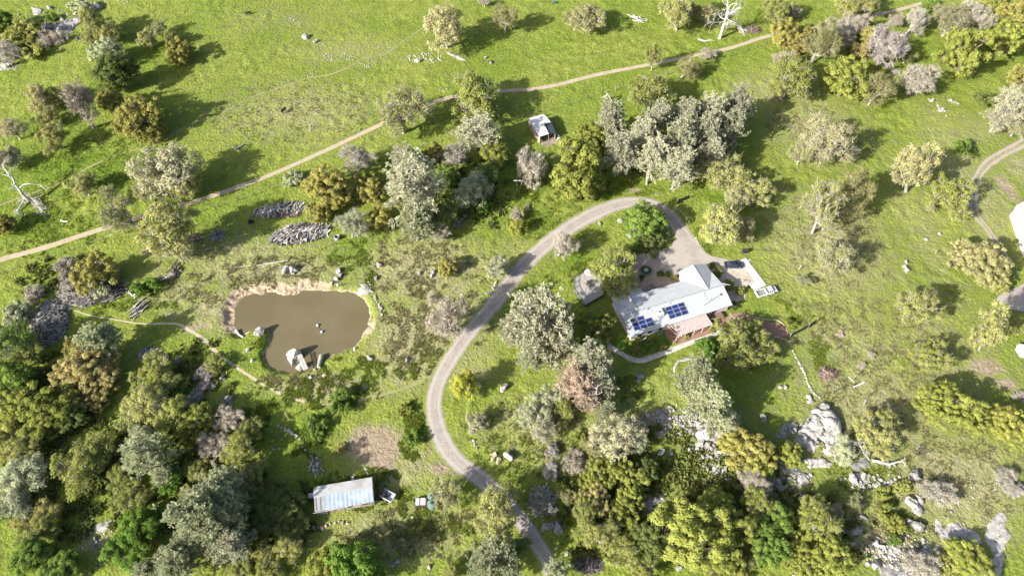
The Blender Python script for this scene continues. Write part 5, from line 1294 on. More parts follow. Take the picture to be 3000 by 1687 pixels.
wall_rect(x1a + ins, x1b - ins, WID - ins - .3, y1 - ins, EH - .165); wall_rect(x2a + ins + .02, x2b - ins, WID - ins - .3, y2 - ins, EH - .165)
for xx in (ins, LEN - ins - .2):      # gable ends
    wl_.v += [HW(xx, ins, EH - .16), HW(xx, WID - ins, EH - .16), HW(xx, mid, RH - .3), HW(xx + .2, ins, EH - .16), HW(xx + .2, WID - ins, EH - .16), HW(xx + .2, mid, RH - .3)]
    n = len(wl_.v) - 6; wl_.f += [(n, n + 1, n + 2), (n + 3, n + 5, n + 4), (n, n + 2, n + 5, n + 3), (n + 1, n + 4, n + 5, n + 2)]
for xa, xb, yo, h in ((x1a, x1b, y1, W1), (x2a, x2b, y2, W2)):
    n = len(wl_.v); xm = (xa + xb) / 2
    wl_.v += [HW(xa + ins, yo - ins, EH - .165), HW(xb - ins, yo - ins, EH - .165), HW(xm, yo - ins, h - .35), HW(xa + ins, yo - ins - .2, EH - .165), HW(xb - ins, yo - ins - .2, EH - .165), HW(xm, yo - ins - .2, h - .35)]
    wl_.f += [(n, n + 1, n + 2), (n + 3, n + 5, n + 4), (n, n + 2, n + 5, n + 3), (n + 1, n + 4, n + 5, n + 2)]
wl_.build('wall', M_WALL, house)
def hbox(a, b, z, sa, sb, sz): 
    q = HW(a, b, z); return q, (sa, sb, sz), math.atan2(ux[1], ux[0])
def hpart(name, mat, a, b, z, sa, sb, sz, parent=None, bevel=0):
    q, s, r = hbox(a, b, z, sa, sb, sz); return Bld().box(q, s, r).build(name, mat, parent or house, bevel=bevel)
for a in (2.5, 5.2, 8.0, 19.2, 22.0):
    f = hpart('window', M_ROOFB, a, ins - .02, 1.5, 1.3, .08, 1.2); hpart('pane', M_GLASS, a, ins - .07, 1.5, 1.1, .04, 1.0, f)
for a in (8.2, 12.0, 15.0):
    f = hpart('window', M_ROOFB, a, WID - ins + .02, 1.5, 1.2, .08, 1.1); hpart('pane', M_GLASS, a, WID - ins + .07, 1.5, 1.0, .04, .9, f)
hpart('garage_door', M_ROOFB, LEN - ins + .03, WID * .62, 1.2, .06, 3.6, 2.2)
# ridge cap and gutter
hpart('ridge_cap', M_RIDGE, LEN / 2, mid, RH + .02, LEN, .16, .05); hpart('gutter', M_ALU, LEN / 2, -.06, EH - .06, LEN, .12, .12)
for xm, yo, h in ((x1m, y1, W1), (x2m, y2, W2)): hpart('ridge_cap', M_RIDGE, xm, (yo + mid) / 2 + .2, h + .02, .14, yo - mid - .4, .05)
# things on the roof plane
k_ = (RH - EH) / mid; sl = math.atan(k_); M3 = Matrix((Vector((ux[0], ux[1], 0)), Vector((uy[0] * math.cos(sl), uy[1] * math.cos(sl), math.sin(sl))), Vector((-uy[0] * math.sin(sl), -uy[1] * math.sin(sl), math.cos(sl))))).transposed()
def roofpt(px, py, dz=0):
    z = 3.6
    for _ in range(6): p = N(px, py, z + dz); b = HL(p)[1]; z = slope_z(b)
    return HL(p)[0], b, z
def on_roof(name, mat, a, b, sa, sb, sz, up, parent):
    q = Vector(HW(a, b, slope_z(b))) + M3 @ Vector((0, 0, up)); return Bld().box(q, (sa, sb, sz), R=M3).build(name, mat, parent)
def array(p_tl, p_tr, p_bl, skip, blank=()):
    a0, b0, _ = roofpt(*p_tl); a1, b1, _ = roofpt(*p_tr); a2, b2, _ = roofpt(*p_bl)
    w_ = (a1 - a0) / 3; h_ = (b0 - b2) / 3
    for i in range(3):
        for j in range(3):
            if (i, j) in skip: continue
            ca = a0 + w_ * (i + .5); cb = b0 - h_ * (j + .5)
            f = on_roof('solar_panel', M_ALU, ca, cb, w_ * .965 - .05, (h_ - .03) / math.cos(sl), .06, .13, house)
            on_roof('cells', M_PVG if (i, j) in blank else M_PV, ca, cb, w_ * .93 - .08, (h_ - .10) / math.cos(sl), .02, .165, f)
q2 = lambda x, y: (1760 + x / 7.156, 840 + y / 7.156)
array(q2(600, 690), q2(1020, 560), q2(700, 935), {(2, 0)}, {(0, 0)})
array(q2(1340, 440), q2(1725, 318), q2(1440, 688), set())
a, b, z = roofpt(*q2(1225, 540), .6)
cool = thing('evaporative_cooler', 'white box cooler with a round fan between the two blue panel arrays', 'roof cooler', HW(a, b, z - .1), math.atan2(ux[1], ux[0]))
Bld().prism([(-.95, -.85), (.95, -.85), (.95, .85), (-.95, .85)], -.25, 1.0).build('body', M_ROOFB, cool, bevel=.08)
Bld().lathe((0.1, 0, 1.0), [(.34, 0), (.34, .1), (.26, .1), (.24, .04)], 20).build('fan_ring', M_ALU, cool)
Bld().lathe((0.1, 0, 1.02), [(.22, .03), (.22, .06)], 16).build('fan', M_DARK, cool)
for s in (-1, 1): Bld().box((s * .955, 0, .45), (.05, 1.4, .8)).build('louvre', M_ALU, cool)
# vents, mast and dish
for (x, y, r, h) in [(970,485,.12,.5),(1040,515,.08,.35),(600,860,.14,.5),(1140,735,.06,.5),(2160,150,.12,.25),(1435,365,.10,.4),(920,270,.07,.3),(2170,205,.07,.3),(2195,275,.08,.4),(2290,265,.07,.35)]:
    a, b, z = roofpt(*q2(x, y)); q = HW(a, b, z); Bld().tube((q[0], q[1], z - .1), (q[0], q[1], z + h), r, n=10).build('vent_pipe', M_ALU, house)
a, b, z = roofpt(*q2(2150, 400)); q = HW(a, b, z)
mast = thing('antenna_mast', 'thin white mast with stays near the right end of the white roof', 'antenna mast', (q[0], q[1], z))
Bld().tube((0, 0, 0), (0, 0, 3.4), .07).build('mast', M_ROOFB, mast); Bld().lathe((0, 0, 3.3), [(.05, 0), (.28, .15), (.3, .3), (.1, .34)], 12).build('antenna_head', M_ALU, mast)
Bld().tube((0, 0, 2.2), (1.6, 1.4, .35), .012, n=4).tube((0, 0, 2.2), (-1.5, .9, .2), .012, n=4).build('stay_wire', M_ALU, mast)
a, b = LEN + .2, WID * .46; q = HW(a, b, 4.6)
tvm = thing('roof_aerial', 'small white aerial on the right gable end of the house', 'aerial', (q[0], q[1], 4.2))
Bld().tube((0, 0, -.6), (0, 0, .9), .05).build('pole', M_ROOFB, tvm); Bld().tube((-1, .2, .85), (1, -.2, .85), .06).tube((-.5, -.3, .87), (-.3, .5, .87), .04).build('arm', M_ROOFB, tvm)
# ------------------------------------------------ patio cover, its posts and what stands under it
PC = [N(*q2(1520, 765), 2.5), N(*q2(2180, 545), 2.5), N(*q2(2345, 795), 2.3), N(*q2(1605, 1045), 2.3)]
pc = thing('patio_cover', 'flat pink ribbed patio cover on posts along the south wall of the house', 'patio cover')
Bld().slab([(PC[0][0], PC[0][1], 2.55), (PC[1][0], PC[1][1], 2.55), (PC[2][0], PC[2][1], 2.3), (PC[3][0], PC[3][1], 2.3)], .07).build('cover_panel', M_PINK, pc)
rb = Bld()
for k in range(0, 15):
    t_ = k / 14; p = PC[0] + (PC[1] - PC[0]) * t_; q = PC[3] + (PC[2] - PC[3]) * t_
    rb.tube((p[0], p[1], 2.575), (q[0], q[1], 2.325), .035, n=4)
rb.build('rib', mat_var('pink_rib', (.36, .29, .27), (.40, .33, .30), 2, .7), pc)
for k in range(5):
    p = PC[3] + (PC[2] - PC[3]) * (k / 4 * .98 + .01) + (PC[0] - PC[3]) * .04; Bld().box((p[0], p[1], 1.15), (.14, .14, 2.28)).build('post', M_WOODP, pc)
for (x0, y0, x1, y1_) in ((1380, 800, 1640, 1060), (1440, 790, 1700, 1040)):
    p = N(*q2(x0, y0), 2.2); q = N(*q2(x1, y1_), 2.2); Bld().tube((p[0], p[1], 2.2), (q[0], q[1], 2.2), .09, n=4).build('rafter', M_WOODP, pc)
tb = thing('patio_table', 'dark patio table in the open strip beside the pink patio cover', 'table', (*N(*q2(2400, 660)), .13), math.atan2(ux[1], ux[0]))
Bld().box((0, 0, .74), (3.6, 1.7, .06)).build('tabletop', mat_var('table_wood', (.15, .09, .075), (.2, .13, .1), 2), tb, bevel=.02)
for sx in (-1, 1):
    for sy in (-1, 1): Bld().box((sx * 1.6, sy * .7, .36), (.09, .09, .70)).build('leg', M_DARK, tb)
# garden bed with a low wall under the house's lower left corner
gb = [N(*q2(x, y)) for x, y in [(655,1030),(680,1090),(740,1150),(830,1150),(940,1095),(950,1050)]]
bw = Bld()
for k in range(len(gb) - 1):
    p, q = gb[k], gb[k + 1]; d = unit(q - p); nn = np.array([-d[1], d[0]]) * .14; e = d * .06
    bw.prism([p + nn - e, q + nn + e, q - nn + e, p - nn - e], 0, .5 + k * .003)
tag(bw.build('planter_wall', mat_var('wall_stone', (.42, .37, .33), (.5, .45, .41), 2)), 'low pale curved planter wall at the lower left corner of the house', 'garden wall')
# low curb wires along the brown path
cb = [W(x, y) for x, y in [(1836,788),(1842,798),(1856,803),(1872,796),(1888,793),(1905,800),(1930,804),(1955,806),(1972,818),(1982,838)]]
cs = spline(np.array(cb), .6); kb = Bld()
for k in range(len(cs) - 1): kb.tube((cs[k][0], cs[k][1], .1), (cs[k + 1][0], cs[k + 1][1], .1), .09, n=4, cap=False)
tag(kb.build('garden_edging', mat_var('edging_stone', (.44, .36, .29), (.5, .42, .34), 2)), 'thin pale curving edging along the upper side of the brown path', 'edging')
# ------------------------------------------------ white concrete strip, deck, fountain
b = Bld().prism([tuple(p) for p in SLAB], -.1, .22); tag(b.build('concrete_slab', M_CONC), kind='structure')
dk = thing('timber_deck', 'raised grey timber deck with a dark railing left of the house', 'deck')
Bld().prism([tuple(p) for p in DECK], .72, .9).build('deck_floor', M_DECK, dk)
sk = Bld(); pcn = np.mean(DECK, 0)
for k in range(len(DECK)):
    p = pcn + (DECK[k] - pcn) * .97; q = pcn + (DECK[(k + 1) % len(DECK)] - pcn) * .97
    sk.slab([(p[0], p[1], .715), (q[0], q[1], .715), (q[0] * .999 + pcn[0] * .001, q[1] * .999 + pcn[1] * .001, .71), (p[0] * .995 + pcn[0] * .005, p[1] * .995 + pcn[1] * .005, .71)], .8)
sk.build('skirt', M_DARK, dk)
for k in (5, 0, 1, 4):
    p = DECK[k]; q = DECK[(k + 1) % len(DECK)]; n = max(2, int(np.linalg.norm(q - p) / 1.6))
    if k == 1: continue
    r_ = Bld(); r_.tube((p[0], p[1], 1.9), (q[0], q[1], 1.9), .06, n=6); r_.tube((p[0], p[1], 1.1), (q[0], q[1], 1.1), .04, n=4)
    for j in range(n * 7):
        s = p + (q - p) * (j + .5) / (n * 7); r_.tube((s[0], s[1], 1.1), (s[0], s[1], 1.87), .018, n=4, cap=False)
    r_.build('railing', M_DARK, dk)
    for j in range(n):
        s = p + (q - p) * j / n; Bld().box((s[0], s[1], 1.4), (.11, .11, 1.06)).build('post', M_DARK, dk)
q1 = lambda x, y: (1660 + x / 7.156, 680 + y / 7.156)
for (x, y, lab) in ((430, 1060, 'wooden deck chair facing right on the grey timber deck'), (440, 1130, 'second wooden deck chair, nearest the house, on the grey timber deck')):
    c = thing('deck_chair', lab, 'chair', (*N(*q1(x, y), 1.0), .9), .6 if y < 1100 else 1.3)
    Bld().box((0, 0, .42), (.7, .7, .07)).build('seat', M_WOODP, c); Bld().box((-.33, 0, .8), (.07, .7, .7)).build('backrest', M_WOODP, c)
    for sx in (-1, 1):
        for sy in (-1, 1): Bld().box((sx * .28, sy * .28, .195), (.07, .07, .38)).build('leg', M_WOODP, c)
um = thing('patio_umbrella', 'closed grey umbrella lying over the grey timber deck', 'umbrella', (*N(*q1(470, 870), 1.5), .9), .9)
Bld().lathe((0, 0, 0), [(.3, 0), (.3, .08), (.04, .12), (.04, 1.2)], 12).build('pole', M_ALU, um); Bld().lathe((0, 0, 1.3), [(1.3, 0), (.9, .35), (.3, .75), (.03, .9)], 6).build('canopy', M_DECK, um)
fx, fy = N(*q1(1665, 800), .4)
fo = thing('garden_fountain', 'round planted stone ring with a small inner basin in the courtyard', 'fountain', (fx, fy, .1))
M_STONE = mat_var('ring_stone', (.20, .18, .16), (.29, .26, .235), 3, .9)
Bld().lathe((0, 0, 0), [(1.62, 0), (1.62, .45), (1.40, .46), (1.38, .1), (.1, .1)], 32).build('outer_ring', M_STONE, fo)
Bld().lathe((0, 0, 0.1), [(1.37, 0.02), (1.3, .22), (.5, .26), (.02, .26)], 24).build('planting', mat_var('bed_green', (.02, .05, .015), (.05, .09, .03), 4, .95), fo)
Bld().lathe((0, 0, .35), [(.55, 0), (.55, .22), (.42, .22), (.40, .06), (.02, .06)], 24).build('basin', mat_var('basin_stone', (.38, .35, .32), (.45, .42, .39), 3), fo)
for (x, y, w_, d_, lab) in [(1335,680,.9,.7,'square wooden planter box near the upper left of the courtyard'),(1650,455,.9,.9,'dark potted shrub at the top of the courtyard, left of two'),(1745,555,.8,.6,'low wooden box beside the top of the courtyard'),(1560,1040,.7,.5,'small planter at the foot of the fountain'),(1340,720,1.0,.6,'dark red box beside the square wooden planter')]:
    p = N(*q1(x, y)); o = thing('planter', lab, 'planter', (p[0], p[1], .1), .5)
    Bld().box((0, 0, .25), (w_, d_, .46)).build('pot', M_WOODP if 'wooden' in lab or 'small' in lab else M_PATIO, o, bevel=.03)
    Bld().lathe((0, 0, .46), [(.3, 0), (.42, .2), (.3, .45), (.05, .55)], 7).build('plant', PAL['dark'] if 'dark' in lab else PAL['ygdk'], o)
for (x, y, r, pal, lab) in [(1970,860,10,'green','round green courtyard shrub beside the house wing'),(2130,885,7,'bright','small ball shrub nearest the gable of the house wing'),(1830,500,9,'green','loose green shrub at the top right of the courtyard'),(1570,930,8,'dark','dark narrow shrub below the fountain'),(2280,960,9,'gold','golden low shrub against the house wall in the courtyard'),(1780,1160,11,'pink','dry brown shrub against the courtyard wall of the house'),
   (1400,420,14,'ygdk','dark shrub at the upper left of the courtyard'),(1290,560,12,'dark','black-green shrub beside the deck oak at the courtyard'),(1480,130,12,'dark','dark shrub beside the white rocks above the courtyard')]:
    X_, Y_ = q1(x, y); plant(X_ / FV, Y_ / FV, r, 'bush', pal, lab, group=G3)
for (x, y, r, pal, lab) in [(770,420,9,'ygdk','small dry shrub in the shaded bed by the house, nearest the dark car'),(880,560,13,'ygdk','shrub in the middle of the shaded bed right of the house wing'),(1120,840,16,'ygdk','larger shrub in the shaded bed at the right gable'),(1320,930,14,'ygdk','loose shrub right of the larger one in the shaded bed at the gable'),(1190,1250,12,'dark','dark shrub at the lower right corner of the house')]:
    X_, Y_ = 1980 + x / 7.156, 720 + y / 7.156; plant(X_ / FV, Y_ / FV, r, 'bush', pal, lab, group=G3)
for (x, y, r, pal, lab) in [(850,1010,9,'yg','yellow shrub in the walled bed at the lower left of the house'),(1240,960,8,'greyg','grey-green shrub beside the path south of the house'),(1280,1240,12,'ygdk','dark garden shrub at the right of the shaded lawn'),(730,1350,10,'brown','maroon flowering shrub in the shaded garden'),(2320,900,9,'yg','shrub at the foot of the pink patio cover, right'),(1790,1040,8,'yg','thin shrub at the foot of the pink patio cover, middle')]:
    X_, Y_ = q2(x, y); plant(X_ / FV, Y_ / FV, r, 'bush', pal, lab, group=G3)
# ================================================================== VEHICLES
def loft(rows, n_w=2):
    """rows: x, half width low, half width high, z low, z mid, z high -> closed shell"""
    b = Bld(); m = 8
    for (x, w0, w1, w2, z0, z1, z2) in rows:
        b.v += [(x, -w0, z0), (x, -w1, (z0 + z1) * .5), (x, -w1, z1), (x, -w2, z2), (x, w2, z2), (x, w1, z1), (x, w1, (z0 + z1) * .5), (x, w0, z0)]
    for k in range(len(rows) - 1):
        for i in range(m):
            j = (i + 1) % m; b.f.append((k * m + i, k * m + j, (k + 1) * m + j, (k + 1) * m + i))
    b.f.append(tuple(range(m - 1, -1, -1))); e = (len(rows) - 1) * m; b.f.append(tuple(range(e, e + m)))
    return b
def wheels(root, xs, hw, r, wd=.22):
    ty = mat_var('tyre', (.015, .015, .015), (.03, .03, .03), 4, .85); ri = M_ALU
    for x in xs:
        for s in (-1, 1):
            t = Bld().tube((x, s * (hw - wd), r), (x, s * hw, r), r, n=20).build('wheel', ty, root)
            Bld().tube((x, s * (hw - .02), r), (x, s * (hw + .012), r), r * .62, n=14).build('rim', ri, t)
paint_d = NT('paint_dark_blue', .18); paint_d.b.inputs['Coat Weight'].default_value = .6; paint_d.b.inputs['Specular IOR Level'].default_value = .5
M_PAINTD = paint_d.out(paint_d.mix(paint_d.ramp(paint_d.noise(.8, 2), .3, .7), (.012, .017, .035), (.018, .025, .05)))
paint_w = NT('paint_white', .25); paint_w.b.inputs['Coat Weight'].default_value = .4
M_PAINTW = paint_w.out(paint_w.mix(paint_w.ramp(paint_w.noise(.8, 2), .3, .7), (.54, .54, .54), (.6, .6, .6)))
M_RED = mat_var('lamp_red', (.35, .01, .01), (.45, .02, .02), 3, .3); M_LAMP = mat_var('lamp_clear', (.6, .6, .58), (.7, .7, .7), 3, .2)
p0 = N(1980 + 1020 / 7.156, 720 + 405 / 7.156, .6); p1 = N(1980 + 1412 / 7.156, 720 + 408 / 7.156, .6); pm = (p0 + p1) / 2; an = math.atan2(*(p1 - p0)[::-1])
car = thing('parked_car', 'dark blue sedan parked on the tan gravel beside the white concrete strip', 'car', (pm[0], pm[1] + .1, .09), an)
loft([(-2.38,.70,.74,.66,.42,.62,.78),(-2.25,.82,.86,.76,.22,.70,.92),(-1.6,.88,.91,.80,.2,.80,.98),(-.4,.90,.925,.80,.2,.82,.96),(.9,.90,.92,.78,.2,.80,.94),(1.7,.88,.90,.72,.2,.72,.86),(2.2,.80,.84,.62,.24,.60,.72),(2.36,.66,.70,.5,.36,.52,.60)]).build('body', M_PAINTD, car, smooth=False, bevel=.04)
loft([(-1.85,.72,.72,.66,.90,.92,.95),(-1.15,.74,.72,.60,.90,1.08,1.36),(-.5,.76,.72,.60,.90,1.14,1.44),(.3,.76,.72,.58,.90,1.12,1.40),(1.15,.72,.72,.66,.88,.90,.92)]).build('window_band', M_GLASS, car)
loft([(-1.02,.56,.58,.54,1.37,1.39,1.42),(-.5,.58,.60,.56,1.42,1.44,1.475),(.25,.56,.58,.54,1.38,1.40,1.43)]).build('roof', M_PAINTD, car)
for s in (-1, 1):
    Bld().box((-2.28, s * .66, .72), (.16, .34, .16)).build('taillight', M_RED, car); Bld().box((2.16, s * .6, .60), (.26, .3, .12)).build('headlight', M_LAMP, car); Bld().box((.75, s * .97, .98), (.16, .2, .12)).build('mirror', M_PAINTD, car)
wheels(car, (-1.42, 1.42), .93, .33)
p0 = N(1980 + 1690 / 7.156, 720 + 1010 / 7.156, .9); p1 = N(1980 + 2120 / 7.156, 720 + 890 / 7.156, .9); pm = (p0 + p1) / 2; an = math.atan2(*(p1 - p0)[::-1])
tk = thing('pickup_truck', 'white crew cab pickup with an open bed parked on the grass', 'pickup truck', (pm[0], pm[1], ground_z(pm[0], pm[1])), an)
L2 = np.linalg.norm(p1 - p0) / 2
lo = loft([(-.15,.88,.95,.90,.35,.85,1.12),(1.0,.9,.96,.86,.35,.85,1.14),(1.9,.9,.96,.84,.35,.88,1.14),(2.5,.86,.92,.70,.4,.82,1.06),(2.72,.76,.80,.55,.45,.7,.92)]); lo.build('body', M_PAINTW, tk, bevel=.04)
Bld().box((-1.45, 0, .62), (2.6, 1.78, .16)).build('bed_floor', mat_var('bed_liner', (.16, .155, .15), (.22, .215, .21), 4, .8), tk)
for s in (-1, 1): Bld().box((-1.45, s * .92, .82), (2.62, .12, .60)).build('bed_side', M_PAINTW, tk, bevel=.03)
Bld().box((-2.72, 0, .80), (.09, 1.72, .54)).build('tailgate', M_PAINTW, tk); Bld().box((-.2, 0, .9), (.08, 1.7, .55)).build('bed_front', M_PAINTW, tk)
loft([(-.18,.80,.82,.72,1.08,1.12,1.18),(.05,.80,.82,.68,1.08,1.40,1.72),(1.0,.80,.82,.66,1.08,1.42,1.74),(1.75,.78,.80,.72,1.08,1.12,1.16)]).build('window_band', M_GLASS, tk)
loft([(.0,.66,.69,.66,1.69,1.73,1.79),(.4,.68,.71,.67,1.73,1.77,1.83),(1.22,.64,.67,.63,1.62,1.66,1.72)]).build('cab_roof', M_PAINTW, tk)
for s in (-1, 1):
    for x in (.15, .7, 1.25): Bld().box((x, s * .77, 1.40), (.11, .10, .62)).build('door_pillar', M_PAINTW, tk)
    Bld().box((2.62, s * .62, .82), (.2, .34, .2)).build('headlight', M_LAMP, tk); Bld().box((-2.73, s * .88, .85), (.08, .12, .35)).build('taillight', M_RED, tk); Bld().box((1.45, s * 1.06, 1.2), (.14, .26, .22)).build('mirror', M_DARK, tk)
Bld().box((2.76, 0, .5), (.12, 1.7, .2)).build('bumper', M_ALU, tk)
wheels(tk, (-1.75, 1.75), .97, .40, .26)

# ================================================================== BARN (long white shed at the bottom)
q7 = lambda x, y: (880 + x / 6.133, 1370 + y / 6.133)
NW_, NE_, SE_, SW_ = N(*q7(222, 352), 2.9), N(*q7(1262, 160), 2.9), N(*q7(1315, 615), 2.8), N(*q7(262, 790), 2.8)
bx = unit(((NE_ - NW_) + (SE_ - SW_)) / 2); by = np.array([-bx[1], bx[0]]); BL = (np.linalg.norm(NE_ - NW_) + np.linalg.norm(SE_ - SW_)) / 2
bo = SW_; BW = np.mean([np.dot(NW_ - bo, by), np.dot(NE_ - bo, by)])
def BP(a, b, z): q = bo + bx * a + by * b; return (q[0], q[1], z)
barn = thing('long_shed', 'long low shed with a white roof half and a ribbed pale blue roof half', 'shed')
rg = BW * .565
Bld().slab([BP(0, rg, 3.32), BP(BL, rg, 3.32), BP(BL, BW, 2.9), BP(.25, BW, 2.9), BP(-.15, BW - .3, 2.92), BP(-.2, rg + .2, 3.28)], .12).build('roof_panel', mat_var('white_membrane', (.34, .34, .33), (.39, .39, .38), .7, .6, 5, 'world', .05, c3=(.30, .285, .26), s3=.4), barn)
t = NT('ribbed_metal', .5); 
vm = t.add('ShaderNodeVectorMath', operation='DOT_PRODUCT'); t.l.new(t.pos(), vm.inputs[0]); vm.inputs[1].default_value = (bx[0], bx[1], 0)
st_ = t.math('SINE', t.math('MULTIPLY', vm.outputs['Value'], 2 * math.pi / .86))
cc = t.mix(t.ramp(st_, -.3, .5, 0, .85), (.20, .27, .33), (.33, .37, .40)); cc = t.mix(t.ramp(t.noise(.35, 3), .42, .62, 0, .8), cc, (.36, .39, .41)); M_RIB = t.out(cc)
f2 = Bld(); rib0 = 2.0
f2.slab([BP(rib0, .0, 2.74), BP(BL, .0, 2.74), BP(BL, rg - .05, 3.22), BP(rib0, rg - .05, 3.22)], .08)
for k in range(26):
    a = rib0 + (BL - rib0) * (k + .5) / 26; f2.tube(BP(a, 0.02, 2.745), BP(a, rg - .06, 3.225), .03, n=4)
f2.build('ribbed_roof', M_RIB, barn)
Bld().slab([BP(-.05, .05, 2.70), BP(rib0 - .02, .05, 2.70), BP(rib0 - .02, rg - .05, 3.20), BP(-.05, rg - .05, 3.20)], .07).build('porch_roof', mat_var('grey_panel', (.22, .22, .23), (.27, .27, .28), 1.2, .6), barn)
for k in range(6):
    for r_ in (.28, 1.15):
        c = BP(r_, .35 + k * (rg - .8) / 5, 2.78 + (.35 + k * (rg - .8) / 5) / rg * .5); Bld().box(c, (.12, .22, .05), math.atan2(bx[1], bx[0])).build('roof_batten', M_DARK, barn)
Bld().slab([BP(-.1, rg, 3.34), BP(BL, rg, 3.34), BP(BL, rg - .12, 3.33), BP(-.1, rg - .12, 3.33)], .06).build('ridge_cap', M_ALU, barn)
Bld().prism([BP(rib0 + .2, .3, 0)[:2], BP(BL - .15, .3, 0)[:2], BP(BL - .15, BW - .2, 0)[:2], BP(.3, BW - .2, 0)[:2], BP(.3, rg, 0)[:2], BP(rib0 + .2, rg - .02, 0)[:2]], 0, 2.64).build('wall', mat_var('barn_wood', (.30, .24, .20), (.42, .36, .32), 1.6, .9, c3=(.18, .14, .12), s3=.6), barn)
for a in (3.5, 6.5, 9.5): 
    f = Bld().box(BP(a, .27, 1.5), (1.0, .07, .8), math.atan2(bx[1], bx[0])).build('window', M_ROOFB, barn); Bld().box(BP(a, .22, 1.5), (.85, .04, .65), math.atan2(bx[1], bx[0])).build('pane', M_GLASS, f)
Bld().box(BP(5.0, .26, 1.05), (.9, .06, 2.0), math.atan2(bx[1], bx[0])).build('door', M_WOOD, barn)
Bld().tube(BP(-.4, -.12, 2.6), BP(BL * .55, -.12, 2.6), .06).build('gutter', M_ALU, barn)
for a in (0.1, rib0): Bld().box(BP(a, .15, 1.3), (.12, .12, 2.6)).build('post', M_WOOD, barn)
Bld().prism([BP(.15, .2, 0)[:2], BP(rib0, .2, 0)[:2], BP(rib0, rg, 0)[:2], BP(.15, rg, 0)[:2]], 0, .3).build('porch_floor', M_DECK, barn)
def crate(name, lab, cat, x, y, z, size, mat, rz=0, lid=None):
    p = N(x, y, z); o = thing(name, lab, cat, (p[0], p[1], 0), rz)
    Bld().box((0, 0, size[2] / 2 + .02), size).build('body', mat, o, bevel=.03)
    Bld().box((0, 0, size[2] + .05), (size[0] * 1.04, size[1] * 1.04, .06)).build('lid', lid or mat, o, bevel=.01)
    return o
crate('utility_box', 'white utility box standing against the left end of the long shed', 'box', *q7(182, 492), 1.0, (.9, .9, 1.0), M_ROOFB, .2)
crate('cooling_unit', 'grey cooling unit at the right end of the long shed', 'cooling unit', *q7(1340, 560), .8, (.8, .9, .8), M_ALU, .2, M_DARK)
crate('utility_box', 'small white box on the grass behind the long shed', 'box', *q7(940, 183), .6, (.45, .7, .5), M_ROOFB, .1)
p = N(*q7(1230, 150), 0); pol = thing('light_pole', 'thin white pole at the upper right corner of the long shed', 'pole', (p[0], p[1], 0))
Bld().tube((0, 0, 0), (0, 0, 4.2), .05).build('pole', M_ROOFB, pol); Bld().tube((-.3, 0, 4.15), (.3, 0, 4.2), .05).build('arm', M_ROOFB, pol)
# trailer
pm = N(*q7(1572, 500), .8); pa = N(*q7(1450, 440), .8); pb = N(*q7(1690, 560), .8); an = math.atan2(*(pb - pa)[::-1])
tr = thing('utility_trailer', 'small white utility trailer with a brown tailgate right of the long shed', 'trailer', (pm[0], pm[1], 0), an)
Bld().box((0, 0, .62), (2.7, 1.7, .12)).build('floor', M_ALU, tr)
for s in (-1, 1): Bld().box((0, s * .86, .92), (2.7, .07, .62)).build('side_panel', M_PAINTW, tr)
Bld().box((-1.42, 0, .9), (.35, 1.9, .55)).build('tailgate', mat_var('rust_brown', (.12, .045, .03), (.18, .08, .055), 3, .8), tr); Bld().box((1.36, 0, .92), (.07, 1.66, .62)).build('front_panel', M_PAINTW, tr)
Bld().tube((1.3, .5, .5), (2.1, 0, .45), .04).tube((1.3, -.5, .5), (2.1, 0, .45), .04).build('tongue', M_ALU, tr)
wheels(tr, (-.1,), 1.0, .32, .18)
for (x, y, w_, d_) in ((-.6, .3, .5, .45), (-.3, -.3, .6, .5), (.2, .35, .35, .3), (.05, -.1, .5, .2)):
    tag(Bld().box((0, 0, 0), (w_, d_, .3)).build('scrap_box', M_DARK, None), 'dark scrap lying inside the small white utility trailer', 'scrap', 'scrap in the trailer')
    o = bpy.context.scene.collection.objects[-1]; q = Matrix.Rotation(an, 3, 'Z') @ Vector((x, y, .84)); o.location = (pm[0] + q.x, pm[1] + q.y, q.z); o.rotation_euler = (0, 0, an + x)
# water tanks and chest
def tank(x, y, r, h, lab, mat):
    p = N(x, y, h); o = thing('water_tank', lab, 'water tank', (p[0], p[1], 0))
    Bld().lathe((0, 0, 0), [(r, 0), (r, h * .3), (r * 1.02, h * .31), (r, h * .33), (r, h * .8), (r * .8, h * .95), (r * .3, h)], 28).build('tank_body', mat, o, smooth=False)
    Bld().lathe((0, 0, h), [(r * .33, -.06), (r * .33, .08), (r * .1, .12)], 16).build('hatch', M_DARK, o); return o
M_TANK = mat_var('tank_green', (.10, .15, .13), (.14, .20, .17), 2, .5)
tank(*q7(2360, 625), .95, 2.0, 'dark green round water tank under the thin pale oak, lower of two', M_TANK)
tank(*q7(2345, 490), .75, 1.6, 'dark green round water tank under the thin pale oak, upper of two', M_TANK)
p = N(*q7(2170, 610), .9); ch = thing('pump_box', 'dark wooden box with white lids beside the green water tanks', 'pump box', (p[0], p[1], 0), .05)
Bld().box((0, 0, .45), (2.5, 1.8, .88)).build('crate', mat_var('dark_wood', (.05, .035, .03), (.08, .06, .05), 3), ch)
for x in (-.72, .38): Bld().box((x, .08, .93), (1.0 if x > 0 else .75, 1.4, .1)).build('lid', M_PAINTW, ch, bevel=.04)
Bld().lathe((1.1, .5, .95), [(.3, 0), (.3, .25), (.12, .3)], 14).build('pump', M_DARK, ch)
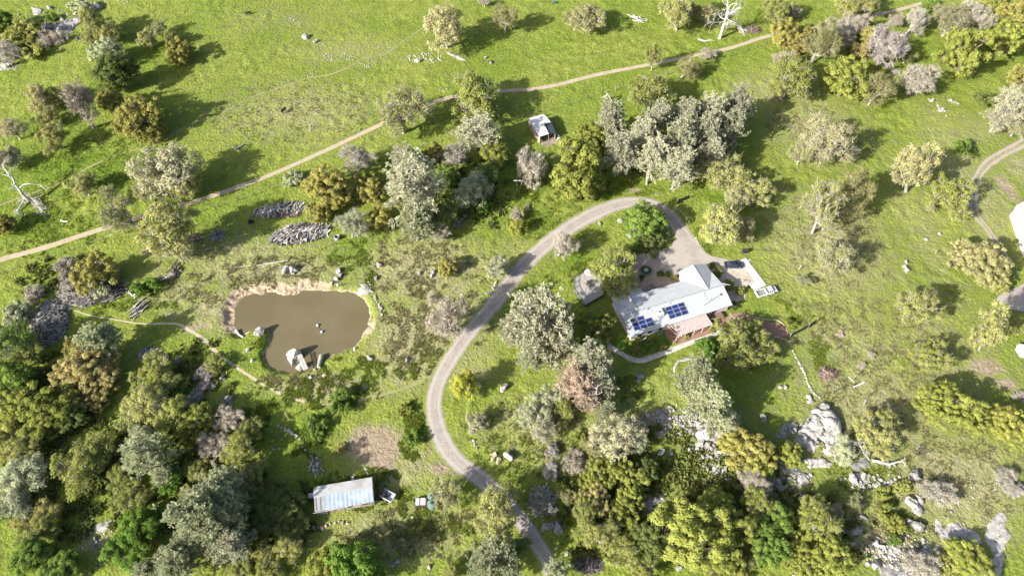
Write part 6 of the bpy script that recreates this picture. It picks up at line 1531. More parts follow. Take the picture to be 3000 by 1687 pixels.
# gas tank
p0 = W(1268, 1140, .7); p1 = W(1290, 1157, .7); pm = (p0 + p1) / 2; an = math.atan2(*(p1 - p0)[::-1]); LT = np.linalg.norm(p1 - p0) / 2
gt = thing('gas_tank', 'white capsule gas tank on legs beside the tan orange boulders', 'gas tank', (pm[0], pm[1], 0), an)
b = Bld(); r_ = .56; prof = [(r_ * math.sin(a), -LT + r_ - r_ * math.cos(a)) for a in np.linspace(.05, math.pi / 2, 6)] + [(r_ * math.cos(a), LT - r_ + r_ * math.sin(a)) for a in np.linspace(0, math.pi / 2 - .05, 6)]
b.lathe((0, 0, 0), prof, 20); b.v = [(z, x, y + .95) for (x, y, z) in b.v]; b.build('tank', M_PAINTW, gt, smooth=True)
Bld().lathe((0, 0, 1.48), [(.2, 0), (.2, .14), (.08, .18)], 12).build('dome_lid', M_PAINTW, gt)
for s in (-1, 1): Bld().box((s * LT * .55, 0, .24), (.2, .7, .46)).build('leg', M_ALU, gt)

# ================================================================== ANIMAL SHED WITH PEN
q4 = lambda x, y: (1500 + x / 14.31, 320 + y / 14.31)
H4 = 2.9
P4 = [N(*q4(*q), H4) for q in [(665, 400), (1330, 210), (1632, 540), (1335, 615), (1550, 1035), (1170, 1150)]]
sh = thing('animal_shed', 'small white flat-roofed shed with a dark lower roof panel below the dirt track', 'shed')
Bld().slab([(p[0], p[1], H4) for p in P4], .15).build('roof_panel', M_ROOFB, sh)
Q4 = [N(*q4(*q), H4 - .35) for q in [(1330, 600), (1640, 545), (1845, 1000), (1540, 1045)]]
Bld().slab([(p[0], p[1], H4 - .35) for p in Q4], .12).build('lean_to_roof', mat_var('dark_sheet', (.025, .032, .045), (.045, .055, .075), 2, .45), sh)
def on(p, q, t): return p + (q - p) * t
a, b_, c_, d_ = P4[0], P4[1], P4[2], P4[5]; cn = (a + c_ + d_ + Q4[2]) / 4
wl4 = Bld()
def wallseg(b, p, q, th, z0, z1):
    d = unit(q - p); nn = np.array([-d[1], d[0]]) * th / 2; b.prism([p + nn, q + nn, q - nn, p - nn], z0, z1)
ins4 = lambda p: p + (cn - p) * .06
wallseg(wl4, ins4(a), ins4(d_), .12, 0, H4 - .18); wallseg(wl4, ins4(a) + (0.01, .07), ins4(b_), .12, 0, H4 - .19)
wl4.build('wall', mat_var('shed_boards', (.30, .22, .17), (.46, .37, .31), 2.2, .9, c3=(.16, .12, .1), s3=.7), sh)
for p in (ins4(d_), ins4(Q4[2]), ins4(Q4[1]), ins4(P4[4])): Bld().box((p[0], p[1], (H4 - .52) / 2), (.14, .14, H4 - .52)).build('post', M_WOOD, sh)
w2 = Bld(); wallseg(w2, ins4(Q4[1]), ins4(Q4[2]), .1, 0, 1.6); w2.build('side_wall', M_WOOD, sh)
pn = thing('pen_fence', 'grey rail fence round the bare soil pen below the small shed', 'fence')
PF = [N(*q4(*q)) for q in [(1200, 1330), (1290, 1560), (2080, 1480), (2010, 1330), (1830, 1060)]]
for k in range(len(PF) - 1):
    p, q = PF[k], PF[k + 1]; r_ = Bld()
    for z in (.5, .9, 1.3): r_.tube((p[0], p[1], z), (q[0], q[1], z), .035, n=4)
    r_.build('rail', M_ALU, pn); n = max(1, int(np.linalg.norm(q - p) / 2.2))
    for j in range(n): s = on(p, q, j / n); Bld().box((s[0], s[1], .72), (.12, .12, 1.44)).build('post', M_WOOD, pn)
p = N(*q4(1950, 1225), .3); crate('feed_bin', 'small pale bin outside the pen fence by the small shed', 'bin', *q4(1950, 1225), .4, (.6, .5, .5), M_ROOFB, .4)

# ================================================================== POND THINGS
br = thing('plank_bridge', 'narrow grey plank bridge from the shore boulder to the island boulder', 'footbridge')
u0 = N(800 + 545 / 7.156, 920 + 850 / 7.156, .75); u1 = N(800 + 690 / 7.156, 920 + 1160 / 7.156, .35); n = 19; dd = unit(u1 - u0); nn = np.array([-dd[1], dd[0]]); pk = math.atan2(dd[1], dd[0])
for s in (-1, 1):
    Bld().tube((u0[0] + nn[0] * .42 * s, u0[1] + nn[1] * .42 * s, .70), (u1[0] + nn[0] * .42 * s, u1[1] + nn[1] * .42 * s, .28), .07, n=6).build('beam', M_WOOD, br)
for k in range(n):
    t_ = (k + .5) / n; p = on(u0, u1, t_); Bld().box((p[0], p[1], .80 - .42 * t_), (np.linalg.norm(u1 - u0) / n * .62, 1.15, .07), pk).build('plank', M_STEELW if False else mat_var('bridge_plank', (.46, .43, .40), (.56, .53, .50), 3, .8) if k == 0 else bpy.data.materials['bridge_plank'], br)
hl = thing('hollow_log', 'grey hollow log leaning into the lower edge of the pond', 'log')
p = N(942, 1042, -.4); q = N(934, 1077, .2); Bld().tube((p[0], p[1], -.5), (q[0], q[1], .35), .62, .42, n=12).build('trunk', BARK['pale'], hl)
v = Vector((p[0] - q[0], p[1] - q[1], -.85)).normalized(); Bld().tube(Vector((p[0], p[1], -.5)) + v * .004, Vector((p[0], p[1], -.5)) + v * .02, .42, n=12).build('hollow', M_DARK, hl)  # dark disc on the solid end, painted as the shade inside the log
def limb(name, lab, cat, pts, r0, r1, mat, z=.25, group=None):
    S_ = [N(*q, z) for q in pts]; b = Bld()
    for k in range(len(S_) - 1):
        ra = r0 + (r1 - r0) * k / (len(S_) - 1); rb_ = r0 + (r1 - r0) * (k + 1) / (len(S_) - 1)
        za = ground_z(*S_[k]) + ra * .8; zb_ = ground_z(*S_[k + 1]) + rb_ * .8; b.tube((S_[k][0], S_[k][1], za), (S_[k + 1][0], S_[k + 1][1], zb_), ra, rb_, n=7)
    return tag(b.build(name, mat), lab, cat, group)
limb('bleached_log', 'bleached log lying on the left shore of the pond', 'log', [(688,962),(694,970),(701,977),(712,985)], .32, .18, BARK['white'])
for (x, y, lab) in ((931, 953.5, 'small white float on the pond, upper of two'), (943, 972.5, 'small white float on the pond, lower of two')):
    p = N(x, y, -.85); o = thing('float', lab, 'float', (p[0], p[1], -.92)); Bld().lathe((0, 0, 0), [(.12, 0), (.3, .1), (.34, .25), (.22, .42), (.05, .46)], 14).build('buoy', M_PAINTW, o, smooth=True); Bld().lathe((0, 0, .02), [(.36, 0), (.38, .05), (.36, .1)], 14).build('collar', M_DARK, o)
p = N(937, 963, -.9); tag(Bld().box((p[0], p[1], -.885), (.16, 1.5, .05), .5).build('float_line', M_DARK), 'dark line joining the two white floats', 'rope')
p = W(848, 600); dr = thing('barrel', 'open dark barrel in the grass right of the lower brush pile', 'barrel', (p[0], p[1], 0)); Bld().lathe((0, 0, 0), [(.7, 0), (.7, .9), (.6, .9), (.58, .2), (.1, .2)], 18).build('barrel_body', M_ALU, dr); Bld().lathe((0, 0, .2), [(.55, 0), (.55, .06)], 16).build('inside', M_DARK, dr)
p = W(632, 560); dr = thing('metal_trough', 'small black square trough left of the lower brush pile', 'trough', (p[0], p[1], 0), .2)
for s in (-1, 1): Bld().box((s * .55, 0, .28), (.08, 1.1, .56)).build('side', M_DARK, dr); Bld().box((0, s * .5, .28), (1.02, .08, .56)).build('end', M_DARK, dr)
Bld().box((0, 0, .1), (1.02, .92, .08)).build('floor', M_DARK, dr)
# twig ring (fire pit) in the garden strip
def twigheap(name, sx, sy, rx, ry, n, h, mat, lab, cat='brush pile', rz=0.0, L=(.8, 2.2), R_=(.03, .08), ring=0.0, flatness=.25, seed=1, kind='stuff', align=None):
    rs = np.random.RandomState(seed); c = W(sx, sy); ax = rx * mpp(sy); ay = abs(W(sx, sy - ry)[1] - W(sx, sy + ry)[1]) / 2
    q = rs.uniform(ring, 1, n) ** .6; a = rs.uniform(0, 6.28, n); x = ax * q * np.cos(a); y = ay * q * np.sin(a)
    X_ = c[0] + x * math.cos(rz) - y * math.sin(rz); Y_ = c[1] + x * math.sin(rz) + y * math.cos(rz)
    zz = h * (1 - q ** 2) * rs.uniform(.2, 1, n) + .08
    d = rs.normal(size=(n, 3)); 
    if align is not None: d[:, 0] = d[:, 0] * .25 + math.cos(align) * 1.6; d[:, 1] = d[:, 1] * .25 + math.sin(align) * 1.6
    d[:, 2] *= flatness; d = unit(d); Lh = rs.uniform(*L, size=(n, 1)) / 2
    P = np.stack([X_, Y_, zz], 1); r = rs.uniform(*R_, n)
    m1 = P + rs.normal(size=(n, 3)) * Lh * .12
    V1, F1 = tubes_np(P - d * Lh, m1, r, r * .85, 5); V2, F2 = tubes_np(m1, P + unit(d + rs.normal(size=(n, 3)) * .15) * Lh, r * .85, r * .6, 5)
    ti = rs.rand(n); V = np.vstack([V1, V2]); V[:, 2] = np.maximum(V[:, 2], .02)
    return tag(link(name, mesh_np(name, V, np.vstack([F1, F2 + len(V1)]), mat, {'tint': np.concatenate([np.repeat(ti, 10), np.repeat(ti, 10)])})), lab, cat, kind=kind)
def heap_mat(name, a, b):
    t = NT(name, .9); f = t.attr('tint'); c = t.mix(t.ramp(f, .15, .9), a, b); return t.out(t.mix(t.ramp(t.noise(3, 2), .4, .7, 0, .5), c, t.scale(c, .6)))
BR_G = heap_mat('dry_brush_grey', (.06, .052, .045), (.60, .565, .52)); BR_D = heap_mat('dry_brush_dark', (.04, .035, .03), (.22, .20, .18)); BR_B = heap_mat('dry_brush_brown', (.07, .045, .035), (.40, .30, .25))
twigheap('brush_pile', 125, 812, 44, 60, 2600, 2.0, BR_G, 'big heap of grey twigs at the left edge of the grove', seed=2, rz=.35)
twigheap('brush_pile', 225, 715, 75, 55, 2300, 1.0, BR_G, 'ring of grey twigs around the golden oak at left', ring=.35, seed=3)
twigheap('brush_pile', 270, 735, 40, 26, 260, 1.1, BR_D, 'dark stacked branches at the lower right of the twig ring', L=(2, 4), R_=(.08, .15), seed=4, rz=.3, align=.3)
twigheap('brush_pile', 1894, 76, 16, 8, 500, .9, BR_B, 'round brown twig heap right of the big dead white tree', seed=5)
twigheap('brush_pile', 487, 600, 17, 12, 180, .7, BR_B, 'small brown brush heap left of two above the pond', seed=6, rz=.3)
twigheap('brush_pile', 547, 593, 17, 12, 240, .8, BR_G, 'small grey brush heap right of two above the pond', seed=7, rz=.3)
twigheap('brush_pile', 2081, 942, 21, 13, 600, .9, BR_B, 'round burnt brush heap in the garden strip', seed=8)
twigheap('brush_pile', 1365, 1262, 26, 28, 500, 1.0, BR_G, 'tangle of fallen dead branches above the dark boulders', L=(2, 4), seed=9)
twigheap('brush_pile', 1480, 1420, 34, 20, 500, .6, BR_D, 'dark twig litter near the bottom edge right of the driveway', seed=10)
twigheap('brush_pile', 2330, 1430, 60, 24, 900, .8, BR_G, 'grey dead twigs along the bottom edge at the right', seed=11)
twigheap('brush_pile', 375, 890, 24, 16, 500, .25, BR_G, 'low grey twig litter in the clearing at the lower left', seed=12)
twigheap('brush_pile', 706, 540, 50, 8, 300, .3, BR_B, 'pale brown twig litter along the lower side of the upper brush row', seed=13)
# log heaps: logs one by one
LOGM = []
for k in range(5):
    rs_ = random.Random(k); S_ = []; p = Vector((-1, 0, 0)); r0 = .06
    for j in range(4):
        q = Vector((-1 + (j + 1) * .5, rs_.uniform(-.09, .09), rs_.uniform(-.06, .06))); S_.append((np.array(p), np.array(q), r0 * (1 - j * .12), r0 * (1 - (j + 1) * .12))); p = q
    LOGM.append(wood_mesh('log', S_, BARK['pale'], 7))
rl = random.Random(8)
_t = NT('log_grey', .9); _oi = _t.add('ShaderNodeObjectInfo').outputs['Random']
M_LOGG = _t.out(_t.mix(_oi, (.12, .105, .09), (.62, .585, .54)))
def logs(n, sx, sy, rx, ry, ang, spread, L0, L1, th, h, lab, grp, mat, tilt=0.0):
    for k in range(n):
        a = rl.uniform(0, 6.28); q = rl.uniform(0, 1) ** .5; x = rx * q * math.cos(a); y = ry * q * math.sin(a)
        X_ = sx + x; Y_ = sy + y - x * tilt; p = W(X_, Y_, h / 2); L = rl.uniform(L0, L1)
        o = link('log', LOGM[k % 5], loc=(p[0], p[1], .12 + h * (1 - q * q) * rl.uniform(.3, 1)))
        o.scale = (L / 2, th * rl.uniform(.7, 1.3), th * rl.uniform(.7, 1.3)); o.rotation_euler = (rl.uniform(0, 6), rl.gauss(0, .12), ang + rl.gauss(0, spread))
        o.material_slots[0].link = 'OBJECT'; o.material_slots[0].material = mat
        tag(o, lab, 'log', grp)
logs(66, 706, 528, 62, 9, 1.2, .7, 1.6, 3.6, 2.4, 1.0, 'grey branch log in the upper long brush row below the track', 'logs of the upper brush row', M_LOGG, .13)
logs(72, 755, 590, 70, 17, .9, .7, 1.6, 4.2, 2.6, 1.5, 'grey branch log in the lower, bigger brush row above the pond', 'logs of the lower brush row', M_LOGG, .13)
twigheap('brush_pile', 706, 528, 66, 12, 460, .9, BR_G, 'small branches filling the upper brush row', seed=14, rz=.16, L=(1.2, 3), R_=(.07, .15), align=1.1)
twigheap('brush_pile', 755, 588, 74, 21, 700, 1.3, BR_G, 'small branches filling the lower brush row', seed=15, rz=.16, L=(1.4, 3.6), R_=(.08, .17), align=1.0)
twigheap('brush_pile', 755, 585, 60, 14, 300, 1.0, BR_D, 'dark branches inside the lower brush row', seed=16, rz=.16, L=(1.5, 3.4), R_=(.06, .12), align=.5)
logs(12, 440, 676, 14, 14, 1.4, .2, 2.4, 3.8, 3.2, .9, 'dark log stacked on end beside the big pale oak by the track', 'dark log stack by the big pale oak', BARK['dark'])
logs(10, 418, 696, 22, 6, .55, .12, 3.0, 5.0, 2.6, .6, 'long dark branch trailing from the dark log stack', 'long branches by the log stack', BARK['pale'], .3)
logs(11, 350, 774, 12, 16, 1.05, .08, 3.6, 5.0, 3.4, .6, 'straight grey post in the neat bundle below the yellow-green bush', 'bundle of straight posts', BARK['pale'])
logs(50, 793, 1170, 20, 27, 1.2, 1.2, .5, .9, 2.6, .5, 'short grey firewood piece in the scattered woodheap above the barn', 'firewood scattered above the barn', M_LOGG, -.5)
logs(9, 1604, 46, 18, 9, -.5, .5, 2.0, 4.0, 3.0, 1.0, 'bleached limb in the white heap below the top edge of the picture', 'bleached limbs heaped in the top meadow', BARK['white'], -.3)
logs(3, 328, 738, 9, 4, 2.6, .2, 2.6, 3.6, 3.0, .3, 'short pale log left of the yellow-green bush', 'pale logs by the yellow-green bush', BARK['white'])
limb('bleached_log', 'bleached forked branch lying left of the foot of the dead white tree', 'log', [(2045,115),(2065,120),(2080,117),(2095,116)], .3, .1, BARK['white'])
limb('bleached_log', 'pale straight log on the meadow above the silver-grey oak', 'log', [(688,437),(700,430),(713,423)], .35, .25, BARK['white'])
limb('bleached_log', 'short bleached log lying by the fallen bleached tree', 'log', [(178,645),(188,648),(198,648)], .25, .2, BARK['white'])
limb('bleached_log', 'crooked bleached branch in the grass below the pump box', 'log', [(1203,1510),(1212,1518),(1208,1530),(1203,1534)], .12, .07, BARK['white'])
limb('wooden_plank', 'white plank lying in the dry grass right of the garden strip', 'plank', [(2538,1171),(2531,1184)], .16, .14, BARK['white'])
limb('curved_pipe', 'pale curved pipe lying beside the white gate bar of the garden strip', 'pipe', [(2486,1101),(2494,1108),(2504,1120)], .1, .1, BARK['white'])
limb('white_pipe', 'long white pipe lying in the grass above the three pond boulders', 'pipe', [(750,778),(800,770),(843,762)], .09, .09, M_ROOFB)
limb('white_pole', 'thin pale pole lying in the grass left of the long white pipe', 'pole', [(690,781),(720,779),(748,777)], .07, .07, M_WOODP)

# ================================================================== DEAD TREES
def dead_tree(name, lab, base, H, lean, seed, mat, nl=7, spread=.6, r0=.5, cat='dead tree', rz=None, kids=7):
    rs = np.random.RandomState(seed); S = []; b = W(*base)
    tip = np.array([lean[0], lean[1], 1.0]) * H
    curve_seg(S, np.array([0, 0, -.2]), tip * .62, r0, r0 * .5, 5, rs, wob=.04)
    for k in range(nl):
        t_ = rs.uniform(.3, .62); o = tip * t_; a = rs.uniform(0, 6.28); d = unit(np.array([math.cos(a) * spread, math.sin(a) * spread, rs.uniform(.1, .9)]))
        L = H * rs.uniform(.25, .45); e = o + d * L; curve_seg(S, o, e, r0 * .36, r0 * .14, 5, rs, wob=.12)
        for j in range(kids):
            u = rs.uniform(.3, 1); o2 = o + (e - o) * u; d2 = unit(d + rs.normal(size=3) * .7); e2 = o2 + d2 * L * rs.uniform(.2, .45); curve_seg(S, o2, e2, r0 * .13, r0 * .05, 3, rs, wob=.15)
            for i in range(3): e3 = e2 + unit(d2 + rs.normal(size=3) * .8) * L * .15; curve_seg(S, e2, e3, r0 * .05, .02, 2, rs)
    n0 = len(S); root = thing(name, lab, cat, (b[0], b[1], 0))
    link('trunk', wood_mesh('trunk', S[:5], mat, 9), root); m = (len(S) - 5) // nl
    for k in range(nl): link('limb', wood_mesh('limb', S[5 + k * m:5 + (k + 1) * m], mat, 6), root)
    return root
dead_tree('dead_tree', 'tall bleached white dead tree near the dirt track at the top', (1811, 96), 15, (.03, .02), 21, BARK['white'], nl=9, r0=.52, spread=.5)
def branchy(name, lab, pts, r0, mat, seed, cat='dead tree', zs=None, twig=6, tl=.3):
    """a fallen tree: a trunk along survey points with limbs"""
    rs = np.random.RandomState(seed); P = [np.array([*W(p[0], p[1], p[2]), p[2]]) for p in pts]; S = []
    L = sum(np.linalg.norm(P[k + 1] - P[k]) for k in range(len(P) - 1))
    for k in range(len(P) - 1):
        ra = r0 * (1 - .75 * k / (len(P) - 1)); curve_seg(S, P[k], P[k + 1], ra, r0 * (1 - .75 * (k + 1) / (len(P) - 1)), 3, rs, wob=.04)
    n0 = len(S)
    for k in range(1, len(P)):
        for j in range(twig):
            d = unit(P[k] - P[k - 1]); o = P[k - 1] + (P[k] - P[k - 1]) * rs.uniform(.3, 1); e = o + unit(d + rs.normal(size=3) * .8) * L * tl * rs.uniform(.4, 1); e[2] = max(e[2], .15)
            curve_seg(S, o, e, r0 * .28, r0 * .1, 4, rs, wob=.15)
            for i in range(6):
                o2 = o + (e - o) * rs.uniform(.4, 1); e2 = o2 + rs.normal(size=3) * L * tl * .22; e2[2] = max(e2[2], .1); curve_seg(S, o2, e2, r0 * .1, .025, 2, rs, wob=.15)
    root = thing(name, lab, cat, tuple(P[0])); off = P[0]; S = [(a - off, b - off, c, d) for a, b, c, d in S]
    link('trunk', wood_mesh('trunk', S[:n0], mat, 8), root)
    for k in range(n0, len(S), 16): link('limb', wood_mesh('limb', S[k:k + 16], mat, 5), root)
    return root
branchy('dead_tree', 'bleached limb arching down from the tall dead white tree to the brown twig heap', [(1816, 72, 1.5), (1832, 58, 4), (1850, 58, 3.5), (1862, 68, 1.5), (1872, 84, .3)], .4, BARK['white'], 31, twig=5, tl=.22)
branchy('dead_tree', 'fallen bleached tree with spreading bare limbs at the left edge', [(72, 505, .8), (55, 488, 3), (38, 465, 5), (20, 435, 7), (5, 412, 8)], .42, BARK['white'], 32, twig=2, tl=.2)
branchy('dead_tree', 'bleached limbs splayed low at the right foot of the fallen bleached tree', [(68, 498, 1), (82, 500, 1), (95, 512, .6), (102, 530, .3)], .28, BARK['white'], 33, twig=7, tl=.5)
branchy('dead_tree', 'grey limbs reaching down left from the fallen bleached tree', [(62, 500, 1), (50, 520, .6), (38, 538, .3)], .3, BARK['white'], 34, twig=4, tl=.6)
branchy('dead_tree', 'long bleached limb pointing right from the fallen bleached tree', [(48, 475, 4), (60, 464, 5), (78, 462, 5), (100, 466, 4), (112, 474, 4)], .2, BARK['white'], 35, twig=1, tl=.15)
branchy('dead_tree', 'weathered snag leaning at the fence above the pine grove', [(1541, 258, .2), (1535, 246, 2), (1530, 238, 3), (1512, 246, 1)], .35, BARK['pale'], 36, twig=2, tl=.3)
branchy('dead_tree', 'white fallen forked log right of the leafless white-twigged tree', [(2195, 1158, .4), (2215, 1162, .5), (2235, 1168, .7), (2255, 1162, 1), (2270, 1160, 1.2)], .38, BARK['white'], 37, twig=2, tl=.25, cat='fallen tree')
branchy('dead_tree', 'white leafless sapling between the oak and the great granite dome', [(2186, 1155, .2), (2172, 1138, 2.5), (2165, 1122, 4), (2158, 1112, 5)], .16, BARK['white'], 38, twig=4, tl=.25)
branchy('dead_tree', 'bare white twigs pressed on the rust-orange dying pine', [(1495, 1000, 6), (1500, 985, 8), (1505, 970, 9)], .15, BARK['white'], 39, twig=4, tl=.6)
# ================================================================== FENCES, GATES, POLES
def fence(lab, pts, step, h=1.25, post=M_DARK, name='wire_fence', wires=3, pr=.06, grp=None):
    P = [W(*p) for p in pts]; root = thing(name, lab, 'fence', (P[0][0], P[0][1], 0), group=grp); o0 = P[0]; wr = Bld(); prev = None
    for k in range(len(P) - 1):
        n = max(1, int(round(np.linalg.norm(P[k + 1] - P[k]) / step)))
        for j in range(n + (k == len(P) - 2)):
            s = on(P[k], P[k + 1], j / n); gz = ground_z(s[0], s[1]); q = s - o0
            Bld().box((q[0], q[1], gz + h / 2), (pr * 2, pr * 2, h + .1), j * .7).build('post', post, root)
            if prev is not None:
                for i in range(wires): z = h * (.35 + .28 * i); wr.tube((prev[0], prev[1], prev[2] + z), (q[0], q[1], gz + z), .012, n=3, cap=False)
            prev = (q[0], q[1], gz)
    wr.build('wire', M_WOOD, root); return root
fence('long wire fence on dark posts following the lower side of the dirt track, left part', [(-20,700),(15,686),(70,666),(102,655),(177,630),(220,616),(260,602),(370,570),(500,535),(600,505),(640,492),(720,465),(859,427),(941,407)], 5.2)
fence('long wire fence on dark posts following the lower side of the dirt track, right part', [(941,407),(1100,360),(1235,318),(1298,300),(1320,295),(1383,278),(1433,265),(1480,248),(1548,228),(1640,200),(1760,165),(1880,130),(1928,112),(2010,88),(2110,60),(2199,50),(2282,30),(2340,15)], 5.2)
fence('wire fence running down the right pasture from the pickup to the garden gate', [(1955,720),(2000,775),(2040,822),(2066,841),(2102,881),(2157,944),(2194,989),(2232,1039),(2262,1070)], 7)
fence('short wire fence from the white bar to the lower corner of the garden strip', [(2147,971),(2118,979),(2096,988)], 4)
fence('wire fence at the upper edge of the pond bank', [(470,730),(530,715),(583,706),(618,698),(661,690)], 8)
fence('dark wire fence across the lower right pasture', [(2240,1119),(2270,1132),(2300,1148),(2330,1172),(2357,1196)], 5)
def panel_fence(name, lab, pts, h, mat, th=.08, cat='gate', bars=0):
    P = [W(*p) for p in pts]; root = thing(name, lab, cat, (P[0][0], P[0][1], 0)); o0 = P[0]
    for k in range(len(P) - 1):
        p = P[k] - o0; q = P[k + 1] - o0; r_ = Bld(); d = unit(q - p)
        for z in np.linspace(.25, h, bars or 5): r_.tube((p[0], p[1], z), (q[0], q[1], z), th / 2, n=5)
        n = max(2, int(np.linalg.norm(q - p) / .5))
        for j in range(n + 1): s = on(p, q, j / n); r_.tube((s[0], s[1], .2), (s[0], s[1], h), th / 3, n=4)
        r_.build('gate_panel', mat, root)
    for s in P: Bld().box((s[0] - o0[0], s[1] - o0[1], h * .55), (.16, .16, h * 1.1)).build('post', M_WOOD, root)
    return root
panel_fence('garden_gate', 'dark barred gate at the right end of the brown garden path', [(1985, 849), (2030, 826), (2050, 812)], 1.7, M_DARK, .1, bars=12)
panel_fence('driveway_gate', 'dark barred gate beside the driveway bend under the pine grove', [(1702, 513), (1735, 500)], 1.6, M_DARK, .1, bars=10)
panel_fence('short_fence', 'thin dark fence panel in the grass above the fallen white log', [(2305, 1128), (2330, 1144)], 1.3, M_DARK, .07, 'fence')
limb('white_bar', 'thick white gate bar at the lower right corner of the garden strip', 'gate bar', [(2501,1133),(2516,1127),(2532,1119)], .2, .2, M_ROOFB)
def pole(name, lab, base, h, r=.15, mat=None, arm=0, cat='post', lean=(0, 0)):
    b = W(*base); o = thing(name, lab, cat, (b[0], b[1], ground_z(b[0], b[1])))
    Bld().tube((0, 0, -.2), (lean[0], lean[1], h), r, r * .8, n=8).build('pole', mat or M_WOOD, o)
    if arm: Bld().box((0, 0, h * .86), (arm, .16, .16)).build('crossarm', M_ROOFB, o)
    return o
pole('utility_pole', 'dark utility pole with a white crossarm standing between the pinkish tree and the driveway', (1301, 499), 8, .17, M_DARK, 1.9, 'utility pole')
for k, (x, y, h, lab) in enumerate([(807,628,1.6,'wooden post in the grass below the lower brush row, right'),(778,650,1.6,'wooden post in the grass below the lower brush row, left'),(2011,676,1.4,'short pale post in the grass right of the dark sedan'),(2244,1040,1.6,'short white post casting a thin shadow in the lower right pasture'),(726,1052,3.0,'thin wooden post above the white boulders by the barn'),(1548,228,1.8,'thick fence post at the corner above the weathered snag'),(2352,638,1.3,'short shrubby post in the right pasture')]):
    pole('wooden_post', lab, (x, y), h, .13, M_WOODP if 'pale' in lab or 'white' in lab else M_WOOD)
p = W(1873, 635); o = thing('trash_bin', 'black bin on the grass above the dark sedan', 'bin', (p[0], p[1], 0), .2); Bld().box((0, 0, .5), (1.5, .8, .95)).build('body', M_DARK, o, bevel=.05); Bld().box((0, 0, 1.02), (1.56, .86, .07)).build('lid', M_DARK, o)
limb('pale_plank', 'pale plank beside the white concrete strip', 'plank', [(2190,763),(2199,760)], .14, .14, M_ROOFB)
# cattle in the meadow
def cow(x, y, rz, lab):
    b = W(x, y, .7); o = thing('cow', lab, 'cow', (b[0], b[1], 0), rz)
    S = [((-.85, 0, 1.0), (-.3, 0, 1.02), .30, .36), ((-.3, 0, 1.02), (.45, 0, 1.0), .36, .33), ((.45, 0, 1.0), (.85, 0, 1.08), .33, .2), ((.85, 0, 1.08), (1.15, 0, .85), .2, .15), ((1.15, 0, .85), (1.45, 0, .55), .15, .09), ((-.88, 0, 1.1), (-1.0, 0, .5), .04, .03)]
    for sx in (-.65, .5):
        for sy in (-.2, .2): S += [((sx, sy, .85), (sx - .05 * (sx < 0), sy, .45), .13, .08), ((sx - .05 * (sx < 0), sy, .45), (sx, sy, 0), .07, .06)]
    for sy in (-1, 1): S.append(((1.12, sy * .1, .95), (1.1, sy * .26, .98), .06, .03))
    me = wood_mesh('body', [(np.array(a, float), np.array(c, float), r, q) for a, c, r, q in S], mat_var('cow_black', (.012, .012, .012), (.03, .028, .026), 2, .8), 10); link('body', me, o)
cow(624, 34, .4, 'tiny black cow standing in the top left meadow')
cow(713, 278, 1.2, 'tiny black cow standing in the middle of the upper meadow')
p = W(1396, 8); o = thing('feed_tub', 'small blue tub at the top edge of the meadow', 'tub', (p[0], p[1], 0)); Bld().lathe((0, 0, 0), [(.35, 0), (.5, .55), (.42, .55), (.3, .1)], 14).build('tub', mat_var('blue_plastic', (.02, .12, .25), (.03, .15, .3), 2, .4), o)
# ================================================================== RIGHT EDGE: neighbour's white roof and pale objects
RB = [N(*q, 3.0) for q in [(2972, 610), (2977, 602), (3100, 540), (3150, 640), (3036, 790)]]
nb = thing('neighbour_barn', 'white flat-roofed building cut by the right edge beside the side road', 'building')
Bld().slab([(p[0], p[1], 3.0) for p in RB], .2).build('roof', M_ROOFB, nb)
c0 = np.mean(RB, 0); Bld().prism([tuple(c0 + (p - c0) * .95) for p in RB], 0, 2.78).build('wall', M_WALL, nb)
RB = [N(*q, 1.5) for q in [(2978, 1012), (2986, 1006), (3060, 1015), (3060, 1050), (2996, 1040)]]
ct = thing('white_cover', 'white covered shape cut by the right edge below the gravel lot', 'cover')
Bld().slab([(p[0], p[1], 1.5) for p in RB], .3).build('cover', M_ROOFB, ct, bevel=.1); Bld().prism([tuple(np.mean(RB, 0) + (p - np.mean(RB, 0)) * .85) for p in RB], 0, 1.2).build('base', M_ALU, ct)
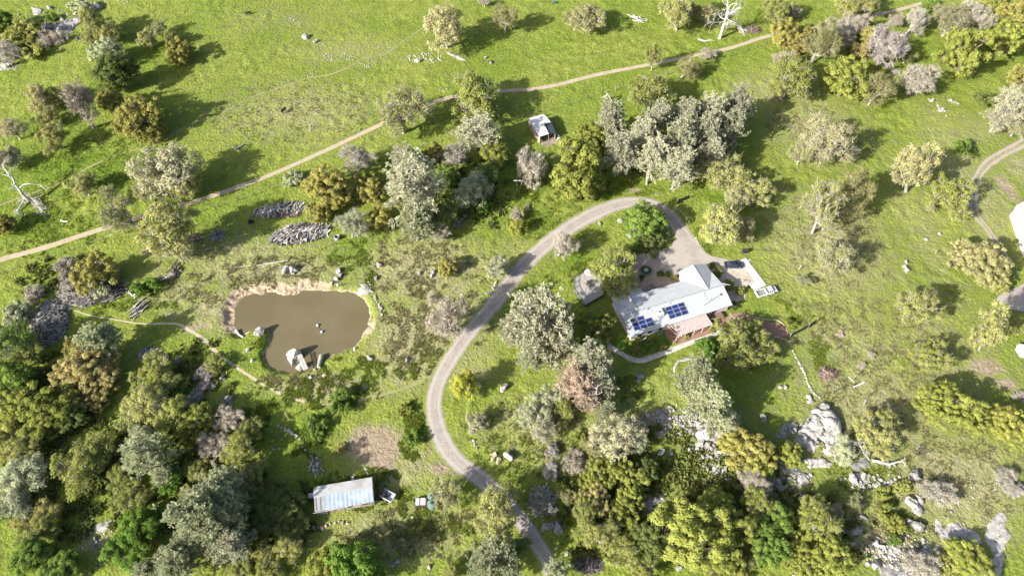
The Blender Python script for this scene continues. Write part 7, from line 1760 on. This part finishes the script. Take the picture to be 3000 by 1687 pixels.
# ================================================================== GRASS TUFTS AND WEEDS (real blades, one mass)
def tufts(name, spots, mat, lab, h0, h1, seed):
    rs = np.random.RandomState(seed); X_ = []; Y_ = []
    for (sx, sy, rx, ry, n) in spots:
        a = rs.uniform(0, 6.28, n); q = rs.uniform(0, 1, n) ** .5; c = W(sx, sy); ax = rx * mpp(sy); ay = abs(W(sx, sy - ry)[1] - W(sx, sy + ry)[1]) / 2
        x = c[0] + ax * q * np.cos(a); y = c[1] + ay * q * np.sin(a); k = fbm(x + seed * 7, y, .55, 3, 2) * (1.25 - .45 * q) > .50; X_.append(x[k]); Y_.append(y[k])
    x = np.concatenate(X_); y = np.concatenate(Y_)
    bad = np.zeros(len(x), bool)
    for P_, m_ in ((TRACK, .2), (DRIVE, .2), (EASTRD, .2), (WALK, .1)):
        bad |= d_line(x, y, P_[::3]) < P_[:, 2].mean() + m_
    for P_ in (APRON, PAD, COURT, PATIO, PATIO2, SLAB, DECK, HOUSEF): bad |= sd_poly(x, y, P_) < .1
    bad |= sd_poly(x, y, POND) < .9
    x, y = x[~bad], y[~bad]; n = len(x); z = ground_z_np(x, y)
    nb_ = 5 if h0 > .13 else 4; B = np.repeat(np.stack([x, y, z], 1), nb_, 0); m = len(B); d = unit(rs.normal(size=(m, 3)) * np.array([1, 1, .2]) + np.array([0, 0, 1.0])); h = rs.uniform(h0, h1, (m, 1)); s = unit(np.cross(d, rs.normal(size=(m, 3)))) * h * .28
    B = B + rs.normal(size=(m, 3)) * np.array([.12, .12, 0]); V = np.stack([B - s, B + s, B + d * h + s * .35, B + d * h - s * .35], 1).reshape(-1, 3)
    tag(link(name, mesh_np(name, V, np.arange(len(V)).reshape(-1, 4), mat, {'tint': np.repeat(np.repeat(rs.rand(n), nb_), 4)})), lab, 'grass', kind='stuff')
M_T1 = leaf_mat('grass_green', (.17, .245, .032), (.23, .26, .06), .5, .35); M_T2 = leaf_mat('grass_dry', (.235, .225, .10), (.30, .27, .15), .5, .3); M_T3 = leaf_mat('grass_meadow', (.18, .23, .035), (.25, .27, .07), .5, .3)
tufts('lush_weeds', [(880,640,60,50,1300),(930,700,16,45,900),(780,990,90,40,2600),(920,950,150,60,4200),(2070,905,34,60,1500),(2110,960,24,26,700),(1040,1080,40,80,1800),(660,850,30,25,500),(650,1040,50,90,2200),(1480,480,170,28,2200),(1760,620,60,50,1200),(1480,700,50,50,1400),(900,1230,130,60,2400),(1080,1300,160,60,2600),(860,1005,45,30,900),
   (800,1068,40,26,700),(150,560,160,90,3600),(250,420,220,90,3600),(1340,430,90,60,1400),(1560,980,90,50,1400),(1650,1150,90,80,1400),(1380,560,110,60,1600),(2200,1190,120,60,1400),(1330,1150,140,90,2000),(2260,1310,50,60,1000),(300,760,160,30,1200),(770,1110,70,40,1200),(1080,900,60,60,800),(1870,720,30,20,200),(1990,780,60,40,700)],
      M_T1, 'lush green weeds and tall grass around the pond, drives and groves', .16, .42, 5)
tufts('dry_grass', [(1060,830,110,130,4200),(800,960,160,30,1500),(700,700,180,60,3200),(1060,660,160,90,3600),(2180,860,200,120,3600),(2080,600,160,130,3200),(2040,330,130,90,2200),(2440,1190,180,120,2600),(1330,1080,160,90,1800),(1060,1340,220,70,2200),(2250,1340,160,100,2000),(760,280,240,80,2200),(1200,780,50,90,1200),(450,740,120,60,1400),(2200,1040,180,90,1800)],
      M_T2, 'dry straw-coloured grass tufts over the thinner pasture', .15, .42, 6)
tufts('meadow_grass', [(700,120,500,180,8000),(300,300,300,160,3000),(1500,110,400,120,3250),(2300,300,260,160,2500),(2250,700,260,260,3250),(1000,300,300,120,2000),(500,650,300,100,2250),(1200,600,300,120,2250)],
      M_T3, 'short bright meadow grass tufts over the open pasture', .10, .26, 7)

M_T4 = leaf_mat('undergrowth_leaves', (.12, .165, .035), (.19, .19, .07), .3, .4)
tufts('undergrowth', [(300,1200,330,160,5200),(100,1000,180,120,2600),(1750,1230,260,180,4200),(1500,1280,140,140,2200),(1150,480,160,90,2200),(1650,400,200,60,1500),(480,960,110,110,1600),(2050,1330,150,110,1800),(650,1300,160,120,1500),(160,700,120,60,900),(60,110,90,60,700)], M_T4, 'tangled low brush covering the ground inside the groves', .4, 1.1, 9)
